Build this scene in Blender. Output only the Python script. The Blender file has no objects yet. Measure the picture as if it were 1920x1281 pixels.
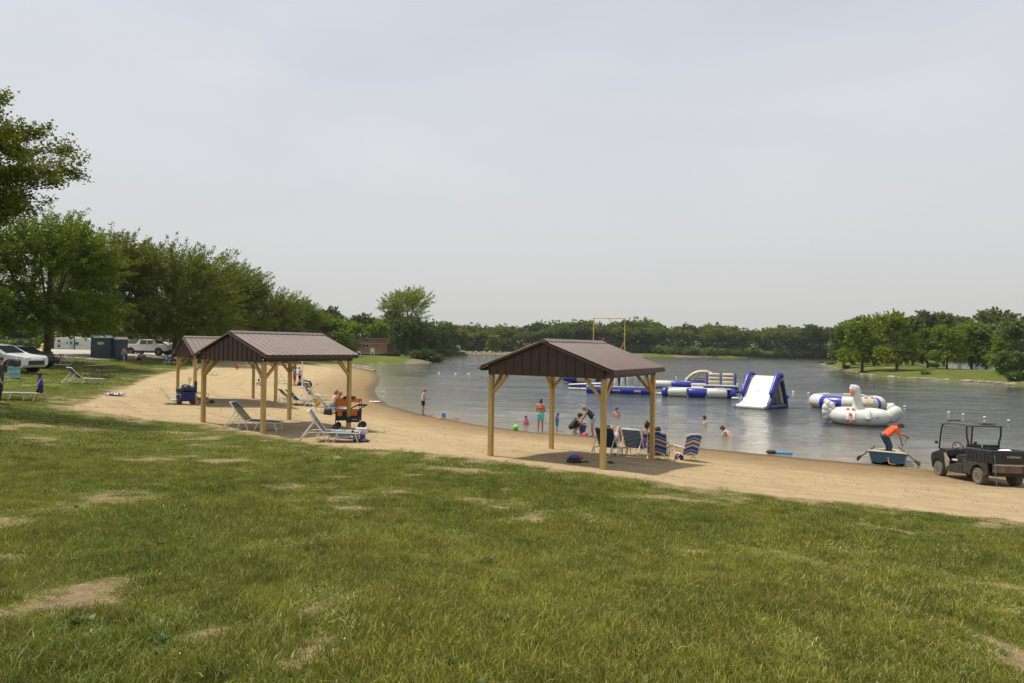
import bpy, bmesh, math, random
import numpy as np
from math import sin, cos, pi, radians, sqrt, atan2, hypot
from mathutils import Vector, Matrix
random.seed(7); RNG = np.random.default_rng(11)
S = bpy.context.scene
COL = S.collection
# ---------------------------------------------------------------- camera
F = 1200.0; HC = 648.8; ROLL = 0.0157; CAMZ = 4.3
PITCH = math.atan((HC-640.5)/F)
FW = Vector((0, cos(PITCH), sin(PITCH))); U0 = Vector((0, -sin(PITCH), cos(PITCH))); R0 = Vector((1, 0, 0))
RV = R0*cos(ROLL)+U0*sin(ROLL); UV = -R0*sin(ROLL)+U0*cos(ROLL)
cd = bpy.data.cameras.new('camera'); cam = bpy.data.objects.new('camera', cd); COL.objects.link(cam)
cd.sensor_width = 36; cd.lens = 36*F/1920; cd.clip_start = .1; cd.clip_end = 5000
M3 = Matrix((RV, UV, -FW)).transposed()
cam.matrix_world = Matrix.Translation((0, 0, CAMZ)) @ M3.to_4x4()
S.camera = cam
def ray(px, py):
    return (FW*F + RV*(px-960) - UV*(py-640.5)).normalized()
def at(px, py, Y):            # point on the line of sight at depth Y (metres ahead)
    d = ray(px, py); return Vector((0, 0, CAMZ)) + d*(Y/d.y)
def atz(px, py, z=0.0):       # point where the line of sight meets the level z
    d = ray(px, py); return Vector((0, 0, CAMZ)) + d*((z-CAMZ)/d.z)
# ---------------------------------------------------------------- tagging
def tag(o, label=None, cat=None, group=None, kind=None):
    if label: o['label'] = label
    if cat: o['category'] = cat
    if group: o['group'] = group
    if kind: o['kind'] = kind
    return o
def empty(name, loc=(0, 0, 0), rz=0, label=None, cat=None, group=None):
    o = bpy.data.objects.new(name, None); COL.objects.link(o); o.empty_display_size = .2
    o.location = loc; o.rotation_euler = (0, 0, rz)
    return tag(o, label, cat, group)
def kids(o): return [c for c in bpy.data.objects if c.parent == o]
def copy_tree(o, parent=None, ch=None):
    if ch is None:
        ch = {}
        for c in bpy.data.objects:
            if c.parent: ch.setdefault(c.parent.name, []).append(c)
    c = o.copy(); COL.objects.link(c); c.parent = parent
    for k in ch.get(o.name, []): copy_tree(k, c, ch)
    return c
# ---------------------------------------------------------------- mesh collector
class MB:
    def __init__(s): s.v = []; s.f = []; s.m = []
    def add(s, vs, fs, mi=0):
        b = len(s.v); s.v += [tuple(v) for v in vs]
        for f in fs: s.f.append(tuple(b+i for i in f)); s.m.append(mi)
        return s
    def box(s, c, d, rz=0, M=None, mi=0, taper=1.0):
        hx, hy, hz = d[0]/2, d[1]/2, d[2]/2; vs = []
        for z, t in ((-hz, 1.0), (hz, taper)):
            for x, y in ((-hx, -hy), (hx, -hy), (hx, hy), (-hx, hy)): vs.append(Vector((x*t, y*t, z)))
        R = M if M is not None else Matrix.Rotation(rz, 3, 'Z')
        vs = [R @ v + Vector(c) for v in vs]
        return s.add(vs, [(0, 3, 2, 1), (4, 5, 6, 7), (0, 1, 5, 4), (1, 2, 6, 5), (2, 3, 7, 6), (3, 0, 4, 7)], mi)
    def bar(s, a, b, w, h, mi=0, up=(0, 0, 1)):       # rectangular beam from a to b
        a = Vector(a); b = Vector(b); d = b-a; L = d.length; z = d.normalized(); u = Vector(up)
        x = z.cross(u)
        if x.length < 1e-4: x = Vector((1, 0, 0))
        x.normalize(); y = x.cross(z)*-1
        M = Matrix((x, y, z)).transposed()
        return s.box((a+b)/2, (w, h, L), M=M, mi=mi)
    def tube(s, pts, r, n=8, mi=0, cap=True, closed=False, sx=1.0):
        P = [Vector(p) for p in pts]; k = len(P)
        rs = list(r) if isinstance(r, (list, tuple)) else [r]*k
        vs = []; ref = None
        for i in range(k):
            if closed: t = P[(i+1) % k]-P[i-1]
            else: t = P[min(i+1, k-1)]-P[max(i-1, 0)]
            t.normalize()
            if ref is None:
                ref = Vector((0, 0, 1)) if abs(t.z) < .9 else Vector((1, 0, 0))
            x = ref - t*ref.dot(t)
            if x.length < 1e-5: x = Vector((0, 1, 0)) - t*t.y
            x.normalize(); ref = x; y = t.cross(x)
            for j in range(n):
                a = 2*pi*j/n; vs.append(P[i]+x*cos(a)*rs[i]+y*sin(a)*rs[i]*sx)
        fs = []
        for i in range(k if closed else k-1):
            i2 = (i+1) % k
            for j in range(n): fs.append((i*n+j, i*n+(j+1) % n, i2*n+(j+1) % n, i2*n+j))
        if cap and not closed: fs += [tuple(range(n))[::-1], tuple((k-1)*n+j for j in range(n))]
        return s.add(vs, fs, mi)
    def log(s, a, b, r, n=16, mi=0, rnd=.6):          # inflated tube with rounded ends
        a = Vector(a); b = Vector(b); d = (b-a).normalized(); L = (b-a).length; pts = []; rs = []
        for t in (0, .15, .45, .8, 1): pts.append(a+d*(t*r*rnd)); rs.append(r*sin(min(1, .02+t)*pi/2)**.7)
        m = max(2, int(L/.6))
        for i in range(1, m): pts.append(a+d*(r*rnd+(L-2*r*rnd)*i/m)); rs.append(r)
        for t in (1, .8, .45, .15, 0): pts.append(b-d*(t*r*rnd)); rs.append(r*sin(min(1, .02+t)*pi/2)**.7)
        return s.tube(pts, rs, n, mi)
    def ball(s, c, r, n=12, mi=0, sc=(1, 1, 1)):
        c = Vector(c); vs = [c+Vector((0, 0, -r*sc[2]))]; m = n//2
        for i in range(1, m):
            p = -pi/2+pi*i/m
            for j in range(n):
                a = 2*pi*j/n; vs.append(c+Vector((r*cos(p)*cos(a)*sc[0], r*cos(p)*sin(a)*sc[1], r*sin(p)*sc[2])))
        vs.append(c+Vector((0, 0, r*sc[2]))); fs = []
        for j in range(n):
            fs.append((0, 1+(j+1) % n, 1+j)); t = 1+(m-2)*n; fs.append((t+j, t+(j+1) % n, len(vs)-1))
        for i in range(m-2):
            for j in range(n): b = 1+i*n; fs.append((b+j, b+(j+1) % n, b+n+(j+1) % n, b+n+j))
        return s.add(vs, fs, mi)
    def cone(s, a, b, r0, r1, n=14, mi=0): return s.tube([a, b], [r0, r1], n, mi)
    def lathe(s, c, prof, n=20, mi=0, axis='Z'):
        c = Vector(c); vs = []
        for r, h in prof:
            for j in range(n):
                a = 2*pi*j/n
                p = {'Z': (r*cos(a), r*sin(a), h), 'Y': (r*cos(a), h, r*sin(a)), 'X': (h, r*cos(a), r*sin(a))}[axis]
                vs.append(c+Vector(p))
        fs = []
        for i in range(len(prof)-1):
            for j in range(n): fs.append((i*n+j, i*n+(j+1) % n, (i+1)*n+(j+1) % n, (i+1)*n+j))
        if prof[0][0] > 1e-4: fs.append(tuple(range(n))[::-1])
        if prof[-1][0] > 1e-4: fs.append(tuple((len(prof)-1)*n+j for j in range(n)))
        return s.add(vs, fs, mi)
    def prism(s, prof, y0, y1, mi=0):                 # profile in xz swept along y
        n = len(prof); vs = [(x, y0, z) for x, z in prof]+[(x, y1, z) for x, z in prof]
        fs = [tuple(range(n))[::-1], tuple(range(n, 2*n))]+[(i, (i+1) % n, n+(i+1) % n, n+i) for i in range(n)]
        return s.add(vs, fs, mi)
    def loft(s, rings, mi=0, cap=True):
        n = len(rings[0]); vs = [p for r in rings for p in r]; fs = []
        for i in range(len(rings)-1):
            for j in range(n): fs.append((i*n+j, i*n+(j+1) % n, (i+1)*n+(j+1) % n, (i+1)*n+j))
        if cap: fs += [tuple(range(n))[::-1], tuple((len(rings)-1)*n+j for j in range(n))]
        return s.add(vs, fs, mi)
    def sheet(s, grid, th=.012, mi=0):                # thick cloth from a grid of points
        R = len(grid); C = len(grid[0]); top = [Vector(p) for r in grid for p in r]
        vs = top+[p-Vector((0, 0, th)) for p in top]; N = R*C; fs = []
        for i in range(R-1):
            for j in range(C-1):
                a = i*C+j; fs.append((a, a+1, a+C+1, a+C)); fs.append((N+a, N+a+C, N+a+C+1, N+a+1))
        edge = [(0, j, 0, j+1) for j in range(C-1)]+[(i, C-1, i+1, C-1) for i in range(R-1)]+[(R-1, j+1, R-1, j) for j in range(C-1)]+[(i+1, 0, i, 0) for i in range(R-1)]
        for a, b, c, d in edge: p = a*C+b; q = c*C+d; fs.append((p, N+p, N+q, q))
        return s.add(vs, fs, mi)
    def xf(s, M):
        s.v = [tuple(M @ Vector(v)) for v in s.v]; return s
    def build(s, name, mat, parent=None, smooth=False, bevel=0, label=None, loc=None):
        me = bpy.data.meshes.new(name); me.from_pydata(s.v, [], s.f)
        for m in (mat if isinstance(mat, (list, tuple)) else [mat]): me.materials.append(m)
        if isinstance(mat, (list, tuple)): me.polygons.foreach_set('material_index', s.m)
        if s.f:
            bm = bmesh.new(); bm.from_mesh(me); bmesh.ops.recalc_face_normals(bm, faces=bm.faces); bm.to_mesh(me); bm.free()
        if smooth:
            me.polygons.foreach_set('use_smooth', [True]*len(me.polygons))
            try: me.set_sharp_from_angle(angle=radians(42))
            except Exception: pass
        me.update()
        o = bpy.data.objects.new(name, me); COL.objects.link(o); o.parent = parent
        if loc is not None: o.location = loc
        if bevel:
            b = o.modifiers.new('bevel', 'BEVEL'); b.width = bevel; b.segments = 2; b.limit_method = 'ANGLE'
        if label: o['label'] = label
        return o
def npmesh(name, V, Fq, mats, parent=None, smooth=False, k=4):
    me = bpy.data.meshes.new(name); nv = len(V); nf = len(Fq)
    me.vertices.add(nv); me.vertices.foreach_set('co', np.asarray(V, np.float32).ravel())
    me.loops.add(nf*k); me.loops.foreach_set('vertex_index', np.asarray(Fq, np.int32).ravel())
    me.polygons.add(nf); me.polygons.foreach_set('loop_start', np.arange(0, nf*k, k, dtype=np.int32))
    me.update(calc_edges=True)
    if smooth: me.polygons.foreach_set('use_smooth', np.ones(nf, bool))
    for m in mats: me.materials.append(m)
    return me
def link(me, name, parent=None):
    o = bpy.data.objects.new(name, me); COL.objects.link(o); o.parent = parent; return o
# ---------------------------------------------------------------- materials
class NT:
    def __init__(s, name):
        s.m = bpy.data.materials.new(name); s.m.use_nodes = True; s.t = s.m.node_tree; s.n = s.t.nodes
        s.out = s.n['Material Output']; s.b = s.n['Principled BSDF']
    def new(s, typ, **k):
        x = s.n.new(typ)
        for a, v in k.items():
            if a.startswith('i_'): x.inputs[a[2:].replace('_', ' ')].default_value = v
            else: setattr(x, a, v)
        return x
    def L(s, a, b): s.t.links.new(a, b)
    def coord(s, kind='Object', scale=(1, 1, 1)):
        tc = s.new('ShaderNodeTexCoord'); mp = s.new('ShaderNodeMapping'); mp.inputs['Scale'].default_value = scale
        if kind == 'World':
            g = s.new('ShaderNodeNewGeometry'); s.L(g.outputs['Position'], mp.inputs[0])
        else: s.L(tc.outputs[kind], mp.inputs[0])
        return mp.outputs[0]
    def noise(s, vec, scale, detail=4, rough=.55, dist=0):
        x = s.new('ShaderNodeTexNoise'); x.inputs['Scale'].default_value = scale; x.inputs['Detail'].default_value = detail
        x.inputs['Roughness'].default_value = rough; x.inputs['Distortion'].default_value = dist
        s.L(vec, x.inputs['Vector']); return x.outputs['Fac']
    def ramp(s, fac, stops, interp='LINEAR'):
        r = s.new('ShaderNodeValToRGB'); e = r.color_ramp.elements; r.color_ramp.interpolation = interp
        while len(e) < len(stops): e.new(.5)
        for i, (p, c) in enumerate(stops):
            e[i].position = p; e[i].color = (c[0], c[1], c[2], 1) if hasattr(c, '__len__') else (c, c, c, 1)
        s.L(fac, r.inputs[0]); return r.outputs[0]
    def mix(s, fac, a, b, mode='MIX'):
        x = s.new('ShaderNodeMix', data_type='RGBA', blend_type=mode)
        for i, v in ((0, fac), (6, a), (7, b)):
            if isinstance(v, (int, float)): x.inputs[i].default_value = v
            elif isinstance(v, (tuple, list)): x.inputs[i].default_value = (v[0], v[1], v[2], 1)
            else: s.L(v, x.inputs[i])
        return x.outputs[2]
    def math(s, op, a, b=0.0, clamp=False):
        x = s.new('ShaderNodeMath', operation=op, use_clamp=clamp)
        for i, v in ((0, a), (1, b)):
            if isinstance(v, (int, float)): x.inputs[i].default_value = v
            else: s.L(v, x.inputs[i])
        return x.outputs[0]
    def attr(s, name):
        a = s.new('ShaderNodeAttribute'); a.attribute_name = name; return a.outputs['Fac']
    def bump(s, h, strength=.3, dist=.02, normal=None):
        b = s.new('ShaderNodeBump'); b.inputs['Strength'].default_value = strength; b.inputs['Distance'].default_value = dist
        s.L(h, b.inputs['Height'])
        if normal is not None: s.L(normal, b.inputs['Normal'])
        return b.outputs[0]
_mc = {}
def mat(name, col=None, rough=.6, metal=0., var=.12, scale=6., bump=0., spec=.5, sheen=0):
    if name in _mc: return _mc[name]
    t = NT(name); v = t.coord('Object'); n = t.noise(v, scale, 5)
    lo = tuple(c*(1-var) for c in col); hi = tuple(min(1, c*(1+var)) for c in col)
    t.L(t.ramp(n, [(.3, lo), (.7, hi)]), t.b.inputs['Base Color'])
    t.b.inputs['Roughness'].default_value = rough; t.b.inputs['Metallic'].default_value = metal
    t.b.inputs['Specular IOR Level'].default_value = spec
    if bump: t.L(t.bump(t.noise(v, scale*4, 6), bump, .01), t.b.inputs['Normal'])
    _mc[name] = t.m; return t.m
def leafmat(name, cols, trans=.35, patch=.25):
    t = NT(name); g = t.new('ShaderNodeNewGeometry'); oi = t.new('ShaderNodeObjectInfo')
    r = g.outputs['Random Per Island']
    c = t.ramp(r, [(0, cols[0]), (.5, cols[1]), (1, cols[2])])
    v = t.coord('World'); n = t.noise(v, patch, 3)
    c = t.mix(t.math('MULTIPLY', n, .55), c, tuple(x*.55 for x in cols[0]))
    hs = t.new('ShaderNodeHueSaturation'); t.L(c, hs.inputs['Color'])
    t.L(t.math('ADD', t.math('MULTIPLY', oi.outputs['Random'], .025), .4875), hs.inputs['Hue'])
    t.L(t.math('ADD', t.math('MULTIPLY', oi.outputs['Random'], .35), .82), hs.inputs['Value'])
    c = hs.outputs[0]
    d = t.new('ShaderNodeBsdfDiffuse'); tr = t.new('ShaderNodeBsdfTranslucent'); gl = t.new('ShaderNodeBsdfGlossy')
    gl.inputs['Roughness'].default_value = .45; gl.inputs['Color'].default_value = (.6, .65, .55, 1)
    t.L(c, d.inputs[0]); t.L(t.mix(.5, c, (cols[2][0]*1.3, cols[2][1]*1.2, cols[2][2]*.5)), tr.inputs[0])
    m = t.new('ShaderNodeMixShader'); m.inputs[0].default_value = trans; t.L(d.outputs[0], m.inputs[1]); t.L(tr.outputs[0], m.inputs[2])
    m2 = t.new('ShaderNodeMixShader'); m2.inputs[0].default_value = .05; t.L(m.outputs[0], m2.inputs[1]); t.L(gl.outputs[0], m2.inputs[2])
    t.L(m2.outputs[0], t.out.inputs[0]); return t.m
HAZE = .00013
# ================================================================ terrain
LAKE = [(300, 5), (60, 17), (30, 20.5), (20.5, 22.2), (18.1, 23.1), (15.6, 23.4), (14.6, 24.2), (13.9, 24.5), (11.6, 25.7), (7.9, 28), (5.9, 29.6), (3.6, 31.1),
        (1.07, 32.1), (-1.7, 34.6), (-5.2, 38.9), (-8.6, 45), (-10.7, 51.5), (-12.9, 60.5), (-15, 73.6), (-18, 88), (-21.3, 99), (-26, 110), (-30, 120), (-32, 126.6),
        (-24.4, 137.6), (-20.4, 150), (-18.2, 163), (-22, 180), (-32, 215), (-50, 250), (-62, 300), (-60, 322), (0, 320), (30, 322), (56, 318), (76, 327), (123, 337), (158, 351),
        (200, 345), (219, 300), (300, 290), (300, 118), (180, 120), (130, 125), (105, 130), (95, 138), (136, 200), (178, 262), (140, 268), (102, 213), (82.6, 163),
        (65.7, 120), (64, 108), (67.5, 102), (69.5, 96.6), (70.4, 88), (80, 82), (140, 78), (300, 70)]
SAND = [(60, 3), (30, 8.5), (20, 9.8), (9.6, 12), (7.1, 13.3), (4, 14.9), (2.2, 16.5), (-.6, 18.2), (-3.84, 19.2), (-6.9, 20.7), (-10.8, 23.2), (-13, 23.75), (-17.3, 25), (-18.8, 28.8),
        (-21.6, 36), (-27.5, 50), (-36, 78), (-41.5, 94), (-38, 103), (-35, 108), (-31, 114), (-22, 114), (-8, 100), (0, 70), (12, 45), (20, 26), (60, 22)]
GRAV = [(-140, 36), (-30.2, 37.7), (-31.5, 41), (-39.5, 51), (-41, 57), (-39, 61), (-41, 72), (-40, 78), (-46, 95), (-62, 112), (-140, 112)]
def sdist(X, Y, poly):       # signed distance, positive inside
    P = np.array(poly, float); Q = np.roll(P, -1, 0); X = np.asarray(X, float); Y = np.asarray(Y, float)
    d2 = np.full(X.shape, 1e18); ins = np.zeros(X.shape, bool)
    for (ax, ay), (bx, by) in zip(P, Q):
        ex, ey = bx-ax, by-ay; t = np.clip(((X-ax)*ex+(Y-ay)*ey)/(ex*ex+ey*ey), 0, 1)
        d2 = np.minimum(d2, (X-ax-t*ex)**2+(Y-ay-t*ey)**2)
        with np.errstate(divide='ignore', invalid='ignore'):
            c = ((ay > Y) != (by > Y)) & (X < (bx-ax)*(Y-ay)/(by-ay+1e-12)+ax)
        ins ^= c
    return np.where(ins, 1, -1)*np.sqrt(d2)
def _hash(ix, iy, s):
    h = (ix*374761393+iy*668265263+s*1442695041) & 0xffffffff
    h = ((h ^ (h >> 13))*1274126177) & 0xffffffff
    return ((h ^ (h >> 16)) & 0xffff)/65535.0
def vnoise(X, Y, sc, s=0, octv=3):
    X = np.asarray(X, float)*sc; Y = np.asarray(Y, float)*sc; out = 0; amp = 1; tot = 0
    for o in range(octv):
        ix = np.floor(X).astype(np.int64); iy = np.floor(Y).astype(np.int64); fx = X-ix; fy = Y-iy
        fx = fx*fx*(3-2*fx); fy = fy*fy*(3-2*fy)
        a = _hash(ix, iy, s+o); b = _hash(ix+1, iy, s+o); c = _hash(ix, iy+1, s+o); d = _hash(ix+1, iy+1, s+o)
        out = out+amp*((a*(1-fx)+b*fx)*(1-fy)+(c*(1-fx)+d*fx)*fy); tot += amp; amp *= .5; X = X*2.03+7; Y = Y*2.03+3
    return out/tot
CTRL = [(0, 0, 2.68), (0, 5, 2.42), (8, 4, 2.45), (-8, 4, 2.5), (-8, 12, 2.0), (4, 9, 1.85), (-29.5, 38, 2.45), (-24, 34, 1.95), (-27, 42, 1.9), (-27.5, 50, 1.6), (-41.5, 94, 1.4), (-44, 79, 2.55), (-40, 64, 2.45), (-17, 25, 1.45),
        (-13, 23.7, 1.2), (-20, 29, 1.8), (-36, 50, 2.45), (-50, 60, 2.5), (9.6, 12, 1.02), (7.1, 13.3, 1.02), (4, 14.9, 1.05), (-.6, 18.2, 1.05), (-3.8, 19.2, 1.08), (-6.9, 20.7, 1.15), (2.4, 17.2, .97), (-10.8, 23.2, 1.15)]
def _base(X, Y):
    d = -sdist(X, Y, LAKE)
    near = np.interp(d, [-30, -8, 0, 4, 10, 14, 18, 22, 27, 32, 60, 400], [-2, -1.2, 0, .26, .84, 1.05, 1.3, 1.7, 2.3, 2.6, 2.8, 4])
    far = np.where(d > 0, 1.1*(1-np.exp(-np.maximum(d, 0)/4))+.008*np.maximum(d, 0), np.maximum(d*.25, -2))
    far = np.where(Y > 260, np.where(d > 0, 1.5*(1-np.exp(-np.maximum(d, 0)/3))+.01*np.maximum(d, 0), far), far)
    w = np.clip((Y-98)/30, 0, 1); w = w*w*(3-2*w)
    w = np.where((X > 55) & (Y > 50), 1, w)
    return near*(1-w)+far*w, d
_c = np.array(CTRL); _cr = _c[:, 2]-_base(_c[:, 0], _c[:, 1])[0]
def ground(X, Y):
    X = np.asarray(X, float); Y = np.asarray(Y, float)
    z, d = _base(X, Y); num = 0; den = .15
    for (cx, cy, _), r in zip(CTRL, _cr):
        k = 5.0 if hypot(cx, cy) < 26 else 9.0
        w = np.exp(-((X-cx)**2+(Y-cy)**2)/(2*k*k)); num = num+w*r; den = den+w
    fade = np.clip(d/5, 0, 1)
    z = z+num/den*fade
    near = np.clip((70-np.hypot(X, Y))/40, 0, 1)
    z = z+(vnoise(X, Y, .35, 3, 2)-.5)*.10*near*np.clip((d-6)/8, 0, 1)
    z = z+(vnoise(X, Y, 1.6, 9, 2)-.5)*.035*near*np.clip(d/3, 0, 1)
    return z
def gz(x, y): return float(ground(np.array([x]), np.array([y]))[0])
_T = np.concatenate([np.arange(2.5, 60, .05), np.geomspace(60, 900, 900)])
def G(px, py):               # where the line of sight meets the ground or the lake
    d = ray(px, py); X = d.x/d.y*_T; Y = _T; Z = CAMZ+d.z/d.y*_T
    h = np.maximum(ground(X, Y), 0); i = int(np.argmax(Z < h))
    return Vector((X[i], Y[i], h[i]))
PATCH = [  # bare earth patches in the lawn: px centre, half sizes in px, tilt
    (150, 1120, 60, 36, -.5), (75, 1150, 60, 18, -.2), (500, 1185, 95, 20, -.22), (585, 1150, 50, 17, -.35), (355, 1135, 34, 16, 0), (140, 1203, 26, 12, 0), (30, 1112, 26, 10, 0),
    (970, 1225, 22, 8, 0), (600, 1245, 42, 12, -.2), (850, 880, 80, 7, .1), (1275, 934, 60, 8, .12), (985, 972, 75, 7, 0), (640, 938, 36, 5, 0), (570, 912, 60, 5, 0), (430, 865, 50, 6, 0),
    (280, 862, 50, 6, 0), (330, 812, 60, 7, .05), (180, 805, 80, 6, 0), (390, 822, 40, 4, 0), (860, 922, 20, 5, 0), (1640, 1040, 40, 8, 0), (1480, 1045, 40, 8, 0), (1490, 995, 18, 6, 0),
    (1700, 996, 16, 5, 0), (1860, 1100, 60, 12, .2), (1885, 1140, 20, 8, 0), (1880, 1230, 60, 16, .5), (1700, 1130, 40, 6, 0), (1580, 1070, 70, 9, 0), (240, 700, 40, 1.5, 0), (300, 692, 30, 1.2, 0),
    (60, 722, 60, 1.2, 0), (120, 745, 60, 1.5, 0), (90, 800, 60, 4, 0), (1850, 985, 40, 4, 0), (560, 1120, 20, 6, 0), (1040, 975, 30, 4, 0)]
def pix(X, Y, Z):            # world to picture, used for laying out the worn patches seen in the lawn
    dx = X; dy = Y; dz = Z-CAMZ
    w = dy*FW.y+dz*FW.z; u = dx*RV.x+dy*RV.y+dz*RV.z; v = dx*UV.x+dy*UV.y+dz*UV.z
    w = np.where(w < .5, 1e9, w)
    return 960+F*u/w, 640.5-F*v/w
_PW = []
for (px, py, a, b, t) in PATCH:
    c = G(px, py); e1 = G(px+a*cos(t), py+a*sin(t)); e2 = G(px-b*sin(t)*.0, py-b)
    _PW.append((c.x, c.y, max(.12, (e1-c).length), max(.10, abs(e2.y-c.y)*(.6 if py < 1000 else 1)), atan2(e1.y-c.y, e1.x-c.x)))
def dirt(X, Y):
    X = np.asarray(X, float); Y = np.asarray(Y, float); m = np.full(X.shape, -9.)
    wx = X+(vnoise(X, Y, 1.7, 21)-.5)*.9; wy = Y+(vnoise(X, Y, 1.7, 22)-.5)*1.1
    for cx, cy, a, b, t in _PW:
        dx = wx-cx; dy = wy-cy; u = (dx*cos(t)+dy*sin(t))/a; v = (-dx*sin(t)+dy*cos(t))/b
        m = np.maximum(m, 1-np.hypot(u, v))
    n = vnoise(X, Y, .9, 31, 4)
    right = np.clip((X-2)/6, 0, 1)*np.clip((11-Y)/5, 0, 1)
    m = np.maximum(m, (n-.715+right*.09)*5)
    edge = -sdist(X, Y, SAND)
    m = np.maximum(m, (.45-edge)*1.2+(vnoise(X, Y, 1.1, 41, 3)-.5)*2.6)
    m = np.where((edge > 0) & (edge < 2.2), np.maximum(m, (vnoise(X, Y, 1.3, 51, 3)-.42)*4-edge), m)
    return np.clip(m*.8+(vnoise(X, Y, 2.6, 61, 4)-.5)*1.7+.02, -1, 1)
def axis(lo, hi, f0, f1, s, g):
    a = list(np.arange(f0, f1, s)); x = a[-1]; st = s
    while x < hi: st *= g; x += st; a.append(x)
    x = a[0]; st = s; b = []
    while x > lo: st *= g; x -= st; b.append(x)
    return np.array(b[::-1]+a)
gx = axis(-1500, 1500, -15, 17, .14, 1.035); gy = axis(-300, 2500, 2, 27, .12, 1.032)
XX, YY = np.meshgrid(gx, gy); nx, ny = len(gx), len(gy)
ZZ = ground(XX, YY); SD = sdist(XX, YY, SAND); LD = -sdist(XX, YY, LAKE); DM = dirt(XX, YY); GD = sdist(XX, YY, GRAV)
GP = np.maximum(1.6-np.hypot((XX-18.9)/1.0, (YY-21.6)*1.1), .55-np.hypot(XX-15.1, (YY-23.6)*1.6))+(vnoise(XX, YY, 2.2, 77)-.5)*1.0
GP = np.maximum(GP, np.where(XX > 19.5, (YY-19.6)+(vnoise(XX, YY, 2.2, 77)-.5), -9))
SD = np.minimum(SD, -GP)
VV = np.stack([XX, YY, ZZ], -1).reshape(-1, 3)
ii, jj = np.meshgrid(np.arange(ny-1), np.arange(nx-1), indexing='ij'); q = (ii*nx+jj).ravel()
FQ = np.stack([q, q+1, q+nx+1, q+nx], 1)
fs = SD.reshape(-1)[FQ].mean(1); fl = LD.reshape(-1)[FQ].mean(1); fg = GD.reshape(-1)[FQ].mean(1)
def gm():
    t = NT('ground_mat'); W = t.coord('World')
    sd = t.attr('sand'); wd = t.attr('shore'); dm = t.attr('dirt'); gd = t.attr('gravel'); bk = t.attr('bank')
    n1 = t.noise(W, 1.1, 6, .65); n2 = t.noise(W, 9, 6, .7); n3 = t.noise(W, 45, 5, .7); nb = t.noise(W, .25, 3)
    # sand
    cs = t.ramp(n1, [(.3, (.405, .305, .17)), (.55, (.49, .375, .218)), (.75, (.565, .445, .275))])
    cs = t.mix(t.math('MULTIPLY', n2, .45), cs, (.36, .27, .15))
    cs = t.mix(t.ramp(t.noise(W, 3.2, 5, .75), [(.60, 0), (.72, .5)]), cs, (.30, .225, .12))
    cs = t.mix(t.ramp(t.noise(W, 22, 3, .6), [(.66, 0), (.72, .55)]), cs, (.16, .115, .06))
    wn = t.math('ADD', wd, t.math('MULTIPLY', t.math('SUBTRACT', n1, .5), 3.0))
    wet = t.ramp(t.math('DIVIDE', wn, 7.0), [(0, 1), (.25, .85), (.6, .5), (1, 0)])
    cx = t.new('ShaderNodeCombineXYZ'); t.L(t.math('MULTIPLY', wd, 2.4), cx.inputs[0]); t.L(t.math('MULTIPLY', n1, .8), cx.inputs[1]); sx_ = t.new('ShaderNodeVectorMath', operation='ADD'); t.L(cx.outputs[0], sx_.inputs[0]); t.L(t.coord('World', (.12, .12, .12)), sx_.inputs[1])
    cs = t.mix(t.ramp(t.noise(sx_.outputs[0], 1.0, 4, .7), [(.5, 0), (.66, .45)]), cs, (.30, .21, .105))
    cs = t.mix(wet, cs, (.22, .145, .068))
    wet2 = t.ramp(t.math('DIVIDE', t.math('ADD', wd, t.math('MULTIPLY', t.math('SUBTRACT', n1, .5), .8)), 1.2), [(0, 1), (.4, .8), (1, 0)])
    cs = t.mix(wet2, cs, (.10, .066, .034))
    # earth + grass sheet under the blades
    ce = t.ramp(n2, [(.3, (.17, .12, .065)), (.55, (.31, .23, .13)), (.8, (.43, .34, .21))])
    cg = t.ramp(t.noise(W, .8, 6, .65), [(.28, (.065, .092, .010)), (.5, (.105, .135, .015)), (.66, (.155, .172, .028)), (.8, (.24, .205, .07))])
    cg = t.mix(t.math('MULTIPLY', t.noise(W, 16, 5, .75), .65), cg, (.045, .062, .012))
    cg = t.mix(t.ramp(nb, [(.4, 0), (.62, .35)]), cg, (.13, .15, .03))
    dmk = t.math('ADD', dm, t.math('MULTIPLY', t.math('SUBTRACT', t.noise(W, 18, 6, .8), .5), 1.6))
    gr = t.mix(t.ramp(dmk, [(0, 0), (.3, 1)]), cg, ce)
    sdn = t.math('ADD', sd, t.math('MULTIPLY', t.math('SUBTRACT', t.noise(W, 2.6, 6, .7), .5), 1.5))
    c = t.mix(t.ramp(t.math('ADD', sdn, .5), [(.38, 0), (.6, 1)]), gr, cs)
    cgr = t.ramp(n2, [(.3, (.36, .32, .26)), (.7, (.50, .46, .39))])
    c = t.mix(t.ramp(t.math('ADD', t.math('ADD', gd, t.math('SUBTRACT', n1, .5)), .5), [(.4, 0), (.65, 1)]), c, cgr)
    cb = t.ramp(t.noise(W, 1.5, 6, .8), [(.3, (.07, .06, .035)), (.55, (.20, .17, .11)), (.75, (.36, .32, .24))])
    c = t.mix(t.ramp(bk, [(.3, 0), (.6, 1)]), c, cb)
    t.L(c, t.b.inputs['Base Color']); t.b.inputs['Specular IOR Level'].default_value = .2
    t.L(t.math('SUBTRACT', .95, t.math('MULTIPLY', wet2, .45)), t.b.inputs['Roughness'])
    h = t.math('ADD', t.math('MULTIPLY', t.noise(W, 3.0, 6, .8), 1.0), t.math('MULTIPLY', n3, .25))
    vo = t.new('ShaderNodeTexVoronoi'); vo.inputs['Scale'].default_value = 2.6; t.L(t.coord('World', (1, 1, .0)), vo.inputs['Vector']); h = t.math('ADD', h, t.math('MULTIPLY', t.ramp(vo.outputs['Distance'], [(0, 0), (.16, .8), (.22, 1), (.3, .85)]), .35))
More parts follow.
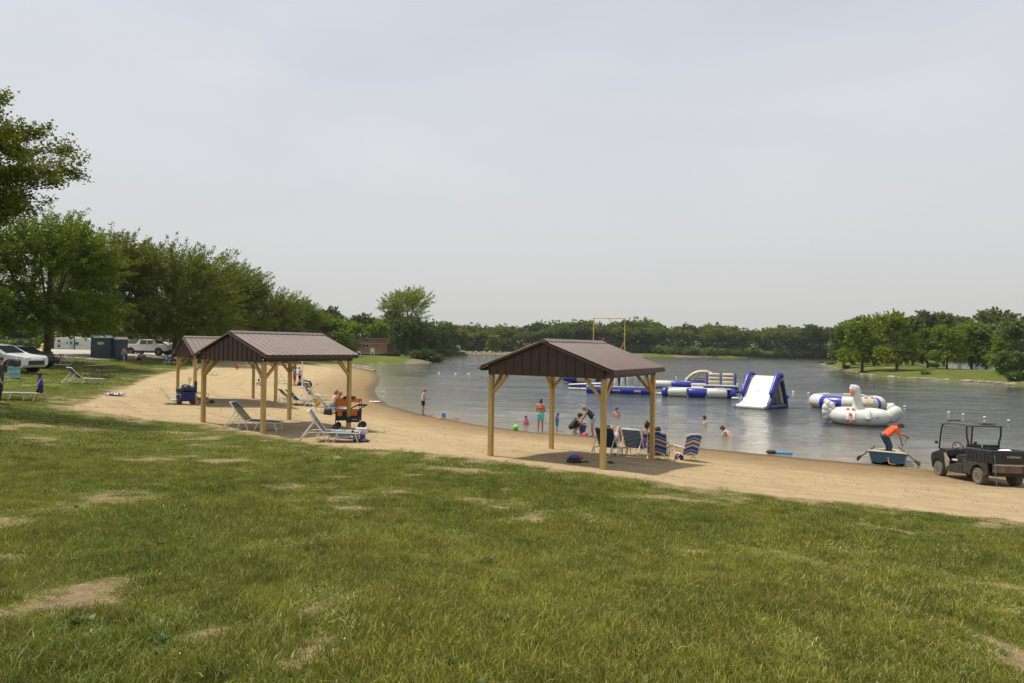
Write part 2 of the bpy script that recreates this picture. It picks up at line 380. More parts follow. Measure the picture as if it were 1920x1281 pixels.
    t.L(t.bump(h, .9, .13), t.b.inputs['Normal']); return t.m
GMAT = gm()
def groundobj(name, sel):
    f = FQ[sel]; u, inv = np.unique(f.ravel(), return_inverse=True)
    me = npmesh(name, VV[u], inv.reshape(-1, 4), [GMAT], smooth=True)
    bank = np.where((YY > 100) & (LD < 3.0) & (LD > -1), 1.0, 0.0)*np.where(YY > 250, 1, .8)
    bank = np.where((XX > 55) & (YY < 240), np.where((LD < .7) & (LD > -1), .75, 0), bank)
    bank = np.where((XX < -20) & (YY < 170) & (YY > 100), np.where((XX > -24) & (YY > 140), .8, 0), bank)
    for nm, A in (('sand', SD), ('shore', LD), ('dirt', DM), ('gravel', GD), ('bank', bank)):
        a = me.attributes.new(nm, 'FLOAT', 'POINT'); a.data.foreach_set('value', A.reshape(-1)[u].astype(np.float32))
    o = link(me, name); tag(o, kind='structure'); return o
sand_sel = (fs > 0)
grav_sel = (~sand_sel) & (fg > 0)
bed_sel = (~sand_sel) & (~grav_sel) & (fl < -1)
groundobj('sand_beach', sand_sel); groundobj('gravel_lot', grav_sel); groundobj('lake_bed', bed_sel)
groundobj('grass_lawn', (~sand_sel) & (~grav_sel) & (~bed_sel))
# ---------------------------------------------------------------- water
def wm():
    t = NT('lake_water'); W = t.coord('World')
    sh = t.attr('shore'); n = t.noise(W, .05, 3)
    c = t.ramp(t.math('DIVIDE', sh, 14.), [(0, (.19, .16, .11)), (.25, (.125, .12, .092)), (1, (.036, .043, .042))])
    t.L(c, t.b.inputs['Base Color']); t.b.inputs['IOR'].default_value = 1.333; t.b.inputs['Specular IOR Level'].default_value = .5
    t.b.inputs['Roughness'].default_value = .05
    a = t.noise(t.coord('World', (.55, 1.5, 1)), 1.1, 4, .6, .3); b = t.noise(t.coord('World', (1.6, 4.2, 1)), 1.6, 4, .65, .4)
    e = t.noise(t.coord('World', (.16, .5, 1)), .7, 3, .5); fine = t.noise(t.coord('World', (5, 12, 1)), 1.6, 3, .6)
    calm = t.ramp(t.noise(t.coord('World', (.5, 1.3, 1)), .045, 3, .6, .4), [(.35, .45), (.6, 1.)])
    near = t.ramp(t.math('DIVIDE', sh, 30.), [(0, .5), (.3, .8), (1, 1)])
    h = t.math('ADD', t.math('MULTIPLY', a, .22), t.math('ADD', t.math('MULTIPLY', b, .13), t.math('ADD', t.math('MULTIPLY', e, .2), t.math('MULTIPLY', fine, .03))))
    h = t.math('MULTIPLY', h, t.math('MULTIPLY', calm, near))
    t.L(t.bump(h, WSTR, 1.0), t.b.inputs['Normal']); return t.m
WSTR = .5; WAMP = 1.35
# real ripples: rows get wider apart with distance, wavelengths follow
yr = [15.0]
while yr[-1] < 420: yr.append(yr[-1]+max(.11, yr[-1]**1.35*.0016))
yr = np.array(yr+[520, 700]); tx = np.linspace(-.98, 1.02, 760)
tx = np.concatenate([[-6, -3, -1.6, -1.15], tx, [1.2, 1.6, 3, 6]])
TX, YR = np.meshgrid(tx, yr); WX = TX*YR; WY = YR
wl = sdist(WX, WY, LAKE)
st = np.maximum(.11, WY**1.35*.0016)
def wv(l, s, ax=.38): return vnoise(WX*ax+WY*.04, WY, 1.0/l, s, 2)-.5
WZ = 0
for l, am, s_ in ((.45, .034, 101), (.9, .07, 111), (2.0, .075, 121), (4.5, .10, 131), (9, .10, 141), (18, .09, 151)):
    k = np.clip((l/st-2.2)/2.5, 0, 1); WZ = WZ+wv(l, s_)*am*k*(1 if l < 4 else .75)
gust = .45+.9*np.clip(vnoise(WX*.35, WY, .035, 161, 3)*2-.45, 0, 1)
WZ = WZ*gust*np.clip(wl/10+.25, .25, 1)*WAMP
a, b = np.meshgrid(np.arange(len(yr)-1), np.arange(len(tx)-1), indexing='ij'); q = (a*len(tx)+b).ravel()
q = q[wl.reshape(-1)[q] > -6-.02*WY.reshape(-1)[q]]
n_ = len(tx); wf = np.stack([q, q+1, q+n_+1, q+n_], 1); u, inv = np.unique(wf.ravel(), return_inverse=True)
me = npmesh('lake_water', np.stack([WX, WY, WZ], -1).reshape(-1, 3)[u], inv.reshape(-1, 4), [wm()], smooth=True)
at_ = me.attributes.new('shore', 'FLOAT', 'POINT'); at_.data.foreach_set('value', wl.reshape(-1)[u].astype(np.float32))
tag(link(me, 'lake_water'), kind='structure')
# ---------------------------------------------------------------- sky and sun
SUNV = Vector((1.2, -.45, -3.0)).normalized()
w = bpy.data.worlds.new('World'); S.world = w; w.use_nodes = True; nt = w.node_tree; N = nt.nodes; N.clear()
sky = N.new('ShaderNodeTexSky'); sky.sky_type = 'NISHITA'; sky.sun_disc = False
sky.sun_elevation = math.asin(-SUNV.z); sky.sun_rotation = atan2(-SUNV.x, -SUNV.y)
sky.dust_density = 4; sky.air_density = 1.3; sky.ozone_density = 1.5; sky.altitude = 200
geo = N.new('ShaderNodeTexCoord'); sep = N.new('ShaderNodeSeparateXYZ'); nt.links.new(geo.outputs['Generated'], sep.inputs[0])
mp = N.new('ShaderNodeMapping'); mp.inputs['Scale'].default_value = (1, 1, 3.2); nt.links.new(geo.outputs['Generated'], mp.inputs[0])
nz = N.new('ShaderNodeTexNoise'); nz.inputs['Scale'].default_value = 1.6; nz.inputs['Detail'].default_value = 7; nz.inputs['Roughness'].default_value = .5; nz.inputs['Distortion'].default_value = .6
nt.links.new(mp.outputs[0], nz.inputs['Vector'])
rp = N.new('ShaderNodeValToRGB'); nt.links.new(nz.outputs['Fac'], rp.inputs[0])
rp.color_ramp.elements[0].position = .3; rp.color_ramp.elements[0].color = (.54, .57, .635, 1)
rp.color_ramp.elements[1].position = .72; rp.color_ramp.elements[1].color = (.68, .69, .71, 1)
hz = N.new('ShaderNodeValToRGB'); nt.links.new(sep.outputs['Z'], hz.inputs[0])
e = hz.color_ramp.elements; e[0].position = 0; e[0].color = (1, 1, 1, 1); e[1].position = .5; e[1].color = (0, 0, 0, 1)
hm = N.new('ShaderNodeMix'); hm.data_type = 'RGBA'; nt.links.new(hz.outputs[0], hm.inputs[0]); nt.links.new(rp.outputs[0], hm.inputs[6]); hr = N.new('ShaderNodeValToRGB'); nt.links.new(sep.outputs['Z'], hr.inputs[0]); el = hr.color_ramp.elements; el[0].color = (.55, .545, .53, 1); el[1].position = .32; el[1].color = (.69, .69, .685, 1); nt.links.new(hr.outputs[0], hm.inputs[7])
b1 = N.new('ShaderNodeBackground'); b1.inputs[1].default_value = .06; nt.links.new(sky.outputs[0], b1.inputs[0])
b2 = N.new('ShaderNodeBackground'); b2.inputs[1].default_value = .84; nt.links.new(hm.outputs[2], b2.inputs[0])
ad = N.new('ShaderNodeMixShader'); ad.inputs[0].default_value = .82; nt.links.new(b1.outputs[0], ad.inputs[1]); nt.links.new(b2.outputs[0], ad.inputs[2])
ow = N.new('ShaderNodeOutputWorld'); nt.links.new(ad.outputs[0], ow.inputs[0])
sd_ = bpy.data.lights.new('sun', 'SUN'); sd_.energy = 3.2; sd_.angle = radians(3); sd_.color = (1, .92, .77)
so = bpy.data.objects.new('sun', sd_); COL.objects.link(so); so.rotation_euler = SUNV.to_track_quat('-Z', 'Y').to_euler()
S.view_settings.view_transform = 'Standard'; S.view_settings.look = 'None'; S.view_settings.exposure = .53; S.view_settings.gamma = 1
S.cycles.max_bounces = 6; S.cycles.diffuse_bounces = 2; S.cycles.transparent_max_bounces = 6

# ---------------------------------------------------------------- light summer haze over the lake
hb_ = MB(); hb_.box((0, 440, 13), (3200, 1300, 46)); hb_.v = [(x, y, z) for x, y, z in hb_.v]
hm_ = bpy.data.materials.new('haze_air'); hm_.use_nodes = True; hn = hm_.node_tree.nodes; hn.clear(); ho = hn.new('ShaderNodeOutputMaterial'); pv = hn.new('ShaderNodeVolumePrincipled')
pv.inputs['Color'].default_value = (.93, .95, .97, 1); pv.inputs['Density'].default_value = HAZE; hm_.node_tree.links.new(pv.outputs[0], ho.inputs['Volume'])
hz_o = hb_.build('haze', hm_); tag(hz_o, 'thin pale summer haze in the air over the lake', 'haze', kind='stuff')
S.cycles.volume_bounces = 0
# ================================================================ grass
def bladeset(seed, n, rad, hmin, hmax, wid, lean=.5, segs=2):
    r = np.random.default_rng(seed); V = []; Fc = []
    th = r.uniform(0, 2*pi, n); rr = rad*np.sqrt(r.uniform(0, 1, n)); x = rr*np.cos(th); y = rr*np.sin(th)
    h = r.uniform(hmin, hmax, n)*(1-.25*rr/rad); a = r.uniform(0, 2*pi, n); ln = r.uniform(.1, 1, n)*lean; w = wid*r.uniform(.6, 1.2, n); ta = r.uniform(0, 2*pi, n)
    base = np.stack([x, y, np.zeros(n)-.005], 1); d = np.stack([np.cos(a), np.sin(a), np.zeros(n)], 1); t = np.stack([-np.sin(ta), np.cos(ta), np.zeros(n)], 1)
    lv = []
    for k in range(segs+1):
        s = k/segs; p = base+np.array([0, 0, 1])*(h*s*(1-.35*ln*s))[:, None]+d*(h*ln*s*s)[:, None]
        ww = w*(1-.9*s**1.5); lv += [p-t*ww[:, None]/2, p+t*ww[:, None]/2]
    A = np.stack(lv, 1); m = 2*(segs+1); idx = np.arange(n)*m
    for k in range(segs): Fc.append(np.stack([idx+2*k, idx+2*k+1, idx+2*k+3, idx+2*k+2], 1))
    return A.reshape(-1, 3), np.concatenate(Fc)
def grassmat(name, dry, bright=1.0):
    t = NT(name); g = t.new('ShaderNodeNewGeometry'); oi = t.new('ShaderNodeObjectInfo')
    b = bright*1.6
    c = t.ramp(g.outputs['Random Per Island'], [(0, (.045*b, .078*b, .006*b)), (.45, (.075*b, .118*b, .009*b)), (.72, (.115*b, .155*b, .014*b)), (1-dry, (.16*b, .175*b, .025*b)), (1, (.58, .48, .22))])
    W = t.coord('World'); n = t.noise(W, .55, 5, .65); n2 = t.noise(W, .16, 3)
    c = t.mix(t.ramp(n, [(.40, .0), (.62, .62)]), c, (.34, .33, .055)); c = t.mix(t.ramp(n, [(.28, .6), (.45, 0)]), c, (.10, .17, .014))
    c = t.mix(t.ramp(n2, [(.45, 0), (.7, .5)]), c, (.34, .335, .06))
    c = t.mix(t.math('MULTIPLY', oi.outputs['Random'], .25), c, (.38, .32, .11)); rv = t.math('FRACT', t.math('MULTIPLY', oi.outputs['Random'], 7.3)); c = t.mix(1.0, c, t.ramp(rv, [(0, .4), (.5, .88), (1, 1.5)]), 'MULTIPLY')
    d = t.new('ShaderNodeBsdfDiffuse'); tr = t.new('ShaderNodeBsdfTranslucent'); t.L(c, d.inputs[0]); t.L(c, tr.inputs[0])
    m = t.new('ShaderNodeMixShader'); m.inputs[0].default_value = .35; t.L(d.outputs[0], m.inputs[1]); t.L(tr.outputs[0], m.inputs[2])
    gl = t.new('ShaderNodeBsdfGlossy'); gl.inputs['Roughness'].default_value = .4; gl.inputs[0].default_value = (.8, .85, .8, 1)
    m2 = t.new('ShaderNodeMixShader'); m2.inputs[0].default_value = .03; t.L(m.outputs[0], m2.inputs[1]); t.L(gl.outputs[0], m2.inputs[2])
    t.L(m2.outputs[0], t.out.inputs[0]); return t.m
GR = grassmat('grass_blade', .2); GRD = grassmat('grass_blade_rank', .05, .72)
def scatter(name, protos, pts, rot, scl, idx, kind='stuff'):
    col = bpy.data.collections.new(name+'_set')
    for i, me in enumerate(protos):
        o = bpy.data.objects.new('%s_form_%02d' % (name, i), me); col.objects.link(o)
    me = bpy.data.meshes.new(name); me.vertices.add(len(pts)); me.vertices.foreach_set('co', np.asarray(pts, np.float32).ravel())
    for nm, ty, A in (('rot', 'FLOAT_VECTOR', rot), ('scl', 'FLOAT_VECTOR', scl)):
        a = me.attributes.new(nm, ty, 'POINT'); a.data.foreach_set('vector', np.asarray(A, np.float32).ravel())
    a = me.attributes.new('idx', 'INT', 'POINT'); a.data.foreach_set('value', np.asarray(idx, np.int32))
    o = link(me, name); md = o.modifiers.new('scatter', 'NODES'); ng = bpy.data.node_groups.new(name, 'GeometryNodeTree')
    ng.interface.new_socket(name='Geometry', in_out='INPUT', socket_type='NodeSocketGeometry'); ng.interface.new_socket(name='Geometry', in_out='OUTPUT', socket_type='NodeSocketGeometry')
    n = ng.nodes; gi = n.new('NodeGroupInput'); go = n.new('NodeGroupOutput'); ip = n.new('GeometryNodeInstanceOnPoints'); ci = n.new('GeometryNodeCollectionInfo')
    ci.inputs[0].default_value = col; ci.inputs['Separate Children'].default_value = True; ci.inputs['Reset Children'].default_value = True
    ip.inputs['Pick Instance'].default_value = True
    def na(nm, ty):
        x = n.new('GeometryNodeInputNamedAttribute'); x.data_type = ty; x.inputs[0].default_value = nm; return [s for s in x.outputs if s.enabled and s.name == 'Attribute'][0]
    L = ng.links.new; L(gi.outputs[0], ip.inputs['Points']); L(ci.outputs[0], ip.inputs['Instance']); L(na('idx', 'INT'), ip.inputs['Instance Index'])
    L(na('rot', 'FLOAT_VECTOR'), ip.inputs['Rotation']); L(na('scl', 'FLOAT_VECTOR'), ip.inputs['Scale']); L(ip.outputs[0], go.inputs[0])
    md.node_group = ng; return o
def sample(n, y0, y1, wedge=.86, pad=.6, power=1.0, seed=1):
    r = np.random.default_rng(seed); Y = y0+(y1-y0)*r.uniform(0, 1, n)**power; X = r.uniform(-1, 1, n)*(wedge*Y+pad); return X, Y, r
def lawn(name, n, y0, y1, protos, smin, smax, power, seed, cut=.1, label='', thin=None, tall=None):
    X, Y, r = sample(n, y0, y1, power=power, seed=seed)
    sd = sdist(X, Y, SAND)+(vnoise(X, Y, 1.6, 88, 3)-.5)*1.2; gd = sdist(X, Y, GRAV); ld = -sdist(X, Y, LAKE); dm = dirt(X, Y)
    gp = np.maximum(1.6-np.hypot((X-18.9), (Y-21.6)*1.1), .55-np.hypot(X-15.1, (Y-23.6)*1.6))
    ok = ((sd < -.0) | (gp > 0)) & (gd < -.2) & (ld > .25) & ((dm < cut+r.normal(0, .36, n)) | (gp > 0))
    if thin is not None: ok &= thin(X, Y, r)
    X, Y = X[ok], Y[ok]; m = len(X); Z = ground(X, Y)
    hn = vnoise(X, Y, .7, 15, 3); s = r.uniform(smin, smax, m)*(.62+.85*hn)
    edgef = np.clip((cut-dm[ok])/.5, .45, 1); hs = s*edgef
    rot = np.stack([r.normal(0, .12, m), r.normal(0, .12, m), r.uniform(0, 2*pi, m)], 1)
    o = scatter(name, protos, np.stack([X, Y, Z], 1), rot, np.stack([s, s, hs], 1), r.integers(0, len(protos), m))
    tag(o, label, 'grass', kind='stuff'); return m
def protos(tagn, k, **kw):
    out = []
    for i in range(k):
        V, Fc = bladeset(100+i+hash(tagn) % 7, **kw); out.append(npmesh(tagn+'_tuft', V, Fc, [kw.get('mt', GR)]))
    return out
def mkp(seed, k, mt, **kw):
    out = []
    for i in range(k):
        V, Fc = bladeset(seed+i, **kw); out.append(npmesh('grass_tuft', V, Fc, [mt]))
    return out
pn = mkp(10, 6, GR, n=52, rad=.14, hmin=.025, hmax=.088, wid=.0058, lean=.9)
pm = mkp(30, 5, GR, n=46, rad=.15, hmin=.03, hmax=.08, wid=.009, lean=.8, segs=1)
pf = mkp(50, 4, GR, n=40, rad=.30, hmin=.03, hmax=.075, wid=.02, lean=.7, segs=1)
pc = mkp(70, 4, GRD, n=120, rad=.14, hmin=.06, hmax=.15, wid=.006, lean=1.1)
lawn('near_grass', 15000, 2.6, 8, pn, .8, 1.15, .8, 1, label='short green lawn grass in the foreground')
lawn('middle_grass', 20000, 7.6, 15, pm, .8, 1.2, .85, 2, label='short green lawn grass down to the sand')
lawn('slope_grass', 14000, 14.5, 27, pf, .7, 1.1, .9, 3, label='short grass along the upper edge of the beach')
lawn('far_grass', 16000, 26, 62, pf, 1.0, 1.6, .8, 4, label='lawn grass around the picnic tables')
lawn('rank_grass', 2300, 2.6, 16, pc, .55, 1.0, 1.3, 5, cut=.25, label='taller darker clumps of grass in the lawn', thin=lambda X, Y, r: vnoise(X, Y, .8, 91, 2)+(X > 3)*.08 > .58)
# broad-leaved weeds and clover heads among the grass
def weed(seed, n, L, wd, rise):
    r = np.random.default_rng(seed); V = []; Fq = []
    for i in range(n):
        a = r.uniform(0, 2*pi); l = L*r.uniform(.6, 1.1); u = Vector((cos(a), sin(a), 0)); v = Vector((-sin(a), cos(a), 0)); e = rise*r.uniform(.4, 1.3)
        off = Vector((r.uniform(-1, 1), r.uniform(-1, 1), 0))*L*.35
        pr = [(.0, .15), (.35, .8), (.7, 1.), (1.0, .12)]; b = len(V)
        for s, w in pr:
            p = off+u*(l*s)+Vector((0, 0, l*(e*s-.55*s*s)+.015)); V += [tuple(p-v*wd*w*l/L*.5), tuple(p+v*wd*w*l/L*.5)]
        for k in range(3): Fq.append((b+2*k, b+2*k+1, b+2*k+3, b+2*k+2))
    return V, Fq
WM = leafmat('weed_leaf', [(.05, .10, .022), (.08, .14, .03), (.12, .18, .05)], .25, 1.)
wp = [npmesh('weed', *weed(5+i, 10 if i < 3 else 26, .085 if i < 3 else .05, .03 if i < 3 else .028, .9 if i < 3 else 1.4), [WM]) for i in range(5)]
X, Y, r = sample(900, 2.6, 9, power=.9, seed=8)
cl = vnoise(X, Y, .9, 95, 2); ok = ((cl > .66) | ((np.hypot(X+2.4, Y-3.9) < .5) | (np.hypot(X+.1, Y-3.55) < .3))) & (dirt(X, Y) < .3) & (sdist(X, Y, SAND) < -.3); X, Y = X[ok], Y[ok]; m = len(X)
s = r.uniform(.4, .85, m)
tag(scatter('broadleaf_weeds', wp, np.stack([X, Y, ground(X, Y)+.012], 1), np.stack([X*0, X*0, r.uniform(0, 6.28, m)], 1), np.stack([s, s, s], 1), r.integers(0, 5, m)), 'low dandelion and clover leaves among the grass', 'weeds', kind='stuff')
fb = MB(); fb.ball((0, 0, .055), .011, 8, 0); fb.tube([(0, 0, 0), (.004, 0, .05)], .0012, 4, 1)
fo = fb.build('clover_form', [mat('clover_white', (.75, .74, .66), .8), mat('clover_stem', (.08, .15, .04), .8)]); fme = fo.data; bpy.data.objects.remove(fo)
X, Y, r = sample(70, 2.8, 12, seed=18); ok = (vnoise(X, Y, .5, 97, 2)+.1*(X > 1) > .55) & (dirt(X, Y) < .2) & (sdist(X, Y, SAND) < -.3); X, Y = X[ok], Y[ok]; m = len(X); s = r.uniform(.3, .6, m)
tag(scatter('clover_flowers', [fme], np.stack([X, Y, ground(X, Y)+.01], 1), np.stack([X*0, X*0, X*0], 1), np.stack([s, s, s], 1), X.astype(int)*0), 'tiny white clover heads dotted through the lawn', 'flowers', kind='stuff')
# small stones and dry bits on the bare earth and the sand
sb = MB(); sb.ball((0, 0, .3), 1, 8, 0, (1, .8, .55)); so_ = sb.build('stone_form', mat('pebble', (.25, .2, .15), .9, scale=2)); sme = so_.data; bpy.data.objects.remove(so_)
X, Y, r = sample(5200, 2.8, 30, power=.8, seed=28); ok = ((dirt(X, Y) > .1) | (sdist(X, Y, SAND) > 0)) & (-sdist(X, Y, LAKE) > .2); ok &= (Y < 12) | (r.uniform(0, 1, len(X)) < .5); X, Y = X[ok], Y[ok]; m = len(X); s = r.uniform(.004, .014, m)*(1+Y/14)
tag(scatter('pebbles', [sme], np.stack([X, Y, ground(X, Y)], 1), np.stack([X*0, X*0, r.uniform(0, 6.28, m)], 1), np.stack([s, s, s*.7], 1), X.astype(int)*0), 'small stones and crumbs on the bare ground and sand', 'pebbles', kind='stuff')
# ================================================================ trees
BARK = mat('bark', (.085, .065, .05), .9, var=.35, scale=3, bump=.6)
BARKG = mat('bark_grey', (.10, .085, .07), .9, var=.35, scale=3, bump=.6)
LM = {'maple': leafmat('maple_leaf', [(.050, .095, .004), (.115, .165, .005), (.24, .29, .008)], .28),
      'dark': leafmat('dark_leaf', [(.035, .075, .012), (.06, .11, .016), (.10, .16, .024)], .28),
      'mid': leafmat('mid_leaf', [(.075, .125, .014), (.125, .185, .02), (.20, .26, .03)], .3),
      'bright': leafmat('bright_leaf', [(.10, .17, .006), (.19, .27, .010), (.30, .37, .016)], .35),
      'pale': leafmat('pale_leaf', [(.10, .145, .035), (.155, .205, .055), (.21, .26, .08)], .35),
      'yellow': leafmat('yellow_leaf', [(.14, .17, .012), (.22, .24, .015), (.30, .31, .03)], .35)}
def leaves(P, D, size, r, flat=.6, jit=.5):
    n = len(P); nrm = r.normal(0, 1, (n, 3))*.75+np.array([0, 0, flat]); nrm /= np.linalg.norm(nrm, axis=1)[:, None]
    u = D+r.normal(0, jit, (n, 3)); u -= nrm*np.sum(u*nrm, 1)[:, None]; u /= np.linalg.norm(u, axis=1)[:, None]+1e-9; v = np.cross(nrm, u)
    s = (size*r.uniform(.6, 1.35, n))[:, None]
    A = np.stack([P-u*s*.6, P+v*s*.42-u*s*.05, P+u*s*.75, P-v*s*.42-u*s*.05], 1)
    return A.reshape(-1, 3), np.arange(n*4).reshape(-1, 4)
def make_tree(seed, H, W, trunk_h, kind, n_plume, per, leaf, wind=.25, up=.55, droop=.2, dens=1., open_=0., plen=1.4, spread=.16, trunk_r=None, lobes=9, bark=None, top=.8, skirt=False, spike=0):
    """unit builder: returns (crown mesh, trunk mesh)"""
    r = np.random.default_rng(seed); cz = (H+trunk_h)/2; rz = (H-trunk_h)/2; rx = W/2
    L = []
    for i in range(lobes):
        a = 2*pi*i/lobes+r.uniform(-.4, .4); t = r.uniform(-.55, .85) if i % 3 else r.uniform(.3, top)
        rad = rx*sqrt(max(.05, 1-t*t*.9))*r.uniform(.35, .72); L.append((rad*cos(a), rad*sin(a), cz+rz*t*.8, rx*r.uniform(.30, .48)))
    if skirt:
        for i in range(9):
            a = 2*pi*i/9+r.uniform(-.3, .3); L.append((rx*.62*cos(a), rx*.62*sin(a), trunk_h+rz*r.uniform(.12, .34), rx*r.uniform(.28, .38)))
    L.append((0, 0, cz+rz*.55, rx*.45)); L.append((0, 0, cz, rx*.6)); L = np.array(L)
    li = r.integers(0, len(L), n_plume); c = L[li, :3]; rr = L[li, 3]
    d = r.normal(0, 1, (n_plume, 3)); d[:, 2] = d[:, 2]*.9+.15; d /= np.linalg.norm(d, axis=1)[:, None]
    A = c+d*(rr*r.uniform(.55, 1.0, n_plume))[:, None]*np.array([1, 1, 1.0*max(.8, rz/rx*.8)])
    A[:, 2] = np.clip(A[:, 2], trunk_h*.9+.2, H*1.0)
    out = A-np.array([0, 0, cz]); out[:, 2] *= .5; out /= np.linalg.norm(out, axis=1)[:, None]+1e-6
    hh = (A[:, 2]-trunk_h)/(H-trunk_h)
    D = out*.9+d*.3+np.array([wind, 0, 0]); D[:, 2] += up*hh-droop*(1-hh); D /= np.linalg.norm(D, axis=1)[:, None]
    ln = plen*r.uniform(.6, 1.3, n_plume)*(1+spike*np.clip(hh, 0, 1)**3); P = []; DD = []
    for k in range(per):
        s = r.uniform(0, 1, n_plume)**.8; w = spread*plen*(1.15-.75*s)
        q = A+D*(ln*s)[:, None]+np.array([0, 0, -1])*(droop*ln*s*s*.5)[:, None]+r.normal(0, 1, (n_plume, 3))*w[:, None]*np.array([1, 1, .75]); P.append(q); DD.append(D)
    P = np.concatenate(P); DD = np.concatenate(DD); V, Fq = leaves(P, DD, leaf, r)
    cm = npmesh('crown', V, Fq, [LM[kind]])
    mb = MB(); tr = trunk_r or H*.022; jx = r.uniform(-.2, .2)
    mb.tube([(0, 0, -.4), (0, 0, .1), (jx*.4, 0, trunk_h*.6), (jx, 0, trunk_h*1.1), (jx*.7, .1, cz), (0, 0, cz+rz*.6)], [tr*1.5, tr*1.2, tr, tr*.9, tr*.5, tr*.12], 9)
    for x, y, z, q in L:
        b = Vector((jx, 0, trunk_h*r.uniform(.85, 1.3))); e = Vector((x, y, z)); m = b.lerp(e, .5)+Vector((x*.12, y*.12, -.05*H*.3)); mb.tube([b, m, e, e+(e-b).normalized()*q*.6], [tr*.5, tr*.3, tr*.14, tr*.03], 6)
    for i in range(0, n_plume, max(1, n_plume//60)):
        e = Vector(A[i]); b = Vector(c[i]); mb.tube([b, b.lerp(e, .6)+Vector((0, 0, -.1)), e+Vector(D[i])*ln[i]*.6], [tr*.16, tr*.10, tr*.03], 4)
    o = mb.build('trunk', bark or BARK, smooth=True); tm = o.data; bpy.data.objects.remove(o)
    return cm, tm
def plant(protos, name, loc, s, rz, label, cat='tree', group=None, sz=None, base=None):
    r = empty(name, loc, rz, label, cat, group); r.scale = (s, s, sz or s)
    c = link(protos[0], 'crown', r); t = link(protos[1], 'trunk', r); return r
# left row of maples
MP = [make_tree(200+i, 14, (14, 12.5, 15)[i], 4.6, 'maple', 1250, 80, .165, wind=.4, up=1.15, droop=.08, plen=2.0, spread=.125, spike=.35, lobes=10+i % 3, skirt=True) for i in range(3)]
row = [(-36.3, 50, .74, 0, 'maple tree with a thick dark trunk behind the parked white car'), (-43, 68, .84, 1, 'maple tree standing behind the portable toilets'),
       (-39.5, 75, .86, 2, 'maple tree rising above the white pickup truck'), (-41.5, 85, .74, 0, 'maple tree with its dark trunk in front of the parked white cars'),
       (-42.5, 96, .94, 1, 'maple tree with pointed top over the leftmost brown shelter'), (-41.5, 108, .78, 2, 'broad maple tree behind the second brown shelter'),
       (-42, 124, .76, 0, 'maple tree near the right end of the row, behind the shelter ridge'), (-46, 150, .68, 1, 'small looking last maple of the row before the brown cabin'),
       (-39, 41, .72, 2, 'leftmost maple crown at the picture edge above the white car')]
for x, y, s, k, lb in row: plant(MP[k], 'maple_tree', (x, y, gz(x, y)), s, random.uniform(-.5, .5), lb, group='maples in a row along the beach')
# overhanging branch of a nearer tree at the left edge
def near_branch():
    r = np.random.default_rng(5); P0 = []; D0 = []; mb = MB(); root = Vector((-23.2, 22.5, gz(-23.2, 22.5)))
    tk = [root+Vector((0, 0, -.3)), root+Vector((.1, 0, 2)), root+Vector((.3, 0, 5)), root+Vector((.2, .2, 8.5)), root+Vector((0, .3, 12))]
    mb.tube(tk, [.42, .34, .28, .18, .05], 10, 0)
    tips = [(55, 268), (95, 255), (125, 290), (140, 318), (95, 345), (75, 385), (40, 395), (20, 330), (30, 290), (5, 250), (0, 190), (-30, 170), (60, 320), (20, 372), (-30, 300), (-40, 250), (-50, 380), (-60, 330), (0, 420), (-30, 450), (-80, 200), (-90, 300), (-100, 400), (110, 310), (70, 292), (-10, 225), (-120, 240), (-130, 350), (-60, 430), (-20, 400), (-150, 450), (-170, 300), (-5, 350), (-25, 370), (0, 300)]
    for (px, py) in tips:
        e = at(px, py, 22.5+r.uniform(-1.3, 1.6)); b = Vector(tk[3]) if py < 300 else Vector(tk[2])
        b = b+Vector((0, 0, r.uniform(-1, 1))); m = b.lerp(e, .55)+Vector((0, 0, .5)); mb.tube([b, m, e], [.09, .05, .012], 5, 0)
        for k in range(15):
            s = r.uniform(.35, 1.0); a = (m.lerp(e, (s-.35)/.65)); dd = (e-b).normalized()*.8+Vector(r.normal(0, .55, 3))+Vector((.2, 0, .12)); dd.normalize(); ln = r.uniform(.5, 1.0)
            mb.tube([a, a+dd*ln*.8], [.012, .004], 4, 0)
            q = np.array(a)[None]+np.array(dd)[None]*(ln*r.uniform(.1, 1, 92))[:, None]+r.normal(0, .10, (92, 3)); P0.append(q); D0.append(np.repeat(np.array(dd)[None], 92, 0))
    V, Fq = leaves(np.concatenate(P0), np.concatenate(D0), .082, r, .7)
    t = empty('maple_tree', root, 0, 'nearest maple, its leafy branch reaching in high at the left edge', 'tree')
    inv = Matrix.Translation(-root); mb.xf(inv); mb.build('trunk', BARK, t, smooth=True)
    link(npmesh('crown', V-np.array(root), Fq, [LM['maple']]), 'crown', t)
near_branch()
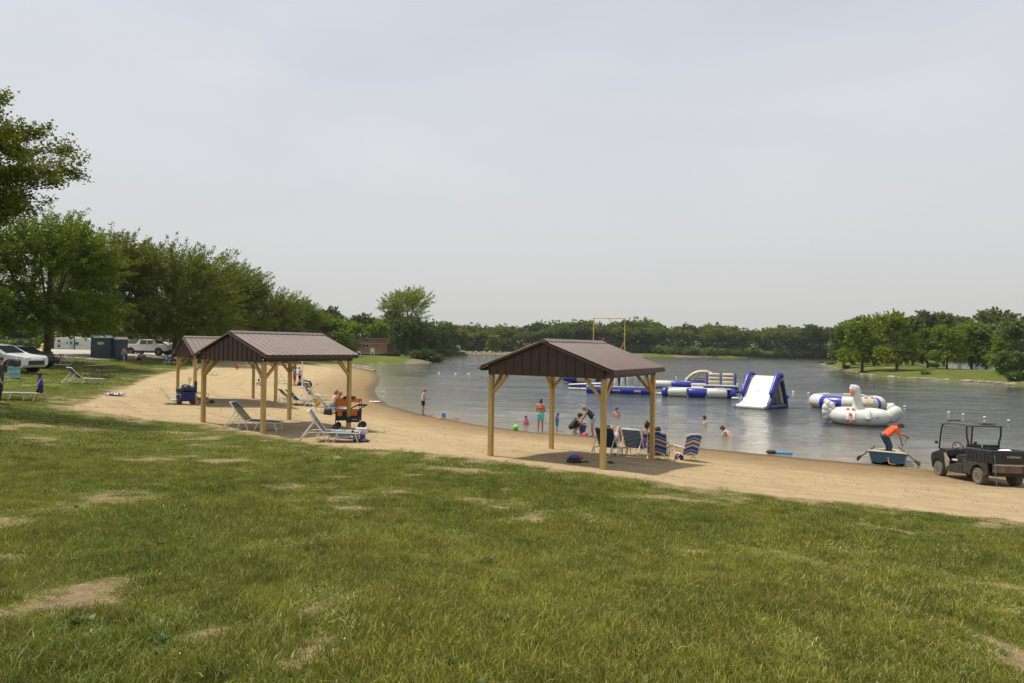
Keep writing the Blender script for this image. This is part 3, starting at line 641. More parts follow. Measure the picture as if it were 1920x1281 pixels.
# generic broadleaf forms for the far banks
FT = {}
for k, (kd, H, W) in enumerate((('mid', 14, 12), ('dark', 14, 12), ('mid', 15, 15), ('bright', 11, 9), ('pale', 13, 13))):
    FT[k] = make_tree(300+k, H, W, .1, kd, 760, 26, .42, skirt=True, wind=.0, up=.5, plen=1.2, spread=.3, lobes=7+k*2, droop=.35)
NT_ = {}
for k, (kd, H, W, th) in enumerate((('bright', 12, 7.6, 2.6), ('mid', 12, 7.4, 3.1), ('pale', 12, 8.4, 3.2), ('dark', 14, 7, 3.6), ('bright', 11, 8, 3.0))):
    NT_[k] = make_tree(340+k, H, W, th, kd, 520, 40, .27, wind=.08, up=1.0, plen=1.3, spread=.18, lobes=9, bark=BARKG, skirt=True, top=.95)
def bush(seed, kd, leaf=.3):
    r = np.random.default_rng(seed); n = 2600; c = r.normal(0, 1, (14, 3))*np.array([.55, .5, .15])+np.array([0, 0, .45]); i = r.integers(0, 14, n); d = r.normal(0, 1, (n, 3)); d /= np.linalg.norm(d, axis=1)[:, None]
    P = c[i]+d*r.uniform(.2, .42, n)[:, None]; P[:, 2] = np.abs(P[:, 2]); V, Fq = leaves(P, d, leaf*.4, r); cm = npmesh('foliage', V, Fq, [LM[kd]])
    mb = MB()
    for j in range(7): a = r.uniform(0, 6.28); mb.tube([(0, 0, -.1), (cos(a)*.25, sin(a)*.25, .35), (cos(a)*.5, sin(a)*.5, .7)], [.035, .025, .01], 5)
    o = mb.build('stem', BARK); tm = o.data; bpy.data.objects.remove(o); return cm, tm
BU = [bush(400, 'mid'), bush(401, 'dark'), bush(402, 'pale'), bush(403, 'bright', .25)]
def put_bush(k, x, y, s, sz, label, group=None, z=None):
    r = empty('bush', (x, y, gz(x, y)-.1 if z is None else z), random.uniform(0, 6), label, 'bush', group); r.scale = (s, s, sz); link(BU[k][0], 'foliage', r); link(BU[k][1], 'stem', r)
def far(px, Y, top, k, label, group, w=1.0, bank=FT, H0=None):
    x = at(px, 640, Y).x; z = gz(x, Y); H = at(px, top, Y).z-z; H0 = {id(FT): (14, 14, 15, 11, 13), id(NT_): (12, 12, 12, 14, 11)}[id(bank)][k]
    s = H/H0; r = plant(bank[k], 'broadleaf_tree', (x, Y, z), s*w, random.uniform(0, 6.28), label, group=group, sz=s); return r
rt = random.Random(3)
gf = 'trees of the wood on the far shore'
px = 800
k0 = 0
names = ['mid green', 'dark green', 'broad green', 'bright green', 'pale green']
while px < 1540:
    seg = 'behind the right shelter roof' if 900 < px < 1110 else 'left of the right shelter' if px <= 900 else 'beneath the yellow frame' if px < 1175 else 'right of the yellow frame' if px < 1330 else 'above the white slide' if px < 1480 else 'beside the tree covered spit'
    for row_, (dy, dt, lead) in enumerate(((10, 8, 'front row'), (32, -1, 'back row'))):
        k = rt.choice([0, 0, 1, 2, 2, 4] if row_ == 0 else [1, 0, 2])
        if 1340 < px < 1480 and row_ == 0: k = rt.choice([0, 2, 4])
        base = 622 if px < 1000 else 619 if px < 1250 else 625
        top = base-17+dt*1.1+rt.uniform(-5, 7)+(0 if px < 1100 else .012*(px-1100))
        x = at(px, 640, 335).x; yb = 325+dy+(max(0, x)*.12)
        far(px+rt.uniform(-6, 6), yb, top, k, '%s tree, %s of the far wood, %s' % (names[k], lead, seg), gf, w=rt.uniform(.95, 1.35))
    px += rt.uniform(22, 32)
for i in range(74):
    px = 830+i*10+rt.uniform(-4, 4); Y = 324+max(0, at(px, 640, 325).x)*.15
    if 1040 < px < 1235: Y += 12
    if px < 990: Y += 9
    x = at(px, 640, Y).x
    while gz(x, Y) < .15: Y += 3; x = at(px, 640, Y).x
    put_bush(rt.choice([0, 0, 2]), x, Y+2, rt.uniform(3, 5.5), rt.uniform(2.6, 4.6), 'low shoreline bush at the foot of the far wood', 'bushes along the far waterline')
put = [(880, 322, 626, 3, 'round yellow green tree on the far shore, brightest in the wood', 'yellow'), (925, 322, 628, 3, 'small bright tree near the rock bank, left of the shelter roof', None)]
yt = make_tree(390, 9, 10, .6, 'yellow', 260, 22, .45, up=.3, plen=1.2, spread=.3)
x = at(882, 640, 331).x; plant(yt, 'yellow_tree', (x, 331, gz(x, 331)), 1.0, 0, 'round yellow green tree on the far shore, brightest in the wood')
far(925, 328, 626, 3, 'small bright green tree behind the rock bank, left of the shelter roof', gf)
x = at(1318, 640, 336).x
# spit with trees at the right
gs = 'trees on the grassy spit'
sp = [(1583, 150, 615, 1, 'slim tree at the tip of the spit'), (1597, 205, 606, 1, 'mid green tree behind the tip of the spit'), (1602, 165, 604, 4, 'spreading tree near the tip of the spit'), (1617, 126, 598, 4, 'thin stemmed tree at the water edge of the spit'),
      (1640, 150, 594, 0, 'upright fresh green tree left of the largest bright tree'), (1655, 175, 592, 0, 'fresh green tree behind the bright pair on the spit'), (1682, 118, 588, 0, 'largest bright green tree in front on the spit'), (1668, 200, 610, 1, 'dark stemmed tree set back on the spit'),
      (1730, 190, 580, 3, 'tall dark tree rising above the spit'), (1712, 160, 600, 1, 'twin trunk tree right of the largest bright tree'), (1740, 128, 620, 1, 'small round tree by the rocks of the spit'), (1776, 122, 615, 4, 'wide low tree beside the back channel'),
      (1770, 200, 592, 1, 'mid green tree behind the wide low tree'), (1822, 126, 606, 4, 'grey stemmed tree in front of the back channel'), (1850, 124, 610, 2, 'tree with a leaning dark trunk by the channel'), (1800, 340, 598, 1, 'distant tree across the back channel'),
      (1880, 330, 600, 1, 'distant tree across the channel at right'), (1888, 105, 622, 4, 'bushy tree near the right picture edge'), (1912, 98, 600, 2, 'tree cut by the right picture edge'), (1870, 160, 583, 2, 'pale feathery tree towering at the right edge'), (1700, 215, 604, 4, 'broad tree in the middle distance of the spit'),
      (1845, 345, 605, 4, 'far tree between the grey stem and the edge'), (1560, 345, 612, 3, 'dark far tree beyond the tip of the spit'), (1520, 350, 607, 3, 'dark distant tree left of the spit'), (1640, 260, 612, 1, 'wood tree behind the spit, left'), (1600, 340, 606, 1, 'far wood tree over the spit tip'), (1660, 345, 602, 2, 'pale far wood tree behind the spit'),
      (1720, 345, 604, 1, 'far wood tree behind the tall dark one'), (1760, 350, 604, 4, 'far wood tree above the channel mouth')]
for a in sp: far(*a, gs, w=1.0 if a[1] < 250 else 1.6, bank=NT_)
for i, (px, py, s) in enumerate(((1556, 684, 1.1), (1541, 681, .7), (1587, 690, .8), (1736, 702, .6), (1897, 703, 1.6), (1912, 713, 1.5), (1870, 690, .9), (1750, 688, 1.2), (1800, 672, 4), (1840, 674, 4.5), (1890, 674, 4.5), (1770, 674, 4), (1915, 673, 4.5))):
    g = G(px, py)
    if g.y > 230: g = at(px, 672, 300)
    put_bush(rt.choice([0, 1]), g.x, g.y, s, s*rt.uniform(.8, 1.1), 'bush on the spit, %s' % ['by its grassy tip', 'small at the tip end', 'at the waterline behind the slide', 'thin at the bank', 'large beside the right edge', 'dark at the right edge waterline', 'near the channel', 'under the low trees', 'across the channel', 'far bank by the leaning trunk', 'far bank at right', 'far bank left of the channel', 'far bank at the picture edge'][i])
# cabin point trees
TT = make_tree(500, 20, 18, 5, 'bright', 520, 40, .26, wind=.12, up=1.1, plen=2.4, spread=.13, lobes=10, open_=.3)
x = at(762, 640, 192).x; plant(TT, 'tall_tree', (x, 192, gz(x, 192)), .98, 0, 'tallest feathery tree behind the round dark tree by the cabin')
RD = make_tree(501, 10.8, 12.4, 1.6, 'dark', 700, 50, .22, wind=0, up=.2, droop=.1, plen=.9, spread=.3, lobes=12, top=.5)
x = at(772, 640, 166).x; plant(RD, 'round_tree', (x, 166, gz(x, 166)), .98, 1, 'dense round dark green tree on the point beside the cabin')
cab = [(712, 178, 604, 0, NT_, 'bright', 'light green tree right behind the cabin', 1.3), (735, 186, 585, 1, NT_, '', 'mid green tree between the cabin and the tallest tree', 1.0), (632, 150, 598, 0, NT_, '', 'round bright tree left of the cabin', 1.5), (655, 172, 604, 0, NT_, '', 'bright tree overhanging the cabin at its left', 1.3),
       (622, 215, 573, 3, NT_, '', 'pointed dark tree behind the round bright tree', 1.1), (682, 220, 586, 3, NT_, '', 'dark tree rising behind the cabin roof', 1.5), (700, 235, 600, 1, NT_, '', 'dark green tree behind the cabin, right of the tall pointed one', 1.5), (600, 175, 600, 2, NT_, '', 'thin pale tree between the maples and the bright tree', 1.2), (585, 190, 596, 1, NT_, '', 'green tree next to the last maple', 1.3),
       (812, 250, 600, 1, FT, '', 'dark shore tree right of the tallest tree', 1.1), (840, 280, 603, 0, FT, '', 'shore tree above the white campers', 1.2), (790, 230, 606, 1, FT, '', 'dark tree behind the round dark tree', 1.2), (825, 300, 612, 1, FT, '', 'low dark tree above the rock bank', 1.1), (560, 200, 600, 1, NT_, '', 'tree showing behind the last maples', 1.5), (650, 260, 612, 1, FT, '', 'far tree behind the cabin', 1.3), (730, 260, 606, 1, FT, '', 'far tree behind the point', 1.3), (765, 280, 612, 1, FT, '', 'far dark tree under the tallest tree', 1.3)]
for px, Y, top, k, bank, _, lb, w_ in cab: far(px, Y, top, k, lb, 'trees around the cabin point', w=w_, bank=bank)
for i, (px, py, s) in enumerate(((792, 676, 2.6), (817, 676, 2.2), (742, 668, 1.5), (800, 668, 1.8), (730, 667, 1.2))):
    g = at(px, py, 158 if i < 2 else 168); put_bush(1 if i != 3 else 0, g.x, g.y, s, s*1.1, 'bush on the cabin point, %s' % ['large at the bank', 'at its very tip', 'dark under the round tree', 'between trunk and tip', 'beside the cabin end'][i], z=gz(g.x, g.y)-.1 if gz(g.x, g.y) > 0 else .0)
# background wood beyond the car park
for i in range(18):
    px = -120+i*38+rt.uniform(-10, 10); Y = 150+rt.uniform(-12, 40)+(40 if i > 9 else 0); k = rt.choice([1, 0, 1])
    far(px, Y, 598+rt.uniform(-14, 10), k, '%s tree of the wood beyond the car park%s' % (names[k], ', behind the parked white car' if px < 100 else ', behind the camper and toilets' if px < 330 else ', behind the maples'), 'trees beyond the car park', w=1.35)
for i in range(14):
    px = -20+i*45; g = at(px, 655, 140); put_bush(rt.choice([0, 1]), g.x, g.y, rt.uniform(3, 4.4), rt.uniform(2.4, 3.4), 'dark bush at the back edge of the car park', 'bushes behind the car park')
# ================================================================ shelters
WOOD = None
def woodmat():
    t = NT('treated_pine'); v = t.coord('Object', (6, 6, .7)); n = t.noise(v, 4, 6, .7)
    c = t.ramp(n, [(.3, (.36, .23, .075)), (.55, (.50, .335, .12)), (.75, (.60, .43, .18))]); g = t.noise(t.coord('Object'), 1.3, 3)
    c = t.mix(t.ramp(g, [(.5, 0), (.75, .35)]), c, (.40, .30, .12)); t.L(c, t.b.inputs['Base Color']); t.b.inputs['Roughness'].default_value = .75
    t.L(t.bump(n, .3, .01), t.b.inputs['Normal']); return t.m
WOOD = woodmat()
def metalroof():
    t = NT('brown_roof_metal'); v = t.coord('Object', (1, 1, 1)); n = t.noise(v, .9, 5, .6); n2 = t.noise(t.coord('Object', (30, 1, 30)), 1, 3)
    c = t.ramp(n, [(.35, (.105, .068, .056)), (.7, (.14, .093, .078))]); c = t.mix(t.math('MULTIPLY', n2, .3), c, (.19, .14, .12)); t.L(c, t.b.inputs['Base Color'])
    t.b.inputs['Roughness'].default_value = .42; t.b.inputs['Metallic'].default_value = .0; t.b.inputs['Specular IOR Level'].default_value = .65; return t.m
RM = metalroof(); BRN = mat('brown_trim_metal', (.05, .024, .018), .4, var=.15, scale=1.5, spec=.5); PNL = mat('brown_gable_panel', (.058, .025, .018), .45, var=.15, scale=1.2)
def shelter(c, yaw, label, We=4.3, Le=4.04, rise=.78, z_eave=3.7, foot=(1, 1, 1, 1), ridge_len=None):
    r = empty('picnic_shelter', (c[0], c[1], z_eave), yaw, label, 'shelter', 'brown roofed beach shelters')
    # local: x along ridge (back), y to the far-left side, z up; near right side is -y
    h = We/2; sl = sqrt(h*h+rise*rise); ang = atan2(rise, h)
    for sy in (-1, 1):
        p = MB(); th = .012
        e = Vector((0, sy*h, 0)); k = Vector((0, 0, rise)); n = Vector((0, sy*rise, h)).normalized()
        p.add([e, e+Vector((Le, 0, 0)), k+Vector((Le, 0, 0)), k, e-n*th, e+Vector((Le, 0, 0))-n*th, k+Vector((Le, 0, 0))-n*th, k-n*th], [(0, 1, 2, 3), (7, 6, 5, 4), (0, 4, 5, 1), (1, 5, 6, 2), (2, 6, 7, 3), (3, 7, 4, 0)])
        m = int(Le/.2286)
        for i in range(m+1):
            x = .02+i*(Le-.04)/m; a = e+Vector((x, 0, 0))+n*.009; b = k+Vector((x, 0, 0))+n*.009; b = a.lerp(b, .985)
            w = .022; u = Vector((w, 0, 0)); p.add([a-u*1.4-n*.009, a-u*.5+n*.014, a+u*.5+n*.014, a+u*1.4-n*.009, b-u*1.4-n*.009, b-u*.5+n*.014, b+u*.5+n*.014, b+u*1.4-n*.009], [(0, 1, 5, 4), (1, 2, 6, 5), (2, 3, 7, 6), (0, 3, 2, 1), (4, 5, 6, 7)])
            if i < m:   # two minor ribs between the major ones
                for q in (1/3, 2/3):
                    xx = x+q*(Le-.04)/m; a2 = e+Vector((xx, 0, 0))+n*.002; b2 = k+Vector((xx, 0, 0))+n*.002; b2 = a2.lerp(b2, .98); p.add([a2-u*.5, a2+n*.005, a2+u*.5, b2-u*.5, b2+n*.005, b2+u*.5], [(0, 1, 4, 3), (1, 2, 5, 4)])
        p.build('roof_panel', RM, r)
        f = MB(); f.box((Le/2, sy*(h-.012), -.075), (Le-.01, .025, .135)); f.build('fascia', BRN, r)
        b = MB(); b.bar((.14, sy*(h-.33), -.125), (Le-.14, sy*(h-.33), -.125), .06, .23, up=(0, 0, 1)); b.build('beam', BRN, r)
    rc = MB(); hw = .17; dz = hw*rise/h
    rc.prism([(0, .0), (0, .0)], 0, 0) if False else None
    rc.add([(-.02, -hw, rise-dz+.035), (-.02, 0, rise+.05), (-.02, hw, rise-dz+.035), (Le+.02, -hw, rise-dz+.035), (Le+.02, 0, rise+.05), (Le+.02, hw, rise-dz+.035), (-.02, -hw, rise-dz+.02), (-.02, hw, rise-dz+.02), (Le+.02, -hw, rise-dz+.02), (Le+.02, hw, rise-dz+.02)],
           [(0, 1, 4, 3), (1, 2, 5, 4), (0, 3, 8, 6), (2, 7, 9, 5), (0, 6, 7, 2, 1), (3, 4, 5, 9, 8)]); rc.build('ridge_cap', RM, r)
    for x0, sx in ((.03, -1), (Le-.03, 1)):
        g = MB(); hb = .24; yy = h-.30; zt = rise*(.30/h)
        prof = [(-yy, -hb), (yy, -hb), (yy, zt-.03), (0, rise-.03), (-yy, zt-.03)]
        v = [(x0-.012, y, z) for y, z in prof]+[(x0+.012, y, z) for y, z in prof]; n = 5
        g.add(v, [tuple(range(n)), tuple(range(n, 2*n))[::-1]]+[(i, (i+1) % n, n+(i+1) % n, n+i) for i in range(n)])
        k = 13
        for i in range(k+1):
            y = -yy+.012+i*(2*yy-.024)/k; zt_ = (h-abs(y))*rise/h-.035
            g.box((x0+sx*.02, y, (zt_-hb)/2), (.022, .03, zt_+hb-.004))
        g.build('gable_panel', PNL, r)
        rk = MB()
        for sy in (-1, 1): rk.bar((x0+sx*.045, sy*(h+.02), -.085), (x0+sx*.045, sy*.004, rise-.065), .03, .15, up=(1, 0, 0))
        rk.build('rake_trim', BRN, r)
    pts = {}
    for i, (x, y) in enumerate(((.13, h-.33), (.13, -h+.33), (Le-.13, h-.33), (Le-.13, -h+.33))):
        M = Matrix.Rotation(yaw, 3, 'Z') @ Vector((x, y, 0)); gzz = gz(c[0]+M.x, c[1]+M.y)-z_eave
        p = MB(); p.bar((x, y, gzz-.3), (x, y, -.2405), .135, .135); p.build('post', WOOD, r, bevel=.006)
        for dx, dy in ((1 if x < 1 else -1, 0), (0, -1 if y > 0 else 1)):
            q = MB(); a = Vector((x+dx*.055, y+dy*.055, -.80)); b = Vector((x+dx*.56, y+dy*.56, -.255)); q.bar(a, b, .085, .085, up=(0, 0, 1)); q.build('brace', WOOD, r, bevel=.004)
    t = MB()
    for i in range(1, 4):
        x = Le*i/4; t.bar((x, -h+.37, -.05), (x, h-.37, -.05), .038, .09); t.bar((x, -h+.37, .06), (x, 0, rise-.09), .038, .09); t.bar((x, h-.37, .06), (x, 0, rise-.09), .038, .09); t.bar((x, 0, 0), (x, 0, rise-.1), .038, .09)
    t.build('roof_truss', WOOD, r); return r
PAV = [((.881, 18.04), 1.008), ((-9.997, 22.675), .977), ((-16.15, 31.5), .68)]
shelter(*PAV[0], 'brown roofed shelter nearest the water park, right of the other two', z_eave=3.695)
shelter(*PAV[1], 'brown roofed shelter in the middle, over two dark loungers', z_eave=3.867)
shelter(*PAV[2], 'leftmost brown roofed shelter, partly behind its neighbour', z_eave=3.72)
# ================================================================ inflatables and things on the lake
WH = mat('white_vinyl', (.61, .605, .57), .38, var=.12, scale=1.6, bump=.15); WC = mat('cream_vinyl', (.54, .49, .38), .4, var=.12, scale=1.5); BL = mat('blue_vinyl', (.030, .040, .33), .32, var=.12, scale=1.2)
BD = mat('navy_vinyl', (.025, .03, .13), .4); GY = mat('grey_mat', (.16, .165, .17), .7); ORG = mat('orange_block', (.80, .17, .05), .5); YLW = mat('yellow_block', (.80, .50, .04), .5); BLK = mat('black_rubber', (.02, .02, .022), .6)
def W(px, Y): p = at(px, 700, Y); return p.x, Y
def thing(name, px, Y, label, cat, rz=None, z=0., group=None):
    x, y = W(px, Y); return empty(name, (x, y, z), -atan2(x, y) if rz is None else rz, label, cat, group)
def txt(s, size, mt, parent, loc, rot, name='lettering', ext=.004):
    cu = bpy.data.curves.new(name, 'FONT'); cu.body = s; cu.size = size; cu.extrude = ext; cu.align_x = 'CENTER'; cu.align_y = 'CENTER'
    o = bpy.data.objects.new(name, cu); COL.objects.link(o); dg = bpy.context.evaluated_depsgraph_get(); me = bpy.data.meshes.new_from_object(o.evaluated_get(dg)); bpy.data.objects.remove(o)
    me.materials.clear(); me.materials.append(mt); o = link(me, name, parent); o.location = loc; o.rotation_euler = rot; return o
# --- big slide
def slide():
    r = empty('water_slide', (17.45, 46.8, 0), 0, 'tall white inflatable slide with fat blue side rails standing in the water', 'slide')
    r.rotation_euler = (0, 0, atan2(.70, .71)); Wd = 1.08
    prof = [(-.05, .04), (.15, .16), (.5, .30), (.85, .52), (1.15, .90), (1.6, 1.5), (2.05, 2.02), (2.3, 2.22), (2.75, 2.25)]
    low = [(x+.16, max(-.05, z-.22)) for x, z in prof]; low[0] = (-.02, -.12); low[-1] = (2.75, 2.0)
    d = MB(); d.prism(prof+low[::-1], -Wd, Wd); d.build('slide_deck', WH, r, bevel=.05)
    lip = MB(); lip.log((.08, -Wd-.03, .10), (.08, Wd+.03, .10), .17); lip.build('front_lip', WH, r, smooth=True)
    for s in (-1, 1):
        f = MB(); f.tube([(.05, s*Wd, .0), (.55, s*Wd, .12), (1.0, s*Wd, .5), (1.5, s*Wd, 1.15), (2.1, s*Wd, 1.9), (2.5, s*Wd, 2.1), (2.9, s*Wd, 2.02), (3.3, s*Wd, 1.2), (3.75, s*Wd, .2), (3.85, s*Wd, -.1)], [.14, .17, .19, .19, .19, .19, .19, .18, .17, .15], 12); f.build('side_frame', BD, r, smooth=True)
        b = MB(); b.log((.5, s*Wd, .1), (3.7, s*Wd, .1), .17); b.build('base_tube', BD, r, smooth=True)
        h = MB(); h.tube([(.98, s*(Wd+.0), 1.02), (1.03, s*Wd, 1.08), (1.2, s*Wd, 1.26), (1.6, s*Wd, 1.8), (2.0, s*Wd, 2.30), (2.25, s*Wd, 2.48), (2.6, s*Wd, 2.52), (2.9, s*Wd, 2.42), (3.0, s*Wd, 2.28), (3.02, s*Wd, 2.2)], [.09, .15, .165, .165, .165, .165, .165, .165, .15, .08], 14); h.build('hand_rail', BL, r, smooth=True)
    l = MB()
    for i in range(7): y = -Wd*.8+i*Wd*1.6/6; l.log((2.75, y, 2.1), (3.6, y, .05), .16, 10)
    l.build('back_panel', WC, r, smooth=True)
    c = MB(); c.log((2.6, -Wd, 2.2), (2.6, Wd, 2.2), .14); c.build('top_tube', WH, r, smooth=True)
    k = MB()
    for y in (-Wd+.05, Wd-.05): k.ball((3.95, y, .75), .2, 12)
    k.build('air_port', BL, r, smooth=True)
    m = MB(); m.box((1.42, .0, 1.26), (.16, .06, .02), M=Matrix.Rotation(-.92, 3, 'Y')); m.build('mark', BLK, r)
slide()
# --- swan
def swan():
    r = thing('swan_float', 1612, 38.5, 'giant white inflatable swan float with orange step blocks and orange beak', 'float'); r.scale = (.88, .88, .92)
    N = 40; M_ = 16; rings = []
    V = []; Fq = []
    for i in range(N):
        a = 2*pi*i/N; R = 1.25
        for j in range(M_):
            b = 2*pi*j/M_; rr = R+.55*cos(b); V.append((rr*cos(a)*1.05, rr*sin(a), .43+.52*sin(b)))
    for i in range(N):
        for j in range(M_): Fq.append((i*M_+j, ((i+1) % N)*M_+j, ((i+1) % N)*M_+(j+1) % M_, i*M_+(j+1) % M_))
    b = MB(); b.add(V, Fq); b.build('body', WH, r, smooth=True)
    t = MB(); t.lathe((0, 0, .72), [(0, 0), (1.05, 0), (1.1, .06), (1.05, .1), (0, .08)], 28); t.build('trampoline_mat', GY, r, smooth=True)
    n = MB(); n.tube([(-.1, 1.2, .7), (-.1, 1.2, .95), (-.12, 1.18, 1.3), (-.14, 1.15, 1.75), (-.15, 1.12, 2.05), (-.2, 1.1, 2.18), (-.31, 1.07, 2.21), (-.45, 1.03, 2.26), (-.5, 1.0, 2.1), (-.49, 1.0, 2.02)], [.42, .36, .29, .24, .23, .24, .235, .21, .16, .05], 16); n.ball((-.33, 1.06, 2.16), .255, 16); n.build('neck', WH, r, smooth=True)
    k = MB(); k.tube([(-.47, .97, 2.1), (-.49, .9, 1.95), (-.46, .86, 1.78), (-.42, .84, 1.62)], [.11, .115, .085, .03], 12); k.build('beak', ORG, r, smooth=True)
    e = MB(); e.ball((-.64, .96, 2.14), .05, 8); e.ball((-.36, .86, 2.14), .05, 8); e.build('eyes', BLK, r, smooth=True)
    w = MB()
    for z, x, q in ((.35, -1.95, .34), (.62, -2.02, .36), (.9, -2.0, .36), (1.15, -1.92, .32), (1.02, -1.72, .32), (.75, -1.75, .34), (.45, -1.75, .34), (1.3, -2.02, .22)): w.ball((x, -.25, z), q, 14, 0, (.8, 1.1, 1))
    w.build('wing', WH, r, smooth=True)
    w = MB(); w.tube([(1.55, -.1, .45), (1.9, -.1, .55), (2.1, -.15, .8), (2.2, -.15, 1.05), (2.25, -.15, 1.2)], [.4, .48, .46, .36, .12], 14); w.ball((1.88, .0, 1.12), .3, 14, 0, (.9, 1, 1)); w.ball((2.02, .05, .85), .4, 14); w.build('tail', WH, r, smooth=True)
    f = MB(); f.tube([(.55, -1.68, .98), (.55, -1.82, .75), (.55, -1.86, .48), (.55, -1.80, .3)], [.05, .17, .2, .08], 12); f.build('grab_lobe', WH, r, smooth=True)
    m = MB()
    pr = [(-.95+.52*0, 0)]
    rows = []
    for j in range(9):
        b_ = pi*.5+.15+j*.24; rr = 1.25-.58*cos(b_) ; zz = .43+.55*sin(b_)
        rows.append([(x, -sqrt(max(0, rr*rr-(x/1.05)**2)), zz) for x in (-.78, -.6, -.42, -.24)])
    m.sheet(rows, .02); m.build('step_mat', mat('bright_white_panel', (.8, .8, .78), .5), r)
    for j, xs in ((1, (-.66, -.36)), (4, (-.52,)), (7, (-.68, -.36))):
        for x in xs:
            b_ = pi*.5+.15+j*.24; rr = 1.25-.62*cos(b_); q = MB(); y = -sqrt(rr*rr-(x/1.05)**2); q.box((x, y, .43+.6*sin(b_)), (.18, .1, .16), M=Matrix.Rotation(b_-pi, 3, 'X')); q.build('step_block', ORG, r, bevel=.02)
    h = MB()
    for x in (-.78, -.30): h.tube([(x, -1.62, .98), (x+.04, -1.72, .92), (x-.02, -1.78, .82)], .014, 6)
    h.tube([(1.0, -1.55, .5), (1.08, -1.56, .53), (1.16, -1.53, .5)], .02, 6); h.build('grab_handles', BLK, r)
    s_ = MB(); s_.tube([(.95, -1.66, .62), (1.03, -1.65, .74), (1.12, -1.62, .62)], .012, 5); s_.tube([(.98, -1.67, .58), (1.06, -1.66, .64), (1.15, -1.63, .57)], .01, 5); s_.build('maker_mark', mat('pale_blue_print', (.2, .35, .6), .5), r)
swan()
# --- trampoline ring
def tramp():
    r = thing('water_trampoline', 1588, 48.6, 'round blue and white water trampoline floating behind the swan', 'trampoline')
    N = 48; M_ = 16; V = []; Fq = []; mi = []
    for i in range(N):
        a = 2*pi*i/N
        for j in range(M_): b = 2*pi*j/M_; rr = 2.05+.55*cos(b); V.append((rr*cos(a), rr*sin(a), .45+.53*sin(b)))
    blue = [(205, 233), (258, 292-25), (303, 318), (330, 336), (20, 50), (80, 110), (140, 170)]
    for i in range(N):
        ang = (i+.5)*360/N; bl = any(l < ang < h for l, h in ((226, 264), (20, 55), (95, 130), (168, 180), (300, 304), (325, 330)))
        for j in range(M_): Fq.append((i*M_+j, ((i+1) % N)*M_+j, ((i+1) % N)*M_+(j+1) % M_, i*M_+(j+1) % M_)); mi.append(1 if bl else 0)
    b = MB(); b.add(V, Fq); b.m = mi; b.build('ring_tube', [WH, BL], r, smooth=True)
    t = MB(); t.lathe((0, 0, .86), [(0, 0), (1.75, 0), (1.8, .06), (1.75, .1), (0, .06)], 32); t.build('jump_mat', GY, r)
    m = MB(); rows = []
    for j in range(8):
        b_ = .15+pi*.5+j*.24; rr = 2.05-.60*cos(b_); rows.append([(x, -sqrt(rr*rr-x*x), .45+.57*sin(b_)) for x in (1.05, 1.25, 1.5, 1.75)])
    m.sheet(rows, .02); m.build('step_mat', WH, r)
    for j in (1.2, 5):
        for x in (1.2, 1.6): b_ = .15+pi*.5+j*.24; rr = 2.05-.64*cos(b_); q = MB(); q.box((x, -sqrt(rr*rr-x*x), .45+.62*sin(b_)), (.2, .1, .17), M=Matrix.Rotation(b_-pi, 3, 'X')); q.build('step_block', YLW, r, bevel=.02)
    o = txt('3', .42, WH, r, (-.83, -2.50, .52), (pi/2, 0, -.32)); o.rotation_euler = (pi/2-.05, -pi/2, -.32)
tramp()
# --- course pieces
gc = 'floating pieces of the inflatable course'
def seg(mb_parent, pts, r_, cols, name='float_tube'):
    for i in range(len(pts)-1):
        m = MB(); m.log(pts[i], pts[i+1], r_, 16, rnd=.25); m.build(name, cols[i], mb_parent, smooth=True)
r = thing('float_beam', 1311, 57, 'long white floating beam, blue in the middle and at both tips', 'inflatable', group=gc)
seg(r, [(-3.15, .35, .34), (-2.7, .12, .36), (-.95, -.1, .38), (.62, -.1, .38), (2.4, .1, .38), (3.0, .45, .36)], .43, [BL, WH, BL, WH, BL])
m = MB(); m.box((0, .2, .77), (5.4, .75, .06)); m.build('top_panel', WH, r, bevel=.02)
m = MB()
for i in range(9): m.box((1.1+i*.1, -.45+i*.012, .42), (.07, .012, .09))
m.build('maker_mark', BL, r)
r = thing('float_beam', 1258, 69, 'white and blue floating beam behind the longer one, beside the climbing arches', 'inflatable', group=gc)
seg(r, [(-2.0, .0, .4), (.12, 0, .4), (2.25, 0, .36)], .42, [WH, BL]); m = MB(); m.box((-.2, 1.2, .66), (4.6, 1.6, .12)); m.build('top_panel', WH, r, bevel=.03)
m = MB(); m.log((-2.4, .2, .38), (-2.05, .2, .38), .4); m.build('end_cap', BL, r, smooth=True)
r = thing('climb_arches', 1312, 74, 'white inflatable climbing arches curving over a blue base', 'inflatable', group=gc)
m = MB(); m.log((-1.7, -.3, .28), (1.3, -.3, .28), .38); m.log((-1.7, .8, .28), (1.3, .8, .28), .38); m.build('base', BL, r, smooth=True)
for y in (-.35, .75):
    m = MB(); m.tube([(-1.55, y, .45), (-1.2, y, .95), (-.7, y, 1.4), (-.1, y, 1.62), (.7, y, 1.66), (1.25, y, 1.45)], .19, 12); m.build('arch', WC, r, smooth=True)
m = MB(); m.tube([(-.85, -.35, .5), (-.62, -.35, .85), (-.3, -.35, 1.25), (.05, -.35, 1.55)], .17, 10); m.tube([(.62, -.35, .45), (.62, -.35, 1.55)], .19, 10); m.tube([(-.6, -.35, .95), (.6, -.35, 1.0)], .15, 10)
for x, z in ((-1.2, .95), (-.4, 1.52), (.7, 1.66)): m.tube([(x, -.35, z), (x, .75, z)], .15, 10)
m.build('rungs', WC, r, smooth=True)
r = thing('roller_wall', 1352, 66.4, 'wall of stacked cream tubes in a blue frame on a floating platform', 'inflatable', group=gc)
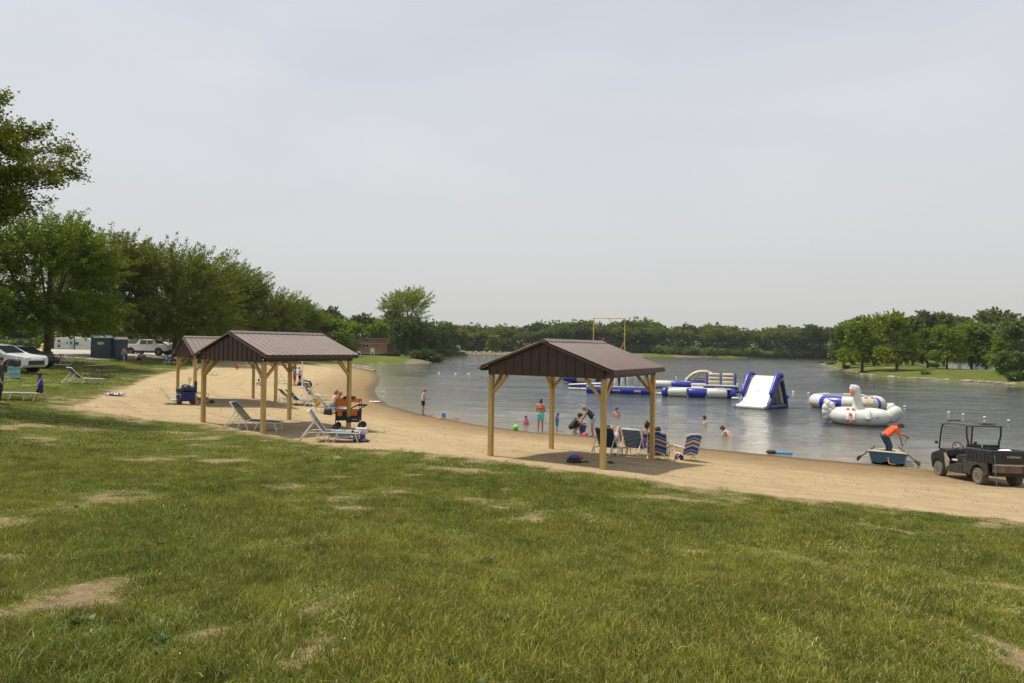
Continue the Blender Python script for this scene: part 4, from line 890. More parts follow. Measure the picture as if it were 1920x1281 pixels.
m = MB(); m.log((-1.75, -.2, .22), (1.75, -.2, .22), .3); m.log((-1.75, .9, .22), (1.75, .9, .22), .3); m.build('float_base', BD, r, smooth=True)
m = MB(); m.box((0, .3, .5), (3.3, 1.5, .12)); m.build('platform', WH, r, bevel=.03)
for z in (.86, 1.24, 1.62):
    for s in (-1, 1): q = MB(); q.log((s*.10, .1+(z-.86)*.25, z), (s*1.28, .1+(z-.86)*.25, z), .18, rnd=.9); q.build('roller', WC, r, smooth=True)
m = MB()
for x in (-1.42, 0, 1.42): m.tube([(x, .3, .55), (x, .42, 1.2), (x, .52, 1.78)], [.12, .12, .1] if x else [.06, .06, .05], 10)
m.build('frame', mat('purple_blue_vinyl', (.09, .08, .32), .4), r, smooth=True)
m = MB(); m.box((-.15, -.52, .3), (1.0, .01, .13)); m.build('name_strip', WH, r)
r = thing('step_float', 1311, 67.5, 'pair of low white floating steps left of the cream tube wall', 'inflatable', group=gc)
m = MB(); m.log((-.85, 0, .12), (.95, 0, .12), .2); m.build('lower_step', WH, r, smooth=True); m = MB(); m.log((-.85, .45, .42), (.95, .45, .42), .24); m.build('upper_step', WC, r, smooth=True)
for px, Y, L, lb in ((1386, 64, 1.5, 'thin dark walkway mat linking the tube wall towards the slide'), (1386, 55, 1.0, 'thin white walkway mat between the long beam and the slide'), (1233, 59.5, 1.3, 'thin white walkway mat left of the long beam'), (1088, 64.5, 2.0, 'thin white walkway mat at the left end of the course')):
    r = thing('walkway_mat', px, Y, lb, 'inflatable', group='walkway mats between the inflatables'); m = MB(); m.log((-L*.6, 0, .08), (0, 0, .08), .12, 10); m.log((0, 0, .08), (L*.6, 0, .08), .12, 10); m.build('mat_panel', BD if 'dark' in lb else WH, r, smooth=True)
r = thing('slalom_posts', 1160, 60.2, 'floating beam carrying a row of upright white tapered posts, seen through the shelter', 'inflatable', group=gc)
for a, b, c in ((-3.0, -1.9, BL), (-1.9, -.1, BL), (-.1, 2.0, BL), (2.0, 3.1, BL)): m = MB(); m.log((a, 0, .26), (b, 0, .26), .33, rnd=.12); m.build('float_tube', c, r, smooth=True)
m = MB(); m.box((0, .1, .60), (6.0, .62, .10)); m.build('deck', WH, r, bevel=.03)
m = MB(); m.box((-.2, -.335, .3), (.72, .02, .12)); m.box((1.75, -.335, .28), (.6, .02, .2)); m.build('name_strip', WH, r)
for x, h in ((-1.0, 1.2), (-.25, 1.0), (.38, 1.0), (.95, 2.0), (1.62, 1.9), (2.1, 2.0), (2.75, 1.3)):
    m = MB(); m.tube([(x, .1, .6), (x, .1, .7), (x, .1, .6+h*.6), (x, .1, .6+h*.92), (x, .1, .6+h)], [.2, .23, .19, .15, .05], 12); m.build('upright', WH, r, smooth=True)
r = thing('wedge_float', 1095, 66, 'flat white topped blue wedge float under the left shelter edge', 'inflatable', group=gc)
m = MB(); m.loft([[(-1.6, -.3, .05), (-1.6, .9, .05), (-1.5, .9, .34), (-1.5, -.3, .34)], [(1.9, -.5, .0), (1.9, 1.1, .0), (1.9, 1.1, .50), (1.9, -.5, .50)]]); m.build('hull', BL, r, bevel=.1)
m = MB(); m.loft([[(-1.55, -.3, .36), (-1.55, .9, .36), (-1.55, .9, .44), (-1.55, -.3, .44)], [(1.9, -.5, .51), (1.9, 1.1, .51), (1.9, 1.1, .64), (1.9, -.5, .64)]]); m.build('deck', WH, r, bevel=.03)
r = thing('rocket_float', 1080, 77, 'blue and cream cone shaped log float at the far left of the course', 'inflatable', group=gc)
m = MB(); m.tube([(-1.65, 0, .45), (-1.5, 0, .45), (-.9, 0, .48), (.1, 0, .5)], [.1, .25, .42, .55], 16); m.build('nose', BL, r, smooth=True)
m = MB(); m.tube([(.1, 0, .5), (.9, 0, .5), (1.8, 0, .5)], [.55, .58, .5], 16); m.build('barrel', WC, r, smooth=True); m = MB(); m.box((-.75, -.0, .95), (1.6, .5, .1)); m.build('top_panel', WH, r, bevel=.04)
r = thing('inflatable_tower', 1148, 78, 'blue inflatable tower behind the right shelter, its blue top showing above the roof', 'inflatable', group=gc)
m = MB(); m.box((-.2, 0, .35), (3.6, 2.4, .8)); m.build('base', BD, r, bevel=.12)
for x in (-1.4, 1.0):
    for y in (-.9, .9): q = MB(); q.log((x, y, .4), (x*.75-.05, y*.8, 4.1), .28); q.build('column', BL if y < 0 else WH, r, smooth=True)
m = MB(); m.box((-.5, 0, 4.15), (1.5, 1.6, .35), taper=.8); m.build('top', BL, r, bevel=.1); m = MB(); m.box((-.2, -.2, 2.1), (2.2, .5, 3.2)); m.build('climbing_wall', BL, r, bevel=.1)
# yellow frame
YP = mat('yellow_steel', (.72, .50, .10), .5)
r = thing('swing_frame', 1141, 86, 'tall thin yellow steel frame with a top beam standing in the lake', 'frame')
hw = 2.07; zt = at(1141, 597, 86).z
for s in (-1, 1):
    m = MB(); m.tube([(s*hw, 0, -.5), (s*hw, 0, zt)], .062, 8); m.build('post', YP, r)
    m = MB(); m.tube([(s*hw, 0, zt*.62), (s*hw-(1.0 if s > 0 else .6), .6, 3.2)], .05, 6); m.build('brace', YP, r)
m = MB(); m.tube([(-hw-.15, 0, zt), (hw+.15, 0, zt)], .055, 8); m.build('top_beam', YP, r); m = MB(); m.tube([(0, 0, zt), (0, 0, zt-.2)], .03, 5); m.ball((0, 0, zt-.22), .07, 8); m.build('hook', BLK, r)
# buoys
bp = [(823, 699), (854, 700), (879, 700.5), (1228, 704), (1268, 707), (1287, 709), (1383, 720.5), (1393, 721.5), (1428, 714), (1487, 734), (1516, 737), (1531, 739), (1547, 740.5), (1665, 757.5), (1696, 762), (1779, 773), (1806, 777), (1846, 782.5), (1891, 789), (1233, 715)]
def where(px): return 'near the cabin point' if px < 900 else 'behind the climbing arches' if px < 1300 else 'beside the cream tube wall' if px < 1400 else 'behind the white slide' if px < 1500 else 'left of the trampoline' if px < 1600 else 'right of the swan' if px < 1750 else 'beyond the utility cart'
BW = mat('buoy_white', (.75, .76, .78), .4); BB = mat('buoy_blue', (.05, .08, .25), .4)
for i, (px, py) in enumerate(bp):
    p = atz(px, py+1.2, 0); k = MB(); q = max(.085, min(.14, p.y*.0018)); r = empty('buoy', (p.x, p.y, 0), 0, 'small white float buoy on the water %s' % where(px), 'buoy', 'buoys of the swimming line')
    k.ball((0, 0, .02), q, 12); k.build('float_ball', BW, r, smooth=True); k = MB(); k.lathe((0, 0, .0), [(q*1.01, -.03), (q*1.03, 0), (q*1.01, .03)], 12); k.tube([(0, 0, q), (0, 0, q+.03)], .02, 6); k.build('band', BB, r)
for px, py, lb in ((1234, 712, 'dark cormorant like bird sitting on the water behind the beams'),): pass
# --- rowing boat
def boat():
    p = G(1663, 873); az = atan2(p.x, p.y); r = empty('rowing_boat', (p.x, p.y, max(.0, p.z)+.0), -az-.04, 'blue fibreglass rowing boat with cream rim, pulled up at the water edge', 'boat'); r.rotation_euler.x = -.18; r.location.z += .06; r.scale = (.92, .7, .95)
    def ring(y, w, z0, h, inn=0):
        pts = []
        for s, zz in ((-1, h), (-.96, h*.75), (-.90, h*.42), (-.84, h*.12), (-.62, 0), (-.30, 0), (-.18, .06), (.18, .06), (.30, 0), (.62, 0), (.84, h*.12), (.90, h*.42), (.96, h*.75), (1, h)): pts.append((s*(w-inn), y, z0+max(zz, 0)+(inn if zz < h else 0)))
        return pts
    T = [(0, .66, .02, .44), (.5, .70, .0, .46), (1.4, .70, .0, .48), (2.1, .60, .04, .50), (2.5, .40, .14, .48), (2.65, .22, .28, .38)]
    out = [ring(*t) for t in T]; inn = [ring(y+(.04 if i == 0 else 0), w, z, h, .035) for i, (y, w, z, h) in enumerate(T)]
    n = 14
    def strip(rs, flip=False):
        vs = [q for g in rs for q in g]; fs = [(i*n+j, i*n+j+1, (i+1)*n+j+1, (i+1)*n+j) for i in range(len(rs)-1) for j in range(n-1)]; fs += [tuple(range(n)), tuple((len(rs)-1)*n+j for j in range(n))]; return vs, fs
    m = MB(); m.add(*strip(out)); BH = mat('blue_hull', (.008, .052, .088), .35, var=.25, scale=2)
    m.build('hull', BH, r, smooth=True)
    m = MB(); m.add(*strip(inn)); m.build('inner_hull', mat('boat_inside', (.45, .48, .45), .6), r, smooth=True)
    path = [(-w, y, z+h+.005) for y, w, z, h in T]+[(w, y, z+h+.005) for y, w, z, h in T[::-1]]; m = MB(); m.tube(path, .035, 8, closed=True); m.build('rim', mat('cream_rim', (.62, .56, .42), .5), r, smooth=True)
    for y in (.35, 1.4): m = MB(); m.box((0, y, .32), (1.22, .28, .05)); m.build('bench', mat('cream_rim', (.6, .5, .4)), r)
    m = MB(); m.tube([(.04, -.01, .26), (.05, -.06, .12), (.08, -.16, .03), (.18, -.3, .0), (.3, -.32, .0), (.16, -.36, .0)], .014, 6); m.build('mooring_rope', mat('orange_rope', (.75, .2, .06), .7), r)
    for s in (-1, 1): m = MB(); m.box((s*.715, 1.3, .50), (.05, .12, .08)); m.build('oarlock', mat('grey_metal', (.3, .3, .3), .4, .8), r)
    oa = mat('oar_wood', (.09, .065, .045), .7, var=.3)
    for (b0, b1, dY0, dY1, lb) in (((1640, 837), (1607, 861), 25.3, 24.4, 'weathered wooden oar resting outward on the left side of the boat'), ((1685, 838), (1725, 872), 25.0, 24.0, 'weathered wooden oar angled down over the right side of the boat')):
        a = at(*b0, dY0); b = at(*b1, dY1); d = (b-a).normalized(); o = empty('oar', a, 0, lb, 'oar', 'oars of the blue boat'); L = b-a
        m = MB(); m.tube([(0, 0, 0), L*.78], [.028, .026], 8); m.build('shaft', oa, o, smooth=True)
        m = MB(); side = Vector((0, 0, 1)).cross(d).normalized(); up = d.cross(side); P0 = L*.74
        rs = []
        for t, w_ in ((0, .028), (.25, .06), (.6, .085), (.92, .085), (1.0, .06)):
            c = P0+(L-P0)*t*1.02; rs.append([c-up*w_, c+side*.016, c+up*w_, c-side*.016])
        m.loft(rs); m.build('blade', oa, o)
boat()
# --- sand toys, ladder, paddle boards and dock
def lad():
    p = G(713, 752); r = empty('pool_ladder', p, -.5, 'small white ladder frame at the bend of the waterline', 'ladder'); m = MB(); wm_ = mat('white_pipe', (.7, .7, .68), .5)
    for x in (0, .42): m = MB(); m.tube([(x, 0, -.1), (x, 0, 1.0)], .022, 6); m.build('rail', wm_, r)
    for z in (.35, .7): m = MB(); m.tube([(0, 0, z), (.42, 0, z)], .018, 6); m.build('rung', wm_, r)
lad()
def dock():
    a = G(640, 683.5); b = G(702, 697); a.z = .22; b.z = .12
    r = empty('timber_edging', a, 0, 'long weathered timber edging lying along the end of the beach', 'timber'); m = MB(); m.bar((0, 0, 0), b-a, .5, .28); m.build('beam', mat('grey_timber', (.34, .29, .21), .9, var=.3, scale=2), r)
    m = MB(); d = (b-a); n = Vector((-d.y, d.x, 0)).normalized(); m.bar(d*.02+n*.5, d*.6+n*.55+Vector((0, 0, .25)), .35, .15); m.build('upper_board', mat('grey_timber'), r) if False else None
    for k, (t0, t1, cl, lb) in enumerate(((.05, .32, (.45, .42, .34), 'pale upturned paddle board on the grass edge behind the timber'), (.34, .55, (.12, .17, .2), 'dark grey paddle board beside the red ended one'), (.56, .80, (.45, .16, .09), 'paddle board with a faded red end near the waterline'))):
        p0 = a+d*t0+n*.7; p1 = a+d*t1+n*.75; p0.z = p1.z = .45; q = empty('paddle_board', p0, 0, lb, 'board', 'boards at the end of the beach'); L = p1-p0; m = MB(); s_ = n
        m.loft([[L*t-s_*w+Vector((0, 0, 0)), L*t+Vector((0, 0, .1)), L*t+s_*w, L*t-Vector((0, 0, .06))] for t, w in ((0, .06), (.12, .3), (.5, .4), (.88, .28), (1, .05))]); m.build('deck', mat('board%d' % k, cl, .5), q, smooth=True)
        m = MB(); m.box(L*.9-Vector((0, 0, .12)), (.05, .2, .2)); m.build('fin', BLK, q)
dock()
# ================================================================ people
SK = mat('skin', (.56, .33, .23), .55, var=.08, scale=5); SKT = mat('skin_tan', (.42, .22, .14), .55, var=.08); SKD = mat('skin_dark', (.22, .12, .08), .55, var=.08)
def cap(m, a, b, ra, rb, n=12):
    a = Vector(a); b = Vector(b); d = b-a; L = d.length
    if L < 1e-5: m.ball(a, ra, n); return
    d /= L; pts = []; rs = []
    for t in (1, .8, .5, .2): pts.append(a-d*ra*t); rs.append(max(.002, ra*sqrt(max(0, 1-t*t))))
    pts.append(a); rs.append(ra); pts.append(b); rs.append(rb)
    for t in (.2, .5, .8, 1): pts.append(b+d*rb*t); rs.append(max(.002, rb*sqrt(max(0, 1-t*t))))
    m.tube(pts, rs, n)
def remesh(m, name, mt, parent, vox, smooth=2):
    o = m.build(name, mt); md = o.modifiers.new('r', 'REMESH'); md.mode = 'VOXEL'; md.voxel_size = vox; md.adaptivity = 0
    if smooth: s = o.modifiers.new('s', 'SMOOTH'); s.iterations = smooth; s.factor = .5
    dg = bpy.context.evaluated_depsgraph_get(); me = bpy.data.meshes.new_from_object(o.evaluated_get(dg)); old = o.data; bpy.data.objects.remove(o); bpy.data.meshes.remove(old)
    me.polygons.foreach_set('use_smooth', [True]*len(me.polygons))
    if not me.materials: me.materials.append(mt)
    return link(me, name, parent)
def LR(x, y, z): return [(-x, y, z), (x, y, z)]
POSE = {
 'stand': dict(pel=(0, 0, .92), che=(0, .0, 1.24), nec=(0, -.01, 1.43), hea=(0, .02, 1.585), sho=LR(.175, -.01, 1.375), elb=LR(.235, -.04, 1.10), wri=LR(.235, .06, .86), hip=LR(.09, 0, .90), kne=LR(.10, .02, .49), ank=LR(.11, -.02, .08)),
 'lookdown': dict(pel=(0, 0, .92), che=(0, .02, 1.24), nec=(0, .02, 1.42), hea=(0, .08, 1.56), sho=LR(.175, .01, 1.37), elb=LR(.23, .0, 1.10), wri=LR(.14, .24, 1.02), hip=LR(.09, 0, .90), kne=LR(.09, .02, .49), ank=LR(.10, -.02, .08)),
 'walk': dict(pel=(0, 0, .90), che=(0, .05, 1.2), nec=(0, .06, 1.40), hea=(0, .10, 1.55), sho=[(-.17, .0, 1.34), (.17, .08, 1.34)], elb=[(-.22, .10, 1.09), (.22, -.08, 1.10)], wri=[(-.20, .30, .98), (.2, -.05, .86)], hip=LR(.085, 0, .88), kne=[(-.09, -.06, .48), (.09, .20, .50)], ank=[(-.10, -.34, .12), (.10, .26, .07)]),
 'crouch': dict(pel=(0, -.16, .36), che=(0, .08, .66), nec=(0, .19, .82), hea=(0, .29, .93), sho=LR(.18, .14, .76), elb=LR(.24, .36, .56), wri=LR(.13, .60, .46), hip=LR(.10, -.14, .36), kne=LR(.17, .30, .50), ank=LR(.15, .02, .10)),
 'bend': dict(pel=(0, -.10, .90), che=(0, .12, 1.17), nec=(0, .27, 1.30), hea=(0, .38, 1.37), sho=LR(.17, .22, 1.24), elb=LR(.19, .36, .98), wri=LR(.12, .50, .74), hip=LR(.09, -.09, .88), kne=LR(.10, -.02, .48), ank=LR(.11, -.06, .08)),
 'hug': dict(pel=(0, 0, .12), che=(0, .10, .42), nec=(0, .17, .58), hea=(0, .24, .71), sho=LR(.17, .12, .54), elb=LR(.22, .30, .36), wri=LR(.08, .46, .34), hip=LR(.09, .02, .11), kne=LR(.12, .40, .46), ank=LR(.11, .52, .07)),
 'sit': dict(pel=(0, 0, .12), che=(0, -.05, .45), nec=(0, -.06, .64), hea=(0, -.03, .79), sho=LR(.18, -.06, .58), elb=LR(.25, .05, .34), wri=LR(.22, .28, .24), hip=LR(.095, .02, .12), kne=LR(.13, .44, .16), ank=LR(.13, .52, -.28)),
 'recline': dict(pel=(0, 0, .12), che=(0, -.24, .33), nec=(0, -.38, .47), hea=(0, -.46, .58), sho=LR(.18, -.33, .42), elb=LR(.27, -.15, .26), wri=LR(.16, .08, .25), hip=LR(.09, .02, .12), kne=LR(.12, .36, .50), ank=LR(.12, .62, .12)),
 'lie': dict(pel=(0, 0, .12), che=(0, -.24, .33), nec=(0, -.38, .47), hea=(0, -.46, .58), sho=LR(.18, -.33, .42), elb=LR(.27, -.15, .26), wri=LR(.16, .08, .25), hip=LR(.09, .02, .12), kne=LR(.10, .44, .22), ank=LR(.10, .86, .12)),
 'table': dict(pel=(0, 0, .12), che=(0, .10, .44), nec=(0, .17, .62), hea=(0, .24, .76), sho=LR(.18, .15, .56), elb=LR(.24, .34, .36), wri=LR(.14, .55, .38), hip=LR(.09, .02, .12), kne=LR(.14, .42, .14), ank=LR(.14, .40, -.32)),
}
def person(loc, hd, H, pose, clothes, hair, label, skin=SK, group=None, vox=.0125, ov=None, hat=None, extras=None, child=False, tilt=0, wide=1.0):
    s = H/1.70; x, y, z = loc; r = empty('person', loc, -atan2(x, y)-radians(hd), label, 'person', group)
    P = {k: [Vector(q) for q in v] if isinstance(v, list) else Vector(v) for k, v in POSE[pose].items()}
    if ov:
        for k, v in ov.items(): P[k] = [Vector(q) for q in v] if isinstance(v, list) else Vector(v)
    hs = 1.28 if child else 1.0; w = wide
    def V(p): return p*s
    m = MB(); c = lambda a, b, ra, rb: cap(m, V(a), V(b), ra*s, rb*s)
    pel, che, nec, hea = P['pel'], P['che'], P['nec'], P['hea']; SH, EL, WR, HI, KN, AN = P['sho'], P['elb'], P['wri'], P['hip'], P['kne'], P['ank']
    c(pel, che, .115*w, .115*w); c(che, nec.lerp(che, .25), .11*w, .07); c(nec.lerp(che, .2), hea, .056, .05)
    hd_ = (hea-nec).normalized(); ht = hea+hd_*.03; m.ball(V(ht), .1*hs*s, 16, 0, (.86, 1.0, 1.12)); fwd = Vector((0, 1, 0)); f2 = (fwd-hd_*fwd.dot(hd_)).normalized()
    c(ht-hd_*.06*hs+f2*.03, ht-hd_*.075*hs+f2*.055, .05*hs, .04*hs)                       # jaw
    c(ht-hd_*.0+f2*.092*hs, ht-hd_*.03*hs+f2*.108*hs, .012*hs, .017*hs)                      # nose
    for sx in (-1, 1): m.ball(V(ht+Vector((sx*.088*hs, -.005, -.005))), .022*hs*s, 8, 0, (.5, .9, 1.3))
    for i in (0, 1):
        sg = -1 if i == 0 else 1
        c(HI[i]*1.0+Vector((0, 0, .02)), SH[i].lerp(nec, .38), .105*w, .062); c(SH[i].lerp(nec, .45), SH[i], .058, .052)
        c(SH[i], EL[i], .052*w, .040); c(EL[i], WR[i], .040, .026)
        c(HI[i], KN[i], .092*w, .056); c(KN[i], AN[i].lerp(KN[i], .65), .056, .058); c(AN[i].lerp(KN[i], .65), AN[i], .058, .035)
        ft = Vector((0, 1, 0)) if pose not in ('lie', 'recline') else Vector((0, .6, .8)).normalized(); c(AN[i]+Vector((0, -.02, -.03)), AN[i]+ft*.16-Vector((0, 0, .045)) if pose not in ('lie', 'recline') else AN[i]+ft*.15, .036, .03)
        d = (WR[i]-EL[i]).normalized(); pm = WR[i]+d*.06; c(WR[i], pm, .026, .034)
        side = d.cross(Vector((0, 1, 0))); side = side.normalized() if side.length > .2 else Vector((1, 0, 0)); cv = d.cross(side).normalized()
        for j in range(4):
            o = side*(j-1.5)*.021; L = (.062, .074, .07, .054)[j]; a = pm+o+d*.02; b = a+d*L*.55+cv*.008; e = b+d*L*.4+cv*.028; c(a, b, .0105, .0095); c(b, e, .0095, .008)
        a = WR[i]+d*.025+side*.028*(-sg); c(a, a+d*.035+side*.028*(-sg)+cv*.012, .013, .0105); c(a+d*.035+side*.028*(-sg)+cv*.012, a+d*.062+side*.032*(-sg)+cv*.02, .0105, .009)
    remesh(m, 'body', skin, r, vox*max(.75, s), 2)
    for nm, colr, kind in clothes:
        m = MB(); g = .016; c = lambda a, b, ra, rb: cap(m, V(a), V(b), ra*s, rb*s)
        if kind in ('tee', 'tank', 'vest', 'onesie', 'longtee'):
            e = {'vest': .035}.get(kind, g); c(pel+(che-pel)*(.05 if kind != 'vest' else .25), che, .115*w+e, .118*w+e); c(che, nec.lerp(che, .3), .11*w+e, .075+e*.3)
            for i in (0, 1):
                c(HI[i].lerp(SH[i], .15 if kind != 'vest' else .3), SH[i].lerp(nec, .38), .104*w+e, .066+e); 
                if kind in ('tee', 'longtee'): c(SH[i].lerp(nec, .4), SH[i], .06+e, .055+e); c(SH[i], SH[i].lerp(EL[i], .62 if kind == 'tee' else 1.0), .054+e, .052+e)
                else: c(SH[i].lerp(nec, .5), SH[i].lerp(nec, .2), .05+e, .045+e)
                if kind == 'longtee': c(EL[i], WR[i], .048+e, .035+e)
        if kind == 'bra':
            a = che.lerp(pel, .05); 
            for i in (0, 1): q = Vector(((SH[i].x)*.55, a.y, a.z)); c(Vector((0, a.y, a.z)), q, .118*w+.012, .088*w+.01)
            for i in (0, 1): c(Vector(((SH[i].x)*.5, a.y-.08, a.z)), SH[i].lerp(nec, .5)+Vector((0, -.03, .03)), .012, .010)
        if kind in ('shorts', 'pants', 'briefs', 'boardshorts', 'skirt'):
            f = {'shorts': .52, 'pants': .96, 'briefs': .06, 'boardshorts': .82, 'skirt': .6}[kind]; e = .03 if kind in ('boardshorts', 'skirt') else .02
            c(pel, pel.lerp(che, .12), .118*w+e*.6, .108*w+e*.6)
            for i in (0, 1):
                c(HI[i]+Vector((0, 0, .03)), HI[i].lerp(KN[i], min(1, f)), .098*w+e, (.092-.034*min(1, f))*w+e+.006)
                if kind == 'pants': c(KN[i], KN[i].lerp(AN[i], .9), .064+.012, .052+.01)
                if kind == 'briefs': pass
        o = remesh(m, nm, mat('cloth_%s' % '_'.join('%02x' % int(q*255) for q in colr), colr, .85, var=.15, scale=14), r, vox*max(.75, s)*1.15, 1)
    m = MB(); c = lambda a, b, ra, rb: cap(m, V(a), V(b), ra*s, rb*s)
    for sx in (-1, 1): m.ball(V(ht+f2*.088*hs+Vector((sx*.034*hs, 0, .008))), .012*hs*s, 8)
    c(ht+f2*.094*hs-hd_*.055*hs+Vector((-.018, 0, 0)), ht+f2*.094*hs-hd_*.055*hs+Vector((.018, 0, 0)), .006, .006)
    m.build('facial_features', mat('eye_dark', (.06, .03, .025), .4), r)
    if hair:
        hc, st = hair; m = MB(); c = lambda a, b, ra, rb: cap(m, V(a), V(b), ra*s, rb*s)
        m.ball(V(ht+hd_*.022*hs-f2*.016*hs), .108*hs*s, 16, 0, (.9, 1.0, 1.05)); 
        if st == 'bun': m.ball(V(ht+hd_*.12-f2*.045), .05*s, 12); m.ball(V(ht-hd_*.03-f2*.04), .09*s, 12)
        if st == 'long': c(ht-f2*.05, nec-f2*.06, .088, .06)
        if st == 'pony': c(ht-f2*.09, nec-f2*.11, .04, .02); m.ball(V(ht-hd_*.03-f2*.04), .09*s, 12)
        if st == 'short': m.ball(V(ht-hd_*.035-f2*.03), .09*hs*s, 12)
        remesh(m, 'hair', mat('hair_%s' % '_'.join('%02x' % int(q*255) for q in hc), hc, .7, var=.3, scale=20), r, .012*max(.8, s), 1)
    if hat:
        m = MB(); q = ht+hd_*.05; m.ball(V(q), .112*hs*s, 16, 0, (.95, 1.05, .85))
        if hat[1] == 'brim': m.lathe(V(q-hd_*.005), [(.16*s, 0), (.165*s, .006*s), (.1*s, .016*s), (.0, .02*s)], 18)
        if hat[1] == 'cap': m.box(V(q-f2*.13-hd_*.0), (.13*s, .12*s, .012*s))
        m.build('hat', mat('hat_dark', hat[0], .8), r, smooth=True)
    if extras: extras(r, {k: ([V(q) for q in v] if isinstance(v, list) else V(v)) for k, v in P.items()}, s)
    return r
def hp(px, ytop, ybase, Y=None):     # base point and standing height from picture rows
    g = G(px, ybase) if Y is None else at(px, ybase, Y); return g, (ybase-ytop)/F*g.y
BR = (.05, .028, .015); BLD = (.32, .20, .09); DK = (.012, .01, .009); NVY = (.02, .03, .07)
def bag(c, sz, mt, parent=None, name='bag', rz=0):
    m = MB(); x, y, z = sz; rs = []
    for t, q in ((0, .86), (.15, 1.02), (.55, .98), (.85, .8), (1, .55)):
        n = 12; ring = []
        for j in range(n):
            a = 2*pi*j/n; ca, sa = cos(a), sin(a); k = (abs(ca)**3+abs(sa)**3)**(-1/3); ring.append((ca*k*x/2*q, sa*k*y/2*q, z*t+.01*sin(5*a+t*4)))
        rs.append(ring)
    m.loft(rs); return m
# shore people
g, h = hp(793, 729, 778); person(g, 80, h, 'lookdown', [('top', (.42, .43, .44), 'tank'), ('briefs', (.015, .015, .02), 'shorts')], (BLD, 'long'), 'slim girl in grey top and black bottoms standing at the waterline by the toys', SKT)
def twell(r, P, s):
    m = MB(); m.ball(P['wri'][0]+Vector((-.02, 0, -.03)), .045*s, 10); m.build('wristband', mat('hat_dark', (.02, .02, .03)), r)
g, h = hp(1013, 749, 810); person(g, 8, h, 'lookdown', [('bikini_top', (.55, .07, .03), 'bra'), ('shorts', (.14, .62, .62), 'shorts')], (BR, 'bun'), 'woman in orange bikini top and turquoise shorts seen from behind at the waterline', SKT, extras=twell, ov=dict(kne=LR(.10, .02, .49), ank=LR(.115, -.02, .08)))
g, h = hp(1044, 775, 809); person(g, 70, h, 'lookdown', [('life_vest', (.03, .07, .25), 'vest'), ('swim_shorts', (.02, .22, .45), 'boardshorts')], ((.18, .08, .03), 'short'), 'toddler in blue life vest and blue shorts between the shelter posts', SK, child=True, vox=.016)
g = G(1076, 814); person(g, 75, 1.62, 'crouch', [('tank_top', (.015, .02, .03), 'tank'), ('shorts', (.02, .018, .02), 'boardshorts'), ], (DK, 'short'), 'man in black sleeveless shirt and cap crouching beside the toy bucket', SK, hat=((.02, .03, .06), 'cap'), wide=.98)
g, h = hp(1109, 762, 818); person(g, -82, h*1.13, 'bend', [('tank_top', (.012, .012, .014), 'tank'), ('denim_shorts', (.38, .44, .52), 'shorts')], (BLD, 'bun'), 'woman in black tank top and pale denim shorts bending towards the bucket', SKT)
def swimmer(px, ytop, Y, sub, hd, lb, clothes, hair, skin=SK, child=False, H=1.7, pose='stand', ov=None):
    x = at(px, 790, Y).x; ztop = at(px, ytop, Y).z; zz = ztop-H*(1.0 if pose == 'stand' else .88)-(.02 if not child else .06); return person((x, Y, zz), hd, H, pose, clothes, hair, lb, skin, child=child, ov=ov, vox=.016)
swimmer(986, 779, 35.3, 0, 185, 'small child in pink flowered float vest wading left of the woman in turquoise', [('float_vest', (.55, .16, .24), 'vest')], (BR, 'short'), SK, True, 1.1)
swimmer(1156, 765, 40.6, 0, 175, 'dark haired bather up to the chest in the water, framed by the shelter posts', [], (DK, 'short'))
swimmer(1321, 780, 37.0, 0, 245, 'bather with only a dark haired head above the water below the beam', [], (DK, 'short'))
swimmer(1370, 800, 31.8, 0, -70, 'bare backed bather leaning forward in the water below the slide', [], ((.03, .018, .012), 'short'), SK, pose='bend')
# man in the boat
def pole(r, P, s):
    m = MB(); a = P['wri'][0]+Vector((0, .07, -.04)); b = P['wri'][1]+Vector((0, .06, -.08)); d = (b-a); m.tube([a-d*.05, b+d*.9], .016, 6); m.build('paddle_shaft', mat('grey_timber', (.4, .36, .3), .8), r)
    m = MB(); q = P['hea']+Vector((0, .11, .02)); m.box(q, (.15, .02, .035)); m.build('sunglasses', BLK, r)
b0 = at(1668, 850, 25.3); bz = .12
person((b0.x, 25.3, bz), 62, 1.68, 'bend', [('orange_shirt', (.78, .10, .02), 'tee'), ('jeans', (.035, .05, .10), 'pants')], (BR, 'short'), 'man in orange shirt, jeans and dark hat bending over inside the blue boat', SKT, hat=((.03, .03, .035), 'brim'), extras=pole, vox=.011,
       ov=dict(pel=(0, -.22, .86), hip=LR(.09, -.21, .85), che=(0, .04, 1.10), nec=(0, .22, 1.24), hea=(0, .36, 1.27), sho=LR(.18, .16, 1.18), elb=[(-.2, .42, .98), (.24, .26, .92)], wri=[(-.04, .64, .86), (.02, .46, .60)]))
